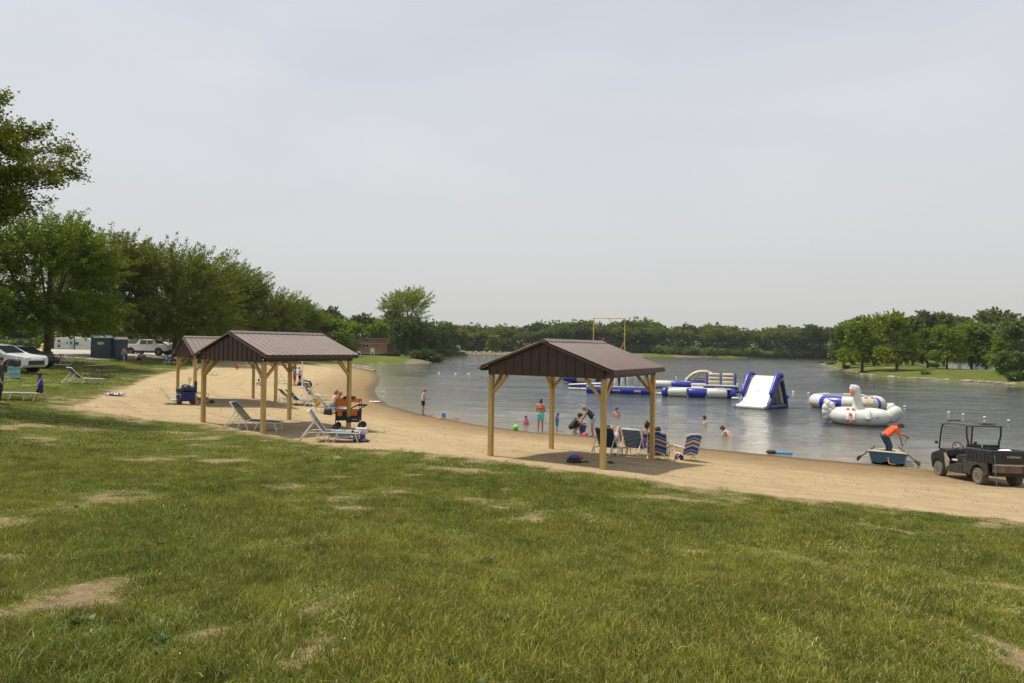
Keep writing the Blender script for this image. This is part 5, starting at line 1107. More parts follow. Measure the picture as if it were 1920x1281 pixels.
# seated group at the right shelter (chairs come with the furniture)
# far pair with ball, children on the sand
g, h = hp(552, 688, 724); person(g, 70, h, 'lookdown', [('shirt', (.03, .13, .42), 'tee'), ('long_shorts', (.50, .02, .02), 'boardshorts')], (DK, 'short'), 'boy in blue shirt and long red shorts beside the white umbrella pole', SKT, vox=.02)
g, h = hp(562, 688, 723); person(g, -70, h, 'lookdown', [('shirt', (.40, .45, .52), 'tee'), ('shorts', (.02, .02, .03), 'shorts')], (BLD, 'short'), 'blond boy in pale grey shirt facing the boy in red shorts', SK, vox=.02)
g = G(445, 694); person(g, -70, 1.05, 'crouch', [('swimsuit', (.42, .02, .03), 'tee'), ('swim_shorts', (.42, .02, .03), 'shorts')], (DK, 'short'), 'toddler in red swimsuit digging in the sand behind the shelters', SKT, child=True, vox=.02)
g = G(489, 713); person(g, 100, .95, 'crouch', [('swim_shirt', (.45, .25, .28), 'tee')], (DK, 'short'), 'small child in pale pink squatting on the sand behind the middle shelter post', SK, child=True, vox=.02)
g = G(488, 723); person(g, -60, .9, 'hug', [('swim_shirt', (.5, .45, .42), 'tee')], (DK, 'short'), 'tiny dark haired child sitting low on the sand behind the post', SK, child=True, vox=.02)
# lawn people
g, h = hp(76, 700, 751); person(g, -82, h, 'walk', [('life_vest', (.03, .04, .30), 'vest'), ('shorts', (.02, .02, .04), 'boardshorts')], ((.03, .02, .013), 'short'), 'barefoot boy in dark blue life vest walking left across the grass', SK, child=True, vox=.013)
g = G(-2, 757); person(g, 95, 1.72, 'stand', [('dark_shirt', (.035, .04, .03), 'tee'), ('dark_trousers', (.015, .018, .03), 'pants')], (BR, 'short'), 'adult in dark clothes cut off by the left picture edge', SK, vox=.016)
g, h = hp(232, 651, 679); person(g, 150, h, 'walk', [('shirt', (.40, .22, .17), 'tee'), ('blue_wrap', (.02, .16, .50), 'skirt')], (BR, 'short'), 'person with a bright blue towel wrap beside the portable toilets', SK, vox=.022)
# ================================================================ loungers, chairs, tables and small things
WF = mat('white_frame', (.72, .70, .64), .4); DKS = mat('dark_strap', (.018, .026, .036), .5); BLS = mat('blue_sling', (.03, .13, .25), .6, var=.15); GRS = mat('grey_green_sling', (.16, .20, .20), .6)
def lounger(p_head, p_foot, label, sling=BLS, back=42, straps=False, legs='trap', L=1.92, wd=.64, group='sun loungers along the beach'):
    a = G(*p_head) if len(p_head) == 2 else Vector(p_head); b = G(*p_foot) if len(p_foot) == 2 else Vector(p_foot); c = (a+b)/2; d = (b-a); yaw = atan2(d.y, d.x)
    st = c-Vector((cos(yaw), sin(yaw), 0))*L/2; z0 = gz(c.x, c.y); r = empty('sun_lounger', (st.x, st.y, z0), yaw, label, 'lounger', group)
    r.rotation_euler = (0, -atan2(gz(*(c+Vector((cos(yaw), sin(yaw), 0))*.8).xy)-gz(*(c-Vector((cos(yaw), sin(yaw), 0))*.8).xy), 1.6), yaw)
    bx = .78; h = .36; w = wd/2; al = radians(back); bl = .86
    top = Vector((bx-cos(al)*bl, 0, h+sin(al)*bl))
    m = MB(); rad = .016
    m.tube([(bx-.05, -w, h), (L-.05, -w, h), (L, -w*.8, h), (L, w*.8, h), (L-.05, w, h), (bx-.05, w, h)], rad, 7)
    m.tube([(.30, -w, h-.02), (bx, -w, h)], rad, 7); m.tube([(.30, w, h-.02), (bx, w, h)], rad, 7); m.build('seat_frame', WF, r, smooth=True)
    mid = Vector((bx-cos(al)*bl*.5, 0, h+sin(al)*bl*.5-.03))
    m = MB(); m.tube([(bx, -w, h), (mid.x, -w, mid.z), (top.x+.03, -w, top.z-.02), (top.x, -w*.75, top.z), (top.x, w*.75, top.z), (top.x+.03, w, top.z-.02), (mid.x, w, mid.z), (bx, w, h)], rad*1.25, 7); m.build('back_frame', WF, r, smooth=True)
    def slat(P, Q, n, name, mt, gap):
        m = MB()
        if straps:
            for i in range(n):
                t0 = (i+gap*.5)/n; t1 = (i+1-gap*.5)/n; A = P.lerp(Q, t0); B = P.lerp(Q, t1); nn = Vector((-(B-A).z, 0, (B-A).x)).normalized()*.006
                m.add([A+Vector((0, -w, 0))-nn, A+Vector((0, w, 0))-nn, B+Vector((0, w, 0))-nn, B+Vector((0, -w, 0))-nn, A+Vector((0, -w, 0))+nn, A+Vector((0, w, 0))+nn, B+Vector((0, w, 0))+nn, B+Vector((0, -w, 0))+nn], [(0, 1, 2, 3), (7, 6, 5, 4), (0, 4, 5, 1), (1, 5, 6, 2), (2, 6, 7, 3), (3, 7, 4, 0)])
        else:
            k = 8; grid = []
            for i in range(k+1):
                t = i/k; A = P.lerp(Q, t); sag = -.025*sin(pi*t); grid.append([(A.x, y, A.z+sag-.02*(1-(y/w)**2)) for y in (-w*.97, -w*.5, 0, w*.5, w*.97)])
            m.sheet(grid, .008)
        m.build(name, mt, r)
    slat(Vector((bx+.02, 0, h+.004)), Vector((L-.02, 0, h+.004)), 16, 'seat_sling', sling, .18); slat(Vector((bx-.02, 0, h+.02)), top+Vector((.03, 0, -.03)), 13, 'back_sling', sling, .22)
    if legs == 'trap':
        for y in (-w, w):
            for x0, x1 in ((.28, .86), (1.22, 1.80)):
                m = MB(); m.tube([(x0, y, h), (x0+.13, y, .03), (x0+.17, y, .015), (x1-.17, y, .015), (x1-.13, y, .03), (x1, y, h)], rad, 7); m.build('leg', WF, r, smooth=True)
    else:
        for x0, dx in ((.62, -.10), (.78, .14), (1.25, -.16), (1.80, .12)):
            m = MB(); m.tube([(x0, -w, h), (x0+dx, -w, .02), (x0+dx, w, .02), (x0, w, h)] if False else [(x0, -w, h), (x0+dx, -w, .0)], rad, 7); m.tube([(x0, w, h), (x0+dx, w, .0)], rad, 7); m.tube([(x0+dx*.6, -w, h*.4), (x0+dx*.6, w, h*.4)], rad*.7, 6); m.build('leg', WF, r, smooth=True)
    if back > 12:
        m = MB(); q = Vector((bx-cos(al)*bl*.55, 0, h+sin(al)*bl*.55)); m.tube([(q.x, -w, q.z), (q.x-.42, -w, .12), (q.x-.46, -w*.8, .09), (q.x-.46, w*.8, .09), (q.x-.42, w, .12), (q.x, w, q.z)], rad, 7); m.tube([(q.x-.42, -w, .12), (.32, -w, h-.03)], rad*.8, 6); m.tube([(q.x-.42, w, .12), (.32, w, h-.03)], rad*.8, 6); m.build('back_support', WF, r, smooth=True)
    return r, h
lounger((433, 803), (515, 808), 'dark strapped lounger with white frame under the left half of the middle shelter', DKS, 47, True, 'a')
lounger((578, 825), (657, 828), 'dark strapped lounger with a towel on it at the right post of the middle shelter', DKS, 52, True, 'a')
lounger((126, 719), (186, 720), 'single blue lounger with raised back on the grass before the empty picnic table', BLS, 42)
lounger((-34, 749.5), (62, 750.5), 'blue lounger lying flat at the left picture edge', BLS, 3)
lt, _ = lounger((86, 683), (134, 685), 'lounger in the shade under the first tree, with a person on it', GRS, 35)
lounger((130, 678), (163, 679), 'dark green lounger lying flat just right of the reclining person', mat('dark_green_sling', (.04, .07, .06), .6), 4)
l3, _ = lounger((306, 682), (342, 686), 'teal lounger with a seated person, left of the leftmost shelter', mat('teal_sling', (.09, .25, .28), .6), 48)
lounger((299, 664), (322, 665), 'blue lounger with steep back between the tree trunk and the white pickup', BLS, 65)
lounger((370, 701), (405, 704), 'blue lounger on the upper sand seen between the shelter posts', BLS, 35)
lounger((527, 719), (549, 721), 'grey lounger beside the two boys at the white pole', mat('grey_sling', (.25, .28, .32), .6), 50)
lounger((527, 756), (570, 758), 'leftmost of the loungers on the sand seen through the middle shelter', GRS, 38)
lounger((541, 759), (585, 761), 'blue seated lounger, second of the loungers seen through the middle shelter', BLS, 40)
lounger((566, 748), (608, 750), 'farthest lounger with a steep raised back behind the seated couple', GRS, 58)
l5, _ = lounger((578, 762), (622, 765), 'lounger draped with a yellow towel left of the seated couple', GRS, 52)
l6, _ = lounger((590, 773), (648, 776), 'lounger carrying the seated couple left of the orange wagon', mat('white_sling', (.55, .56, .52), .6), 44)
r1, _ = lounger((1122, 855), (1164, 851), 'navy lounger seen from behind with a person, left under the right shelter', mat('navy_sling', (.02, .05, .09), .6), 50)
r2, _ = lounger((1172, 857), (1212, 852), 'navy strapped lounger seen from behind next to the post of the right shelter', mat('navy_sling', (.02, .05, .09), .6), 48, True)
def onl(l, x, z=.36, y=0):   # world point on a lounger
    return l.matrix_basis @ Vector((x, y, z))
def face(l, loc):            # heading of a person facing the foot of the lounger
    yaw = l.rotation_euler.z; return math.degrees(pi/2-yaw)-math.degrees(atan2(loc[0], loc[1]))
def on_l(l, x, pose, H, cl, hair, lb, turn=0, y=0, z=.36, **k):
    p = onl(l, x, z, y); return person((p.x, p.y, p.z), face(l, p)+turn, H, pose, cl, hair, lb, **k)
# towels and bags on the loungers
def cloth(loc, rz, sx, sy, mt, label, name='towel', cat='towel', amp=.03, drape=0, seed=1, group=None):
    r_ = random.Random(seed); r = empty(name, loc, rz, label, cat, group); m = MB(); grid = []
    for i in range(9):
        row = []
        for j in range(9):
            x = (i/8-.5)*sx; y = (j/8-.5)*sy; z = amp*(sin(i*1.7+seed)*cos(j*1.3+seed*2)+r_.uniform(-.3, .3))+amp; z -= drape*max(0, abs(j/8-.5)-.28)*3.5; row.append((x+r_.uniform(-.02, .02), y, z+.02))
        grid.append(row)
    m.sheet(grid, .012); m.build('fabric', mt, r, smooth=True); return r
def stripes(name, cols, scale, axis='X', zig=0):
    t = NT(name); v = t.coord('Object'); sp = t.new('ShaderNodeSeparateXYZ'); t.L(v, sp.inputs[0]); f = sp.outputs[axis]
    if zig: g = t.math('ABSOLUTE', sp.outputs['X']); f = t.math('ADD', f, t.math('MULTIPLY', g, zig))
    f = t.math('FRACT', t.math('MULTIPLY', f, scale)); n = len(cols); t.L(t.ramp(f, [(i/n, c) for i, c in enumerate(cols)], 'CONSTANT'), t.b.inputs['Base Color']); t.b.inputs['Roughness'].default_value = .8; return t.m
p = onl(bpy.data.objects['sun_lounger.001'], 1.35, .37); cloth((p.x, p.y, p.z), 0, .7, .5, stripes('grey_pattern_towel', [(.4, .42, .44), (.1, .13, .16), (.5, .52, .52), (.08, .1, .12)], 9), 'grey patterned towel lying on the dark lounger by the post', amp=.02, drape=.25, seed=3)
ly = onl(l5, .75, .36, -.36); r = empty('yellow_towel', ly, l5.rotation_euler.z, 'yellow towel hanging from the side of a lounger', 'towel'); m = MB(); m.sheet([[(x, -.02-.02*sin(9*x), z), (x, .03+.015*sin(9*x), z)] for x in (0, 0)] if False else [[(x, -.03-.03*sin(14*x), .0+z) for z in (-.34, -.1, .1, .22)] for x in (-.16, -.08, 0, .08, .16)], .02); m.build('fabric', mat('yellow_cloth', (.75, .50, .03), .8), r)
cloth(G(216, 742)+Vector((0, 0, .02)), .1, .75, .5, stripes('navy_white_towel', [(.03, .04, .2), (.7, .7, .72), (.03, .04, .2), (.65, .66, .7)], 5), 'crumpled navy and white striped towel on the sand edge', amp=.05, seed=5)
p = onl(lt, .2, 0); cloth((p.x+1.0, p.y-.5, p.z+.02), .1, 1.2, .4, mat('white_cloth', (.7, .7, .72), .8), 'white cloth lying on the grass below the reclining person', amp=.03, seed=7)
cloth(G(702, 754)+Vector((0, 0, .02)), .1, .8, .5, mat('white_cloth', (.7, .7, .72), .8), 'flat white towel on the sand near the ladder frame', amp=.01, seed=9)
p = onl(l6, 1.3, .37); cloth((p.x, p.y, p.z-.02), l6.rotation_euler.z, 1.2, .66, mat('white_cloth', (.7, .7, .72), .8), 'white towel spread over the foot of the couples lounger', amp=.01, drape=.2, seed=11)
# people on them
on_l(lt, .75, 'recline', 1.65, [('top', (.03, .03, .035), 'tee'), ('shorts', (.1, .1, .11), 'shorts')], (BR, 'short'), 'person in black reclining with bent knees under the first tree', vox=.02)
on_l(l3, .85, 'recline', 1.7, [('shirt', (.06, .055, .07), 'tee'), ('shorts', (.09, .08, .08), 'shorts')], (DK, 'short'), 'person in dark shirt reclining on the teal lounger', vox=.022)
on_l(l6, 1.0, 'hug', 1.68, [('swim_shorts', (.16, .2, .22), 'boardshorts')], ((.2, .11, .05), 'bun'), 'sunburnt person with tied up hair hugging the knees on a lounger', turn=-8, vox=.016, skin=SK)
on_l(l6, 1.28, 'hug', 1.6, [('swimsuit', (.2, .03, .03), 'tank')], (BLD, 'short'), 'second tanned bather sitting close behind the one with tied hair', turn=5, y=.2, vox=.018, skin=SKT)
on_l(r1, 1.05, 'recline', 1.72, [('white_shirt', (.62, .61, .58), 'tee'), ('pale_shorts', (.60, .46, .46), 'shorts')], (BR, 'short'), 'person in white shirt with raised knees on the left navy lounger', skin=SK, ov=dict(che=(0, -.2, .36), nec=(0, -.28, .5), hea=(0, -.3, .6), kne=LR(.12, .33, .62)))
on_l(r2, 1.75, 'sit', 1.62, [('bikini_top', (.02, .015, .015), 'bra'), ('swim_bottoms', (.03, .08, .10), 'briefs')], (DK, 'bun'), 'woman in dark bikini sitting on the lounger end, half hidden by the post', turn=30, skin=SKT, z=.38, y=-.15)
p = onl(r2, 1.15, .38, -.1); r = empty('purple_bag', p, 0, 'round purple bag resting on the right navy lounger', 'bag'); b = bag((0, 0, 0), (.34, .26, .32), None); b.build('pouch', mat('purple_cloth', (.11, .03, .28), .6), r, smooth=True); m = MB(); m.tube([(-.1, 0, .28), (-.06, 0, .4), (.06, 0, .4), (.1, 0, .28)], .012, 6); m.build('strap', BLK, r)
# beach chairs
def beach_chair(loc, hd, mt, label, z=.2, rec=28, frame=WF):
    r = empty('beach_chair', loc, -atan2(loc[0], loc[1])-radians(hd), label, 'chair', 'low folding beach chairs'); w = .29; al = radians(90-rec); L = .72
    top = Vector((0, -.2-cos(al)*L, z+sin(al)*L))
    m = MB(); grid = [[(x, -.2-(cos(al)*L)*t, z+sin(al)*L*t+.015*sin(pi*t)) for x in (-w, -w/3, w/3, w)] for t in [i/7 for i in range(8)]]; m.sheet(grid, .012); m.build('backrest', mt, r)
    m = MB(); m.sheet([[(x, y, z+.03*(y+.2)*2-.02*(1-(x/w)**2)) for y in (-.2, -.02, .14, .28)] for x in (-w, -w/3, w/3, w)], .012); m.build('seat', mt, r)
    m = MB(); e = .014
    for s in (-1, 1):
        x = s*(w+.015); m.tube([(x, -.2, z), (x, top.y*.5-.1, (z+top.z)/2), (x, top.y, top.z), ], e, 6); m.tube([(x, .3, z+.03), (x, -.25, z)], e, 6)
    m.tube([(-w, top.y, top.z), (-w*.6, top.y-.02, top.z+.05), (w*.6, top.y-.02, top.z+.05), (w, top.y, top.z)], e, 6); m.build('frame', frame, r, smooth=True)
    for s in (-1, 1):
        x = s*(w+.035); m = MB(); m.tube([(x, .28, z+.25), (x, .2, z), (x, -.1, .01)], e, 6); m.build('leg', frame, r); m = MB(); m.tube([(x, -.36, z+.26), (x, -.1, z), (x, .22, .01)], e, 6); m.build('leg', frame, r)
        m = MB(); m.box((x, -.05, z+.265), (.055, .58, .022)); m.build('armrest', frame, r, bevel=.008)
    return r
ST = stripes('bright_striped_canvas', [(.03, .05, .28), (.03, .05, .28), (.5, .52, .5), (.08, .16, .2), (.45, .04, .03), (.6, .6, .58), (.04, .06, .3), (.2, .28, .3)], 1/.42, 'Z', .35)
SG = stripes('green_striped_canvas', [(.05, .15, .13), (.5, .5, .45), (.05, .08, .2), (.08, .2, .15)], 4, 'Z'); SY = stripes('yellow_patterned_canvas', [(.55, .5, .3), (.03, .03, .03), (.5, .42, .08), (.03, .04, .06)], 6, 'Z')
g = G(1233, 861); beach_chair(g, 5, ST, 'striped beach chair seen from behind with a man sitting in it', .22, 18)
person((g.x, g.y, g.z+.14), 5, 1.8, 'sit', [('swim_trunks', (.03, .04, .12), 'shorts')], ((.03, .02, .015), 'short'), 'bare shouldered man with short dark hair sitting in a striped chair', SK, wide=1.15, ov=dict(ank=LR(.14, .66, -.10), kne=LR(.14, .42, .2), nec=(0, -.12, .60), hea=(0, -.08, .73), sho=LR(.21, -.12, .54), che=(0, -.08, .42), elb=LR(.31, -.02, .34), wri=LR(.31, .2, .26)))
g = G(1287, 863); beach_chair(g, -35, ST, 'empty striped beach chair, rightmost under the open sky', .22, 20)
g = G(326, 757.5); beach_chair(g, 88, SY, 'beach chair with yellow and black pattern left of the blue wagon', .2, 32)
g = G(377, 757); beach_chair(g, 80, SG, 'green striped beach chair between the posts right of the blue wagon', .24, 30, mat('dark_frame', (.03, .05, .05), .5))
g = G(1273, 862); r = empty('mesh_bag', g, 0, 'small purple and red bag at the foot of the empty striped chair', 'bag'); bag(0, (.3, .22, .2), 0).build('pouch', mat('plum_cloth', (.15, .06, .14), .8), r, smooth=True); m = MB(); m.tube([(-.08, 0, .18), (0, 0, .27), (.08, 0, .18)], .01, 5); m.build('strap', ORG, r)
g = G(1250, 856); r = empty('side_pouch', g, 0, 'grey carry bag leaning beside the occupied striped chair', 'bag'); bag(0, (.2, .16, .34), 0).build('pouch', mat('grey_purple_cloth', (.13, .11, .15), .8), r, smooth=True); m = MB(); m.tube([(-.06, 0, .32), (0, 0, .42), (.06, 0, .32)], .01, 5); m.build('strap', BLK, r)
# pile of bags and sandals
g = G(1076, 868); r = empty('swim_bag', g, .2, 'black drawstring bag with blue and pink swim things under the right shelter', 'bag')
bag(0, (.42, .3, .15), 0).build('pouch', mat('black_cloth', (.02, .02, .025), .8), r, smooth=True)
for (x, y, z, q, cl) in ((.02, 0, .17, .11, (.04, .12, .42)), (.2, .02, .14, .09, (.5, .05, .14)), (-.06, .05, .15, .08, (.05, .09, .35))):
    m = MB(); m.ball((x, y, z), q, 10, 0, (1.1, .9, .7)); m.build('swim_clothes', mat('cl%.2f' % cl[0], cl, .7), r, smooth=True)
m = MB(); m.tube([(.15, -.1, .03), (.32, -.12, .05), (.42, -.05, .02)], .022, 6); m.build('strap', BLK, r)
def sandals(px, py, label, mt, rz=.3, s=1.0, n=2):
    for i in range(n):
        g = G(px+i*3.2*s, py); r = empty('sandal', (g.x, g.y, g.z), rz+i*.3, label[i], 'sandal', 'loose sandals'); m = MB(); m.lathe((0, 0, .0), [(.045, 0), (.05, .012), (.045, .02)], 12); m.v = [(x*1.0, y*2.3, z) for x, y, z in m.v]; m.build('sole', mt, r); m = MB(); m.tube([(-.045, -.02, .02), (0, .0, .065), (.045, -.02, .02)], .016, 6); m.build('strap', mt, r)
sandals(1142, 869, ('dark sandal left of its mate on the shaded sand', 'dark sandal right of its mate on the shaded sand'), NVYM := mat('navy_rubber', (.02, .03, .06), .6), s=1.3)
sandals(592, 721, ('black shoe left of another on the sand near the boys', 'black shoe right of another on the sand near the boys'), BLK, s=1.1)
# ball, bucket, toys
g = G(967, 807); r = empty('beach_ball', g+Vector((0, 0, .14)), 0, 'lime green ball lying on the wet sand', 'ball'); m = MB(); m.ball((0, 0, 0), .15, 20); m.build('shell', mat('lime', (.14, .75, .06), .35), r, smooth=True); m = MB(); m.ball((0, -.12, .08), .035, 8, 0, (1, .4, 1)); m.build('valve', mat('lime2', (.3, .8, .2), .4), r)
def bucket(loc, cl, label, h=.26, w=.13, fill=None):
    r = empty('sand_bucket', loc, 0, label, 'bucket'); m = MB(); m.lathe((0, 0, 0), [(w*.72, 0), (w, h), (w*1.06, h), (w*1.06, h-.02), (w*.94, h-.02), (w*.68, .02), (0, .02)], 18); m.build('pail', mat('pail%.2f' % cl[2], cl, .4), r, smooth=True); m = MB(); m.tube([(-w, 0, h), (-w*.7, -.05, h+.09), (0, -.07, h+.12), (w*.7, -.05, h+.09), (w, 0, h)], .008, 5); m.build('handle', WF, r); return r
g = G(832, 783); bucket(g, (.04, .32, .72), 'bright blue sand bucket lying near the waterline', .24)
g = G(1092, 812); bucket(g, (.05, .10, .35), 'blue and pink toy bucket between the crouching man and the bending woman', .34, .2); 
g2 = Vector((g.x, g.y, g.z+.34)); r = empty('grey_basket', g2, 0, 'grey mesh basket held over the toy bucket', 'basket'); m = MB(); m.lathe((0, 0, 0), [(.13, 0), (.2, .2), (.22, .2), (.20, .19), (.12, .015), (0, .015)], 14); m.build('basket', mat('grey_plastic', (.28, .33, .34), .6), r, smooth=True); m = MB(); m.tube([(-.2, 0, .2), (0, -.05, .27), (.2, 0, .2)], .012, 5); m.build('handle', WF, r)
g = G(1094, 815); r = empty('pink_toy', g-Vector((-.05, .25, 0)), 0, 'pink plastic toy at the foot of the bucket', 'toy'); m = MB(); m.lathe((0, 0, 0), [(.16, 0), (.15, .07), (.08, .13), (0, .14)], 12); m.build('shell', mat('hot_pink', (.65, .03, .14), .4), r, smooth=True); m = MB(); m.ball((.1, -.08, .1), .03, 8); m.build('knob', YLW, r)
for px, py, cl, lb in ((813, 785.5, (.8, .35, .05), 'orange sand shovel by the waterline'), (822, 786.5, (.75, .1, .04), 'red sand rake left of the blue bucket'), (849, 786, (.75, .12, .04), 'red sand mould right of the blue bucket')):
    g = G(px, py); r = empty('sand_toy', g, random.uniform(0, 2), lb, 'toy', 'sand toys by the water'); m = MB(); m.tube([(0, 0, .03), (.26, 0, .03)], .02, 6); m.build('handle', mat('toy%.2f' % cl[1], cl, .5), r); m = MB(); m.box((.34, 0, .03), (.16, .13, .03)); m.build('blade', mat('toy%.2f' % cl[1], cl, .5), r, bevel=.01)
g = G(1455, 852); r = empty('float_mat', Vector((g.x, g.y+.2, .03)), -.2, 'blue swim float lying at the water edge', 'float'); m = MB(); m.log((0, 0, .0), (.7, -.1, .0), .08, 10); m.build('tube', mat('swim_blue', (.03, .22, .5), .5), r, smooth=True); m = MB(); m.ball((-.1, 0, .03), .14, 10, 0, (1.6, 1, .6)); m.build('head_rest', BLK, r, smooth=True)
# bags near the far boys, white pole
g = G(566.5, 727); r = empty('umbrella_pole', g, 0, 'thin white beach umbrella pole standing beside the two boys', 'pole'); m = MB(); m.tube([(0, 0, -.1), (-.02, 0, 2.7)], .05, 8); m.build('pole', mat('white_pipe', (.7, .7, .68), .5), r); m = MB(); m.box((0, 0, .05), (.6, .4, .1)); m.tube([(0, 0, 2.7), (.35, 0, 2.85)], .02, 5); m.build('foot', mat('white_pipe'), r)
for px, py, sx, lb in ((574, 726, .9, 'largest black bag right of the white pole'), (563.5, 724, .5, 'small black bag left of the white pole foot'), (569.5, 724, .45, 'dark bag touching the white pole')):
    g = G(px, py); r = empty('beach_bag', g, 0, lb, 'bag', 'black bags at the white pole'); bag(0, (sx, .5, .5 if sx > .6 else .35), 0).build('pouch', mat('black_cloth', (.02, .02, .025), .8), r, smooth=True); m = MB(); m.tube([(-.15, 0, .4), (0, 0, .55), (.15, 0, .4)], .03, 5); m.build('strap', BLK, r)
g = G(615, 778); r = empty('tote_bag', g, .2, 'black square tote bag below the seated couple', 'bag'); bag(0, (.42, .25, .3), 0).build('pouch', mat('black_cloth'), r, smooth=True) if False else bag(0, (.42, .25, .3), 0).build('pouch', DKS, r, smooth=True); m = MB(); m.tube([(-.12, 0, .28), (-.06, 0, .4), (.06, 0, .4), (.12, 0, .28)], .012, 5); m.build('strap', BLK, r)
# wagons
def orange_wagon():
    g = G(659, 804.5); r = empty('stroller_wagon', g, -atan2(g.x, g.y)-.15, 'black and orange canopy wagon behind the post of the middle shelter', 'wagon'); r.scale = (.92, .8, .92); OR = mat('orange_canvas', (.58, .15, .015), .7); Y0 = -.3; Y1 = .3; x0, x1 = -.62, .36
    m = MB(); m.box((-.13, 0, .58), (.98, .56, .40)); m.build('tub', mat('black_canvas', (.015, .018, .03), .7), r, bevel=.02)
    m = MB(); m.box((-.46, -.288, .72), (.2, .02, .3)); m.box((.1, -.29, .7), (.34, .02, .22)); m.box((-.13, -.288, .84), (.96, .02, .06)); m.build('side_flap', OR, r)
    m = MB(); m.box((.10, -.36, .44), (.56, .14, .22)); m.build('front_pocket', DKS, r, bevel=.02); m = MB(); m.box((.18, -.432, .45), (.2, .004, .02)); m.build('pocket_mark', WH, r)
    for x in (x0, x1):
        for y in (Y0, Y1): m = MB(); m.tube([(x, y, .2), (x, y, .9)], .02, 6); m.build('corner_pole', BLK, r); m = MB(); m.tube([(x, y, .9), (x, y, 1.28)], .012, 6); m.build('canopy_pole', BLK, r)
    m = MB(); m.sheet([[(x, y, 1.30-.12*abs(y/.3)**2+(.03 if i == 1 else 0)) for y in (-.3, -.15, 0, .15, .3)] for i, x in enumerate((x0, -.2, 0, .1, x1))], .02); m.build('canopy', OR, r)
    m = MB(); m.sheet([[(x, -.302, z) for z in (1.02, 1.1, 1.2)] for x in (x0, -.4, -.15)], .02); m.box((-.38, -.30, 1.11), (.5, .012, .2)); m.build('canopy_skirt', OR, r)
    m = MB(); m.box((-.1, 0, 1.35), (.5, .4, .07)); m.build('roof_pouch', BLK, r, bevel=.02)
    m = MB(); m.tube([(.0, -.27, .62), (.02, -.27, .9), (.25, -.27, 1.02), (.62, -.27, 1.02), (.62, .27, 1.02), (.25, .27, 1.02), (.0, .27, .9)], .022, 8); m.tube([(.62, -.27, 1.02), (.4, -.27, .9), (.38, -.27, .4)], .02, 8); m.build('push_handle', BLK, r, smooth=True)
    for x, q in ((x0+.02, .13), (.44, .15)):
        for y in (-.32, .32): m = MB(); m.lathe((x, y, q), [(q*.45, -.03), (q, -.03), (q, .03), (q*.45, .03)], 18, axis='Y'); w_ = m.build('wheel', BLK, r, smooth=True); m = MB(); m.lathe((x, y, q), [(0, -.035), (q*.4, -.035), (q*.4, .035), (0, .035)], 12, axis='Y'); m.build('hub', GY, w_)
    for i in range(2): pass
    g = G(669, 826); r = empty('cooler_box', g, -.1, 'white box standing in front of the orange wagon', 'box'); m = MB(); m.box((0, 0, .16), (.2, .25, .32)); m.box((.12, .1, .30), (.36, .2, .22)); m.build('case', WH, r, bevel=.01); m = MB(); m.box((.02, -.127, .22), (.02, .004, .1)); m.box((.06, -.127, .12), (.03, .004, .04)); m.build('print', BLK, r)
    g = G(678, 829); r = empty('dark_clothes', g, .1, 'heap of black and purple clothes before the white box', 'clothes'); m = MB(); m.ball((0, 0, .04), .2, 12, 0, (1.3, .8, .35)); m.build('fabric', BLK, r, smooth=True); m = MB(); m.box((.02, .1, .14), (.16, .12, .22)); m.build('purple_pack', mat('purple_cloth'), r, bevel=.02) if 'purple_cloth' in _mc else None
    g = G(650, 823); r = empty('purple_towel', g, .1, 'flat purple towel under the lounger by the post', 'towel'); m = MB(); m.sheet([[(x, y, .03+.015*sin(9*x+5*y)) for y in (-.12, 0, .12)] for x in (-.3, -.1, .1, .3)], .02); m.build('fabric', mat('purple_cloth'), r)
mat('purple_cloth', (.11, .03, .28), .6)
orange_wagon()
g = G(350, 758); r = empty('beach_wagon', g, -atan2(g.x, g.y)+.1, 'dark blue folding wagon loaded with bags at the leftmost shelter post', 'wagon'); BC = mat('blue_canvas', (.010, .018, .09), .75)
m = MB(); m.box((-.05, 0, .36), (.75, .5, .42)); m.build('tub', BC, r, bevel=.05)
for x, z, q in ((-.25, .66, .2), (-.02, .74, .22), (.2, .68, .2), (-.1, .85, .12)): m = MB(); m.ball((x, 0, z), q, 12, 0, (1.1, 1, .8)); m.build('packed_bag', DKS if x < .1 else BC, r, smooth=True)
m = MB(); m.box((.36, .05, .80), (.12, .3, .55)); m.build('folded_chair', mat('navy_cloth', (.02, .025, .08), .7), r, bevel=.02)
m = MB(); m.tube([(.05, -.1, .6), (.1, -.12, 1.12)], .012, 6); m.tube([(.1+.07*cos(a), -.12, 1.18+.055*sin(a)) for a in [i*pi/5 for i in range(10)]], .014, 6, closed=True); m.build('pull_handle', BLK, r)
for x in (-.32, .24):
    for y in (-.28, .28): m = MB(); m.lathe((x, y, .11), [(.04, -.03), (.11, -.03), (.11, .03), (.04, .03)], 14, axis='Y'); m.build('wheel', BLK, r, smooth=True)
g = G(360, 757); r = empty('pink_bag', g, 0, 'small pale pink bag beside the blue wagon', 'bag'); bag(0, (.22, .2, .26), 0).build('pouch', mat('pale_pink', (.55, .40, .46), .7), r, smooth=True); m = MB(); m.tube([(-.06, 0, .24), (0, 0, .33), (.06, 0, .24)], .01, 5); m.build('strap', WF, r)
g = G(397, 756); r = empty('green_bag', g, 0, 'small dark green thing lying alone on the sand', 'bag'); m = MB(); m.ball((0, 0, .08), .12, 10, 0, (1.3, 1, .7)); m.build('pouch', mat('dark_green_cloth', (.02, .09, .07), .7), r, smooth=True); m = MB(); m.tube([(-.1, 0, .1), (0, 0, .2), (.1, 0, .1)], .01, 5); m.build('strap', BLK, r)
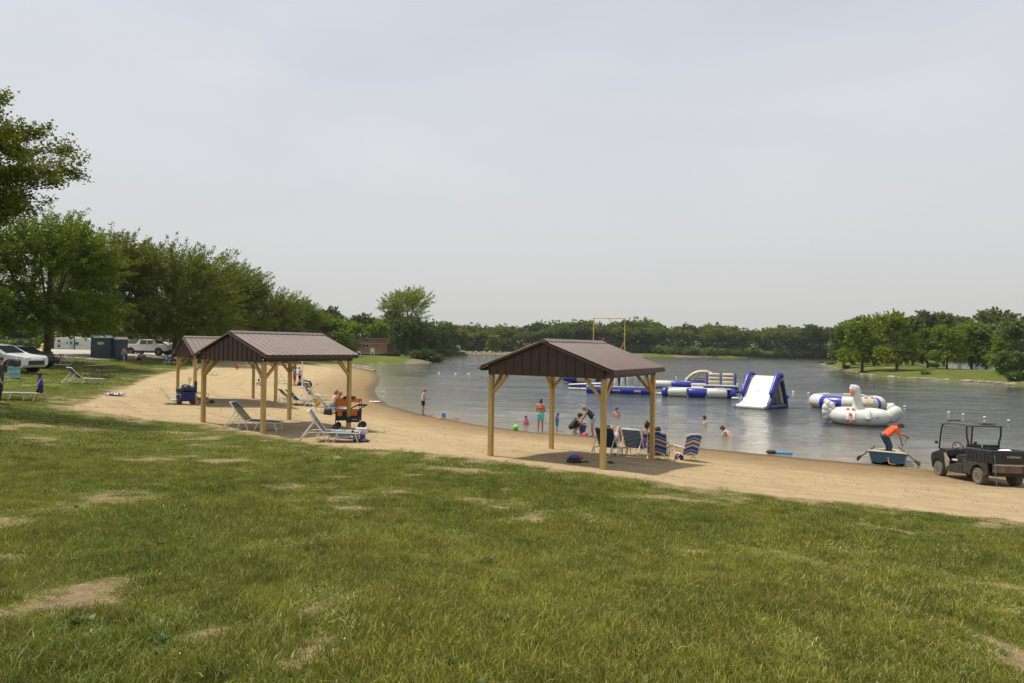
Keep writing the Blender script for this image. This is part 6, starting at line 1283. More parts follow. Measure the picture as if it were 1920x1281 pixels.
# picnic tables
TW = mat('table_wood', (.12, .075, .05), .85, var=.3, scale=4); TF = mat('table_frame', (.10, .10, .10), .5)
def picnic(px, py, rz, label):
    g = G(px, py); r = empty('picnic_table', g, rz, label, 'picnic table', 'picnic tables on the lawn')
    m = MB()
    for i in range(5): m.box((0, -.30+i*.15, .74), (1.75, .138, .04))
    m.build('tabletop', TW, r)
    for s in (-1, 1):
        m = MB()
        for k in (0, 1): m.box((0, s*(.62+k*.14), .43), (1.75, .13, .04))
        m.build('bench', TW, r)
    for x in (-.62, .62):
        m = MB(); m.tube([(x, -.28, .72), (x, -.28, .02), (x, .28, .02), (x, .28, .72)], .024, 6); m.tube([(x, -.7, .41), (x, -.7, .04), (x, -.28, .12)], .022, 6); m.tube([(x, .7, .41), (x, .7, .04), (x, .28, .12)], .022, 6); m.build('leg', TF, r)
    m = MB(); m.tube([(-.62, 0, .1), (0, 0, .7), (.62, 0, .1)], .022, 6); m.build('brace', TF, r); return r
picnic(182, 707, 1.35, 'empty picnic table on the sunny lawn before the portable toilets')
t2 = picnic(268, 684, 1.5, 'picnic table in tree shade with people sitting at it')
T2 = t2.matrix_basis
p = T2 @ Vector((0, .66, .45)); person((p.x, p.y, p.z-.03), 88, 1.72, 'table', [('pale_shirt', (.50, .46, .55), 'tee'), ('shorts', (.06, .07, .09), 'shorts')], (BR, 'short'), 'person in pale shirt leaning on the shaded picnic table', SK, vox=.022)
p = T2 @ Vector((-.5, .62, .45)); person((p.x+.1, p.y+.5, p.z-.03), 85, 1.7, 'table', [('dark_shirt', (.08, .03, .03), 'tee'), ('shorts', (.03, .03, .04), 'shorts')], (DK, 'short'), 'person in dark red shirt behind the pale shirted one at the table', SKT, vox=.022)
p = T2 @ Vector((.0, 0, .765)); r = empty('table_bags', p, 0, 'heap of dark bags on the occupied picnic table', 'bag'); bag(0, (.7, .4, .22), 0).build('pouch', mat('slate_cloth', (.06, .06, .10), .8), r, smooth=True); m = MB(); m.box((.4, 0, .08), (.2, .2, .14)); m.build('food_box', WF, r)
# rubbish barrel
g = G(26, 709); r = empty('rubbish_barrel', g, 0, 'light blue steel barrel with a black bin liner on the lawn', 'barrel'); m = MB(); m.lathe((0, 0, 0), [(.28, 0), (.29, .02), (.28, .05), (.28, .27), (.292, .29), (.28, .31), (.28, .55), (.292, .57), (.28, .59), (.285, .8), (.29, .82)], 28); m.build('drum', mat('light_blue_drum', (.22, .40, .46), .5, var=.12, scale=3), r, smooth=True)
m = MB(); rs = []
for t, z in ((.31, .66), (.305, .84), (.30, .90), (.26, .98), (.12, 1.0)): rs.append([(cos(a)*t*(1+.05*sin(5*a)), sin(a)*t*(1+.05*cos(7*a)), z+.04*sin(3*a)) for a in [i*2*pi/20 for i in range(20)]])
m.loft(rs); m.build('bin_liner', mat('black_plastic', (.012, .012, .014), .3), r, smooth=True); m = MB(); m.tube([(.1, -.1, .98), (.22, -.16, 1.12), (.26, -.18, 1.05)], .02, 5); m.build('paper_scrap', WF, r)
# ================================================================ vehicles and buildings
GLS = mat('dark_glass', (.02, .028, .035), .08, spec=.8); TYR = mat('tyre', (.022, .021, .02), .85); ALU = mat('alloy', (.45, .45, .46), .35, .7); CW = mat('white_paint', (.68, .69, .70), .22, var=.03); CD = mat('charcoal_paint', (.045, .05, .06), .22); LGT = mat('lamp_glass', (.65, .66, .66), .15); RED = mat('tail_red', (.4, .01, .01), .3)
def wheel(parent, x, y, r_, w=.22, tyre=None, hub=None, n=28):
    m = MB(); s = w/2; m.lathe((x, y, r_), [(r_*.62, -s*.9), (r_*.93, -s), (r_, -s*.7), (r_, s*.7), (r_*.93, s), (r_*.62, s*.9)], n, axis='Y'); o = m.build('wheel', tyre or TYR, parent, smooth=True)
    m = MB(); m.lathe((x, y, r_), [(0, -s*.55), (r_*.2, -s*.75), (r_*.25, -s*.5), (r_*.6, -s*.55), (r_*.64, -s*.9), (r_*.66, -s*.9), (r_*.66, s*.9), (r_*.64, s*.9), (r_*.6, s*.55), (r_*.25, s*.5), (r_*.2, s*.75), (0, s*.55)], n, axis='Y')
    m.build('rim', hub or ALU, o, smooth=True)
    if not hub:
        m = MB()
        for k in range(5): a = k*2*pi/5+.3; m.bar((x+cos(a)*r_*.1, y-s*.72, r_+sin(a)*r_*.1), (x+cos(a)*r_*.62, y-s*.8, r_+sin(a)*r_*.62), r_*.14, .03)
        m.build('spokes', ALU, o)
    return o
def car(loc, rz, label, paint, prof, belt, roof, W_, wins, wheels, rw, group=None, name='parked_car', lamps=None, cat='car', roofin=.80):
    r = empty(name, loc, rz, label, cat, group)
    def hw(z): return W_/2*(1 if z < belt else 1-(1-roofin)*min(1, (z-belt)/(roof-belt))) * (1-.06*max(0, (.45-z)/.45))
    n = len(prof); m = MB(); m.add([(x, -hw(z), z) for x, z in prof]+[(x, hw(z), z) for x, z in prof], [tuple(range(n))[::-1], tuple(range(n, 2*n))]+[(i, (i+1) % n, n+(i+1) % n, n+i) for i in range(n)])
    m.build('body', paint, r, bevel=.045)
    for s in (-1, 1):
        for k, poly in enumerate(wins):
            q = MB(); pts = [(x, s*(hw(z)+.006), z) for x, z in poly]; pin = [(x, s*(hw(z)-.03), z) for x, z in poly]; k_ = len(poly); q.add(pts+pin, [tuple(range(k_)), tuple(range(k_, 2*k_))]+[(i, (i+1) % k_, k_+(i+1) % k_, k_+i) for i in range(k_)]); q.build('side_window', GLS, r)
        for x in wheels:
            q = MB(); q.lathe((x, s*(W_/2-.10), rw*1.02), [(0, -.104), (rw*1.2, -.104), (rw*1.2, .104), (0, .104)], 24, axis='Y'); q.build('wheel_arch', BLK, r); wheel(r, x, s*(W_/2-.085), rw)
    for (x0, z0, x1, z1, nm) in lamps or []:
        q = MB(); a = hw(max(z0, z1))-.1
        nn = Vector((z1-z0, 0, x0-x1)).normalized()*(.012); 
        if nn.z < 0: nn = -nn
        q.add([Vector((x0, -a, z0))+nn, Vector((x0, a, z0))+nn, Vector((x1, a*.92, z1))+nn, Vector((x1, -a*.92, z1))+nn, Vector((x0, -a, z0))-nn*3, Vector((x0, a, z0))-nn*3, Vector((x1, a*.92, z1))-nn*3, Vector((x1, -a*.92, z1))-nn*3], [(0, 1, 2, 3), (7, 6, 5, 4), (0, 4, 5, 1), (1, 5, 6, 2), (2, 6, 7, 3), (3, 7, 4, 0)]); q.build(nm, GLS, r)
    return r, hw
suv = [(-2.25, .35), (2.1, .28), (2.28, .42), (2.3, .78), (2.18, .98), (1.25, 1.08), (.95, 1.14), (.15, 1.60), (-.5, 1.69), (-1.55, 1.66), (-2.1, 1.40), (-2.3, 1.0), (-2.32, .5)]
wn = [[(.78, 1.12), (.12, 1.52), (-.22, 1.57), (-.22, 1.10)], [(-.30, 1.10), (-.30, 1.57), (-1.1, 1.58), (-1.1, 1.10)], [(-1.18, 1.12), (-1.18, 1.57), (-1.62, 1.55), (-1.9, 1.30), (-1.9, 1.16)]]
def mirror(r, x, z, W_, paint):
    for s in (-1, 1): m = MB(); m.box((x, s*(W_/2+.1), z), (.14, .2, .14)); m.build('mirror', paint, r, bevel=.03)
def detail(r, W_, xf, zf, front=True):
    for s in (-1, 1):
        m = MB(); m.box((xf-.10, s*(W_/2-.28), zf), (.22, .42, .13)); m.build('headlight', LGT, r, bevel=.03); m = MB(); m.box((-2.3, s*(W_/2-.2), .95), (.1, .3, .22)); m.build('tail_light', RED, r, bevel=.02)
    m = MB(); m.box((xf-.01, 0, .58), (.06, 1.2, .26)); m.build('grille', BLK, r, bevel=.02)
    for s in (-1, 1): m = MB(); m.box((0, s*(W_/2-.02), .33), (2.4, .08, .12)); m.build('sill', BLK, r, bevel=.02)
p = at(28, 688, 38.3); c, h = car((-31.05, 38.9, gz(-30, 38.9)), -.06, 'white crossover car parked at the lawn edge, cut by the left picture edge', CW, suv, 1.08, 1.69, 1.84, wn, (-1.38, 1.38), .36, lamps=[(.93, 1.17, .22, 1.58, 'windscreen')]); mirror(c, .72, 1.12, 1.84, CW); detail(c, 1.84, 2.3, .82)
sed = [(-2.25, .32), (2.1, .28), (2.3, .45), (2.28, .70), (2.1, .84), (1.05, .98), (.3, 1.38), (-.6, 1.45), (-1.4, 1.28), (-1.9, 1.06), (-2.3, .98), (-2.35, .5)]
sw = [[(.85, 1.0), (.28, 1.31), (-.25, 1.38), (-.25, .98)], [(-.32, .98), (-.32, 1.38), (-.7, 1.38), (-1.3, 1.20), (-1.4, 1.02)]]
p = at(58, 680, 43.5); c, h = car((-33.7, 43.8, gz(-32.5, 43.5)), -.08, 'dark grey car parked just behind the white crossover', CD, sed, .98, 1.45, 1.82, sw, (-1.4, 1.4), .34, lamps=[(1.0, 1.01, .33, 1.36, 'windscreen')]); mirror(c, .8, 1.0, 1.82, CD); detail(c, 1.82, 2.28, .72)
pk = [(-2.8, .55), (2.7, .50), (2.85, .62), (2.85, 1.0), (2.75, 1.18), (1.5, 1.26), (.95, 1.86), (-.75, 1.90), (-1.1, 1.32), (-2.8, 1.30), (-2.85, .7)]
pw = [[(1.22, 1.32), (.90, 1.78), (.30, 1.80), (.30, 1.30)], [(.2, 1.30), (.2, 1.80), (-.62, 1.82), (-.62, 1.30)]]
p = at(280, 661, 79); z = gz(p.x, 79); c, h = car((p.x, 79, z), -.05, 'white four door pickup truck parked beyond the shaded picnic table', CW, pk, 1.28, 1.9, 1.95, pw, (-1.75, 1.75), .42, name='pickup_truck', cat='pickup truck', roofin=.84, lamps=[(1.45, 1.29, 1.0, 1.82, 'windscreen')]); mirror(c, 1.15, 1.35, 1.95, CW); detail(c, 1.95, 2.85, .95)
m = MB(); m.box((-1.95, 0, 1.5), (1.75, 1.7, .42), taper=.92); m.build('bed_cover', mat('grey_cap', (.10, .10, .11), .5), c, bevel=.05)
for px, Y, lb, rz in ((345, 88, 'white hatchback parked behind the leftmost shelter roof', -.1), (312, 96, 'white car beyond the front of the pickup truck', .1), (325, 104, 'distant white car between tree trunk and shelter roof', -.05)):
    p = at(px, 655, Y); c, h = car((p.x, Y, gz(p.x, Y)), rz, lb, CW, suv, 1.08, 1.69, 1.84, wn, (-1.38, 1.38), .36, lamps=[(.93, 1.17, .22, 1.58, 'windscreen')], group='white cars at the back of the car park'); detail(c, 1.84, 2.3, .82)
# camper trailers
def camper(px, Y, py, L, label, teal=True, H=3.0):
    p = at(px, py, Y); z = gz(p.x, Y); r = empty('camper_trailer', (p.x, Y, z), -.05, label, 'camper', 'camper trailers'); TL = mat('teal_stripe', (.14, .45, .55), .4)
    m = MB(); pr = [(-L/2, .5), (L/2-.3, .5), (L/2, .9), (L/2, 1.6), (L/2-.5, 2.5), (L/2-1.0, H), (-L/2+.1, H), (-L/2, H-.15)]; m.prism(pr, -1.2, 1.2); m.build('shell', mat('camper_white', (.66, .66, .64), .4), r, bevel=.05)
    m = MB(); m.box((-L/2+2.0, -1.21, 1.75), (3.6, .03, .10)); m.box((-L/2+2.0, -1.21, .7), (3.6, .03, .35)); m.box((.9, -1.21, 1.5), (3.0, .03, .06)); m.build('stripe', TL if teal else GY, r)
    for x, zz, w, hh in ((-L/2+1.0, 2.3, .55, .45), (-L/2+1.0, 1.35, .55, .5), (-L/2+2.7, 2.0, .35, .3), (.6, 1.9, .9, .55)): m = MB(); m.box((x, -1.215, zz), (w, .03, hh)); m.build('window', GLS, r)
    m = MB(); m.box((-L/2+3.5, -1.22, 1.55), (.75, .04, 1.9)); d = m.build('door', mat('camper_door', (.5, .52, .5), .4), r); m = MB(); m.box((-L/2+3.5, -1.25, 2.0), (.35, .03, .6)); m.build('window', GLS, d)
    m = MB(); m.box((-L/2+4.2, -1.23, 1.7), (.25, .06, 2.4)); m.build('slide_edge', mat('dark_trim', (.05, .07, .09), .5), r)
    for x in (-.5, .4): wheel(r, x-1.0, -1.12, .34, .2)
    m = MB(); m.box((0, 0, H+.12), (.9, .8, .25)); m.box((-2, 0, H+.08), (.5, .5, .15)); m.build('roof_vent', WH, r, bevel=.04)
    m = MB(); m.bar((L/2, 0, .5), (L/2+1.1, 0, .5), .12, .12); m.build('hitch', BLK, r); return r
camper(146, 128, 655, 8.0, 'white and pale blue camper trailer parked behind the portable toilets')
camper(850, 330, 656, 7.5, 'small white camper on the far rock bank, right of the dark round tree', False, 2.9); camper(820, 334, 656, 6.0, 'smaller white camper on the rock bank nearest the dark tree', False, 3.0)
p = at(1344, 668, 330)
# portable toilets
DG = mat('dark_teal_plastic', (.022, .045, .055), .45, var=.15)
for px, lb, dy in ((191, 'left portable toilet, dark green with a pale roof and oval badge', 0), (214, 'right portable toilet, standing behind the shoulder of the other one', 1.0)):
    p = at(px, 671, 64); r = empty('portable_toilet', (p.x, 64+dy, gz(p.x, 64+dy)), .62 if dy == 0 else .66, lb, 'portable toilet', 'portable toilets'); s = 1.0
    if dy == 0: r.rotation_euler.z = .35
    m = MB(); m.box((0, 0, 1.02), (1.15 if dy else 1.7, 1.2, 2.0)); m.build('cabin', DG, r, bevel=.04)
    m = MB(); m.box((0, 0, 2.12), (1.25 if dy else 1.8, 1.3, .26), taper=.82); m.build('roof', mat('pale_roof', (.62, .62, .58), .5), r, bevel=.06)
    m = MB()
    m.box(((.62 if not dy else .02)+.26, 0, 1.0) if not dy else (.0, -.615, 1.0), (.03, .8, 1.75) if not dy else (.8, .03, 1.75)); d = m.build('door', mat('door_teal', (.025, .05, .062), .45), r)
    m = MB(); m.box((.9, -.3, 1.1) if not dy else (.28, -.64, 1.1), (.04, .06, .12)); m.build('handle', LGT, d)
    if not dy: m = MB(); m.lathe((0, -.605, 1.45), [(0, -.012), (.30, -.012), (.30, .0)], 24, axis='Y'); m.v = [(x, y, 1.45+(z-1.45)*.5) for x, y, z in m.v]; m.build('badge', mat('badge_grey', (.35, .36, .36), .5), r)
    m = MB()
    for k in range(5): m.box((-.4+k*.2 if dy else -.6+k*.3, -.61, .45), (.04, .03, .6))
    m.build('vent_ribs', DG, r); m = MB(); m.tube([(.3, .45, 2.2), (.3, .45, 2.45)], .05, 8); m.build('vent_pipe', BLK, r)
# yellow hydrant post, sign posts
p = at(81, 660, 62); r = empty('yellow_post', (p.x, 62, gz(p.x, 62)), 0, 'yellow hydrant like post left of the first tree trunk', 'post'); m = MB(); m.tube([(0, 0, -.1), (0, 0, .95)], .12, 12); m.build('pipe', YP, r); m = MB(); m.ball((0, 0, .98), .2, 12, 0, (1, 1, .7)); m.tube([(-.28, 0, .72), (.28, 0, .72)], .09, 8); m.build('cap', YP, r, smooth=True)
# cabin
def cabin():
    Y = 170; p = at(689, 668, Y); L = 10.4; z = gz(p.x, Y); r = empty('brown_cabin', (p.x, Y, z), 0, 'long brown lap sided cabin with a flat dormer roof on the point', 'cabin'); ym = .3
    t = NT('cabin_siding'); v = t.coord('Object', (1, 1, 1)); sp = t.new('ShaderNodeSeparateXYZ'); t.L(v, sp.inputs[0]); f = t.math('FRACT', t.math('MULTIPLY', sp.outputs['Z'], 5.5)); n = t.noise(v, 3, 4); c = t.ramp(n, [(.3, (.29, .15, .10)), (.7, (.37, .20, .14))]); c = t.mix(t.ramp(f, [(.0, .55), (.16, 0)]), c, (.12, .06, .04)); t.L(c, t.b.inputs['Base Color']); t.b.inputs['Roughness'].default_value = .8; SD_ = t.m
    m = MB(); m.box((0, 1.9, 1.85), (L, 3.6, 2.7)); m.build('wall', SD_, r); m = MB(); m.box((0, 2.0, 3.75), (L-.4, 3.0, 1.0)); m.build('dormer_wall', SD_, r)
    RF = mat('cabin_roof', (.13, .10, .09), .8); m = MB(); m.box((0, 2.0, 4.4), (L+.1, 3.8, .22), taper=.96); m.box((0, .22, 3.22), (L+.3, .8, .10)); m.build('roof', RF, r)
    m = MB(); m.box((0, -.14, 3.12), (L+.2, .06, .14)); m.box((0, .02, .55), (L, .05, .12)); m.box((L/2-.3, .06, 1.8), (.1, .06, 2.5)); m.build('trim', mat('cream_trim', (.55, .48, .38), .6), r)
    WF2 = mat('window_white', (.7, .7, .66), .5)
    for x, zz, w, h_, yy in ((-1.0, 2.5, .7, .6, .08), (-.1, 2.5, .7, .6, .08), (-4.4, 3.85, .35, .3, .48), (-3.8, 3.85, .35, .3, .48), (-.6, 3.85, 1.6, .35, .48)):
        m = MB(); m.box((x, yy, zz), (w+.12, .06, h_+.12)); f_ = m.build('window', WF2, r); m = MB(); m.box((x, yy-.035, zz), (w, .03, h_)); m.build('pane', GLS, f_)
    m = MB(); m.box((0, 1.9, .25), (L-.6, 3.2, .5)); m.build('skirting', BLK, r)
    m = MB(); m.box((.7, -.3, .35), (5.2, 1.2, .08)); m.build('deck', mat('cream_trim'), r)
    m = MB(); m.box((L/2+.9, 1.7, 1.7), (1.8, 3.2, 2.9)); m.build('end_porch', mat('dark_siding', (.10, .055, .04), .8), r)
    m = MB(); m.tube([(-.5, 1.5, 4.4), (-.5, 1.5, 5.0)], .12, 8); m.build('flue', mat('grey_metal', (.3, .3, .3), .4, .8), r)
    for px, h_, w, lb in ((738-0, 0, 0, ''),): pass
cabin()
for px, py, w, hh, lb in ((698, 669.5, 1.0, 1.5, 'white notice board on posts in front of the brown cabin'), (673, 668, .8, .6, 'small white sign near the left end of the cabin')):
    p = at(px, py, 160); z = gz(p.x, 160); r = empty('notice_board', (p.x, 160, z), 0, lb, 'sign', 'white signs by the cabin'); m = MB(); m.box((0, 0, hh*.5+.7), (w, .06, hh*.7)); m.build('board', mat('sign_white', (.72, .72, .66), .6), r)
    for s in (-1, 1): m = MB(); m.tube([(s*w*.42, .05, -.1), (s*w*.42, .05, .7+hh*.8)], .06, 6); m.build('post', mat('white_pipe'), r)
# ---------------------------------------------------------------- utility cart
def cart():
    RL = G(1838, 909); FL_ = RL+Vector((.16, 2.2, 0)); th = .07; zr = gz(RL.x+.5, RL.y); zf = gz(RL.x+.6, RL.y+2.2); tilt = atan2(max(zf, -.02)-zr, 2.2)
    r = empty('utility_cart', (RL.x+.53, RL.y, zr), 0, 'muddy black two seat utility cart with roof and cargo bed by the water', 'utility cart'); r.rotation_euler = (tilt, 0, -th); r.scale = (.93, .93, .95)
    BKP = mat('black_cart_plastic', (.016, .017, .02), .42, var=.3, scale=3); MUD = mat('muddy_black', (.038, .034, .028), .7, var=.5, scale=5); TAN = mat('dusty_panel', (.27, .235, .17), .8, var=.25, scale=5); TT_ = mat('dusty_tyre', (.12, .108, .09), .9, var=.2, scale=6); HB = mat('dusty_hub', (.36, .31, .23), .6, var=.2)
    # bed
    m = MB(); z0, z1 = .74, 1.12; x = .62; y0, y1 = -.72, .55; t = .04
    m.box((0, (y0+y1)/2, z0+.02), (2*x, y1-y0, .05)); m.box((-x, (y0+y1)/2, (z0+z1)/2), (t, y1-y0, z1-z0)); m.box((x, (y0+y1)/2, (z0+z1)/2), (t, y1-y0, z1-z0)); m.box((0, y1, (z0+z1)/2), (2*x, t, z1-z0))
    for k in range(6): m.box((-x-.025, y0+.12+k*.2, (z0+z1)/2-.03), (.02, .03, z1-z0-.12))
    m.build('cargo_bed', BKP, r, bevel=.012)
    m = MB(); m.box((0, y0-.03, (z0+z1)/2), (2*x+.05, .05, z1-z0+.02)); tg = m.build('tailgate', BKP, r, bevel=.012); o = txt('CUSHMAN', .085, mat('lettering_grey', (.55, .53, .48), .5), tg, (.02, y0-.06, .95), (pi/2, 0, 0))
    m = MB(); m.tube([(-x, y0, z1+.01), (-x, y1, z1+.01), (x, y1, z1+.01), (x, y0, z1+.01), ], .022, 6, closed=True); m.build('bed_rim', mat('worn_rim', (.07, .07, .075), .4), r)
    m = MB(); m.box((0, y0-.02, .70), (1.15, .05, .05)); m.build('bumper', mat('worn_steel', (.4, .37, .32), .5), r)
    m = MB(); m.box((-.1, y0+.05, .58), (.9, .1, .26)); m.build('rear_panel', mat('mud_tan', (.17, .12, .075), .85, var=.4, scale=4), r, bevel=.02)
    # chassis, fenders
    m = MB(); m.prism([(0, 0)], 0, 0) if False else m.box((0, .95, .40), (.92, 3.0, .16)); m.build('chassis', BLK, r, bevel=.02)
    def side(prof, s, mt, nm, w=.07, xo=.56):
        q = MB(); n = len(prof); v = [(s*xo, y, z) for y, z in prof]+[(s*(xo+w), y, z) for y, z in prof]; q.add(v, [tuple(range(n)), tuple(range(n, 2*n))]+[(i, (i+1) % n, n+(i+1) % n, n+i) for i in range(n)]); return q.build(nm, mt, r, bevel=.012)
    for s in (-1, 1):
        arch = [(.0+.36*cos(a), .27+.36*sin(a)) for a in [pi*k/8 for k in range(9)]]
        side([(-.5, .40), (-.5, .74), (.75, .74), (.75, .30), (.42, .28)]+arch, s, MUD, 'rear_fender')
        side([(.76, .26), (.76, .60), (1.15, .58), (1.55, .44), (1.75, .32), (1.70, .24)], s, MUD, 'side_step', .09)
        side([(1.60, .34), (1.60, .62), (1.86, .86), (2.02, .80), (1.86, .58), (1.83, .34)], s, TAN, 'door_sill_panel', .05, .53)
        af = [(2.2+.34*cos(a), .27+.34*sin(a)) for a in [pi*k/8 for k in range(9)]]
        side([(1.83, .34)]+[(1.86, .62), (1.9, .84), (2.15, .92), (2.55, .80), (2.62, .62), (2.56, .34)]+af, s, BKP, 'front_fender', .07)
        wheel(r, s*0, 0, .27) if False else None
    for s in (-1, 1):
        for yy in (0, 2.2):
            m = MB(); q = .268; w = .11; m.lathe((s*.53, yy, q), [(q*.62, -w*.9), (q*.90, -w), (q, -w*.6), (q, w*.6), (q*.90, w), (q*.62, w*.9)], 30, axis='X'); o = m.build('wheel', TT_, r, smooth=True)
            m = MB(); m.lathe((s*.53, yy, q), [(0, -w*.8), (q*.18, -w*.9), (q*.2, -w*.5), (q*.5, -w*.4), (q*.6, -w*.92), (q*.65, -w*.92), (q*.65, w*.92), (q*.6, w*.92), (q*.5, w*.4), (q*.2, w*.5), (q*.18, w*.9), (0, w*.8)], 24, axis='X'); m.build('rim', HB, o, smooth=True)
            m = MB()
            for k in range(26):
                a = k*2*pi/26; m.box((s*.53, yy+cos(a)*q*.995, q+sin(a)*q*.995), (w*1.7, .022, .008), M=Matrix.Rotation(a+pi/2, 3, 'X'))
            m.build('tread', TT_, o)
    # floor, dash, hood, seats
    m = MB(); m.box((0, 1.45, .36), (1.08, .95, .05)); m.build('floor', MUD, r)
    m = MB(); m.loft([[(-.56, 1.88, .42), (.56, 1.88, .42), (.56, 1.88, .98), (-.56, 1.88, .98)], [(-.56, 2.15, .45), (.56, 2.15, .45), (.56, 2.12, 1.02), (-.56, 2.12, 1.02)], [(-.5, 2.6, .48), (.5, 2.6, .48), (.46, 2.52, .78), (-.46, 2.52, .78)]]); m.build('cowl', BKP, r, bevel=.03)
    m = MB(); m.box((0, 2.66, .52), (1.0, .08, .18)); m.build('front_bumper', BLK, r, bevel=.02)
    m = MB(); m.box((0, 1.84, .86), (1.05, .10, .22)); m.box((-.25, 1.78, .84), (.25, .05, .12)); m.build('dashboard', mat('dash_grey', (.05, .05, .05), .5), r, bevel=.015)
    for s in (-1, 1): m = MB(); m.box((s*.25, 2.62, .70), (.16, .05, .09)); m.build('headlight', LGT, r, bevel=.01)
    m = MB(); m.box((0, .95, .58), (1.06, .60, .42)); m.build('seat_base', BKP, r, bevel=.03)
    for s in (-1, 1): m = MB(); m.box((s*.27, .98, .82), (.50, .48, .09)); m.build('seat_cushion', BKP, r, bevel=.03); m = MB(); m.box((s*.27, .70, 1.06), (.48, .09, .36)); m.build('seat_back', BKP, r, bevel=.035)
    m = MB(); c = Vector((-.26, 1.58, 1.08)); R3 = Matrix.Rotation(radians(58), 3, 'X'); m.tube([c+R3 @ Vector((cos(a)*.18, sin(a)*.18, 0)) for a in [i*2*pi/20 for i in range(20)]], .016, 7, closed=True)
    for a in (0, 2.1, 4.2): m.tube([c, c+R3 @ Vector((cos(a)*.18, sin(a)*.18, 0))], .012, 5)
    m.tube([c, c+Vector((0, .28, -.22))], .022, 6); m.build('steering_wheel', BLK, r, smooth=True); m = MB(); m.ball(c+Vector((0, -.02, .015)), .045, 10); m.build('wheel_hub', LGT, r)
    # roof and posts
    m = MB(); m.loft([[(-.58, .48, 1.83), (.58, .48, 1.83), (.56, .48, 1.87), (-.56, .48, 1.87)], [(-.60, .7, 1.85), (.60, .7, 1.85), (.56, .7, 1.91), (-.56, .7, 1.91)], [(-.6, 1.6, 1.87), (.6, 1.6, 1.87), (.56, 1.6, 1.93), (-.56, 1.6, 1.93)], [(-.56, 2.2, 1.83), (.56, 2.2, 1.83), (.54, 2.2, 1.86), (-.54, 2.2, 1.86)]]); m.build('roof', mat('roof_black', (.035, .037, .042), .4), r, bevel=.012)
    for s in (-1, 1):
        m = MB(); m.tube([(s*.54, .58, 1.86), (s*.56, .58, 1.72), (s*.55, .60, 1.52), (s*.50, .62, 1.32), (s*.48, .62, 1.02)], .028, 8); m.build('rear_post', BKP, r, smooth=True)
        m = MB(); m.tube([(s*.50, 1.95, 1.86), (s*.53, 2.02, 1.78), (s*.545, 2.12, 1.4), (s*.55, 2.2, .98)], .026, 8); m.build('front_post', BKP, r, smooth=True)
        m = MB(); m.tube([(s*.55, 2.15, 1.15), (s*.64, 2.14, 1.18)], .012, 5); m.box((s*.68, 2.14, 1.2), (.10, .03, .09)); m.build('mirror', BLK, r, bevel=.01)
    t = NT('clear_windscreen'); t.b.inputs['Base Color'].default_value = (.9, .85, .85, 1); t.b.inputs['Roughness'].default_value = .02; t.b.inputs['Transmission Weight'].default_value = 1; t.b.inputs['IOR'].default_value = 1.05
    m = MB(); m.add([(-.51, 2.0, 1.80), (.51, 2.0, 1.80), (.52, 2.16, 1.03), (-.52, 2.16, 1.03), (-.51, 2.004, 1.80), (.51, 2.004, 1.80), (.52, 2.164, 1.03), (-.52, 2.164, 1.03)], [(0, 1, 2, 3), (7, 6, 5, 4), (0, 4, 5, 1), (1, 5, 6, 2), (2, 6, 7, 3), (3, 7, 4, 0)]); m.build('windscreen', t.m, r)
    m = MB(); m.box((-.15, 1.95, 1.99), (.42, .10, .03)); m.tube([(-.32, 1.95, 1.99), (-.32, 1.95, 1.88)], .01, 5); m.tube([(.02, 1.95, 1.99), (.02, 1.95, 1.88)], .01, 5); m.build('light_bar', BLK, r)
    m = MB(); m.box((.28, .95, 1.955), (.5, .5, .03)); m.build('roof_hatch', mat('olive_panel', (.15, .16, .08), .6), r)
    m = MB(); rr = random.Random(4); m.sheet([[(-.1+i*.09+rr.uniform(-.02, .02), -.45+j*.1, 1.08+.10*sin(i*.6)*sin(j*.75)+rr.uniform(-.02, .03)) for j in range(5)] for i in range(7)], .05)
    P = r.matrix_basis
    wb = empty('white_sack', P @ Vector((0, 0, 0)), 0, 'crumpled white sack lying in the cargo bed', 'sack'); wb.rotation_euler = r.rotation_euler; wb.scale = r.scale; m.build('sheet', mat('white_cloth', (.7, .7, .72), .8), wb, smooth=True); q = MB(); q.ball((.05, -.2, 1.0), .2, 12, 0, (1.5, 1, .6)); q.build('bulge', mat('white_cloth'), wb, smooth=True)
    m = MB(); m.tube([(-.57, y0-.02, 1.1), (-.57, y0-.08, .9), (-.56, y0-.09, .6), (-.57, y0-.07, .3), (-.55, y0-.1, .12), (-.58, y0-.08, .03)], .009, 5); m.build('tie_cord', mat('teal_cord', (.04, .25, .3), .7), r)
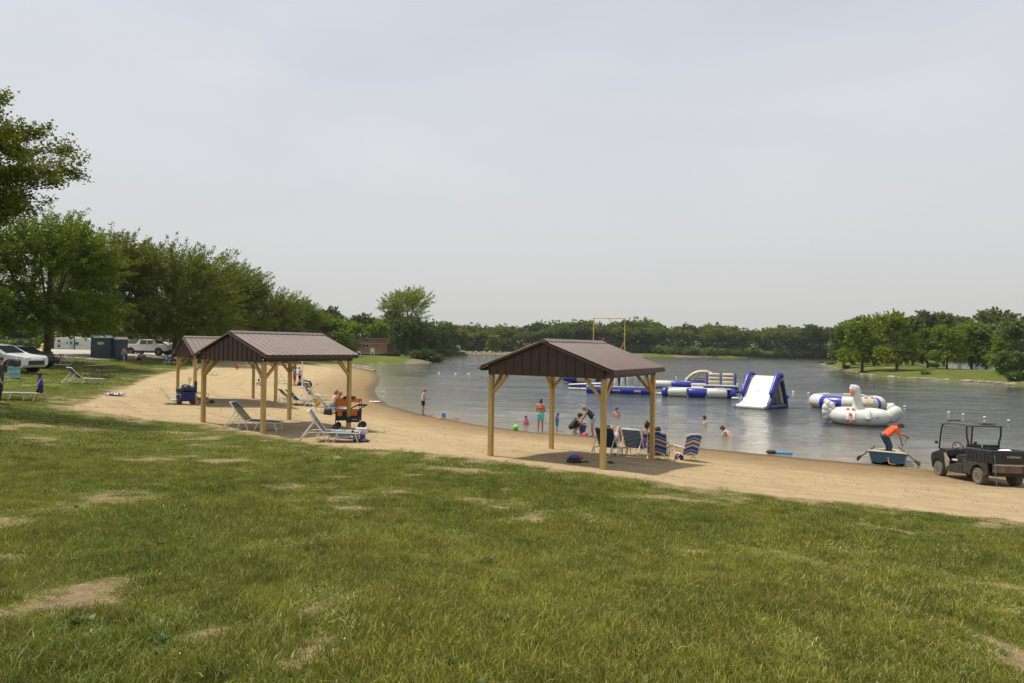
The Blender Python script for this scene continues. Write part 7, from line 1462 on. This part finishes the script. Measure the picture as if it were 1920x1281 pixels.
    m = MB(); m.box((-.45, 1.30, .66), (.22, .30, .05)); m.box((-.3, 1.34, .72), (.1, .2, .03)); m.build('loose_tray', mat('tray_white', (.6, .58, .52), .5), r); m = MB(); m.box((-.38, 1.25, .78), (.2, .16, .04)); m.build('red_cloth', RED, r)
cart()
# driftwood and rocks along the spit
RK = mat('bank_rock', (.33, .29, .23), .9, var=.3, scale=2, bump=.5); DW = mat('driftwood', (.36, .31, .24), .9, var=.2)
for i in range(46):
    t = rt.uniform(0, 1); k = rt.randint(0, 5); pts = [(1568, 691), (1617, 703), (1671, 708), (1739, 711), (1823, 716), (1900, 721)]; a = pts[k]; b = pts[min(5, k+1)]
    p = atz(a[0]+(b[0]-a[0])*t, a[1]+(b[1]-a[1])*t-.8, .05); q = rt.uniform(.15, .5); r = MB(); r.ball((0, 0, 0), q, 8, 0, (rt.uniform(.8, 1.6), rt.uniform(.7, 1.2), rt.uniform(.4, .7))); o = r.build('rock', RK); o.location = p; o.rotation_euler = (0, 0, rt.uniform(0, 6)); tag(o, 'weathered rock at the waterline of the grassy spit', 'rock', 'rocks along the spit')
for i in range(9):
    px = (1715, 1722, 1735, 1743, 1825, 1838, 1850, 1862, 1880)[i]; p = atz(px, 709.5+(px-1715)*.055, .15); m = MB(); L = rt.uniform(1.2, 2.6); m.tube([(-L/2, 0, 0), (0, rt.uniform(-.2, .2), .12), (L/2, rt.uniform(-.3, .3), rt.uniform(0, .25))], [.1, .09, .04], 6); o = m.build('driftwood_log', DW); o.location = p; o.rotation_euler = (0, 0, rt.uniform(-.4, .4)); tag(o, 'bleached driftwood log on the bank of the spit', 'log', 'driftwood on the spit')
for i in range(60):
    px = rt.uniform(800, 985); x = at(px, 660, 323).x; m = MB(); q = rt.uniform(.35, .8); m.ball((0, 0, 0), q, 8, 0, (rt.uniform(.8, 1.5), 1, rt.uniform(.5, .8))); o = m.build('rock', RK); Y = 321+rt.uniform(0, 4.5); o.location = (x, Y, max(0, gz(x, Y))+.05); o.rotation_euler = (0, 0, rt.uniform(0, 6)); tag(o, 'boulder of the rock bank on the far shore', 'rock', 'boulders of the rock bank')
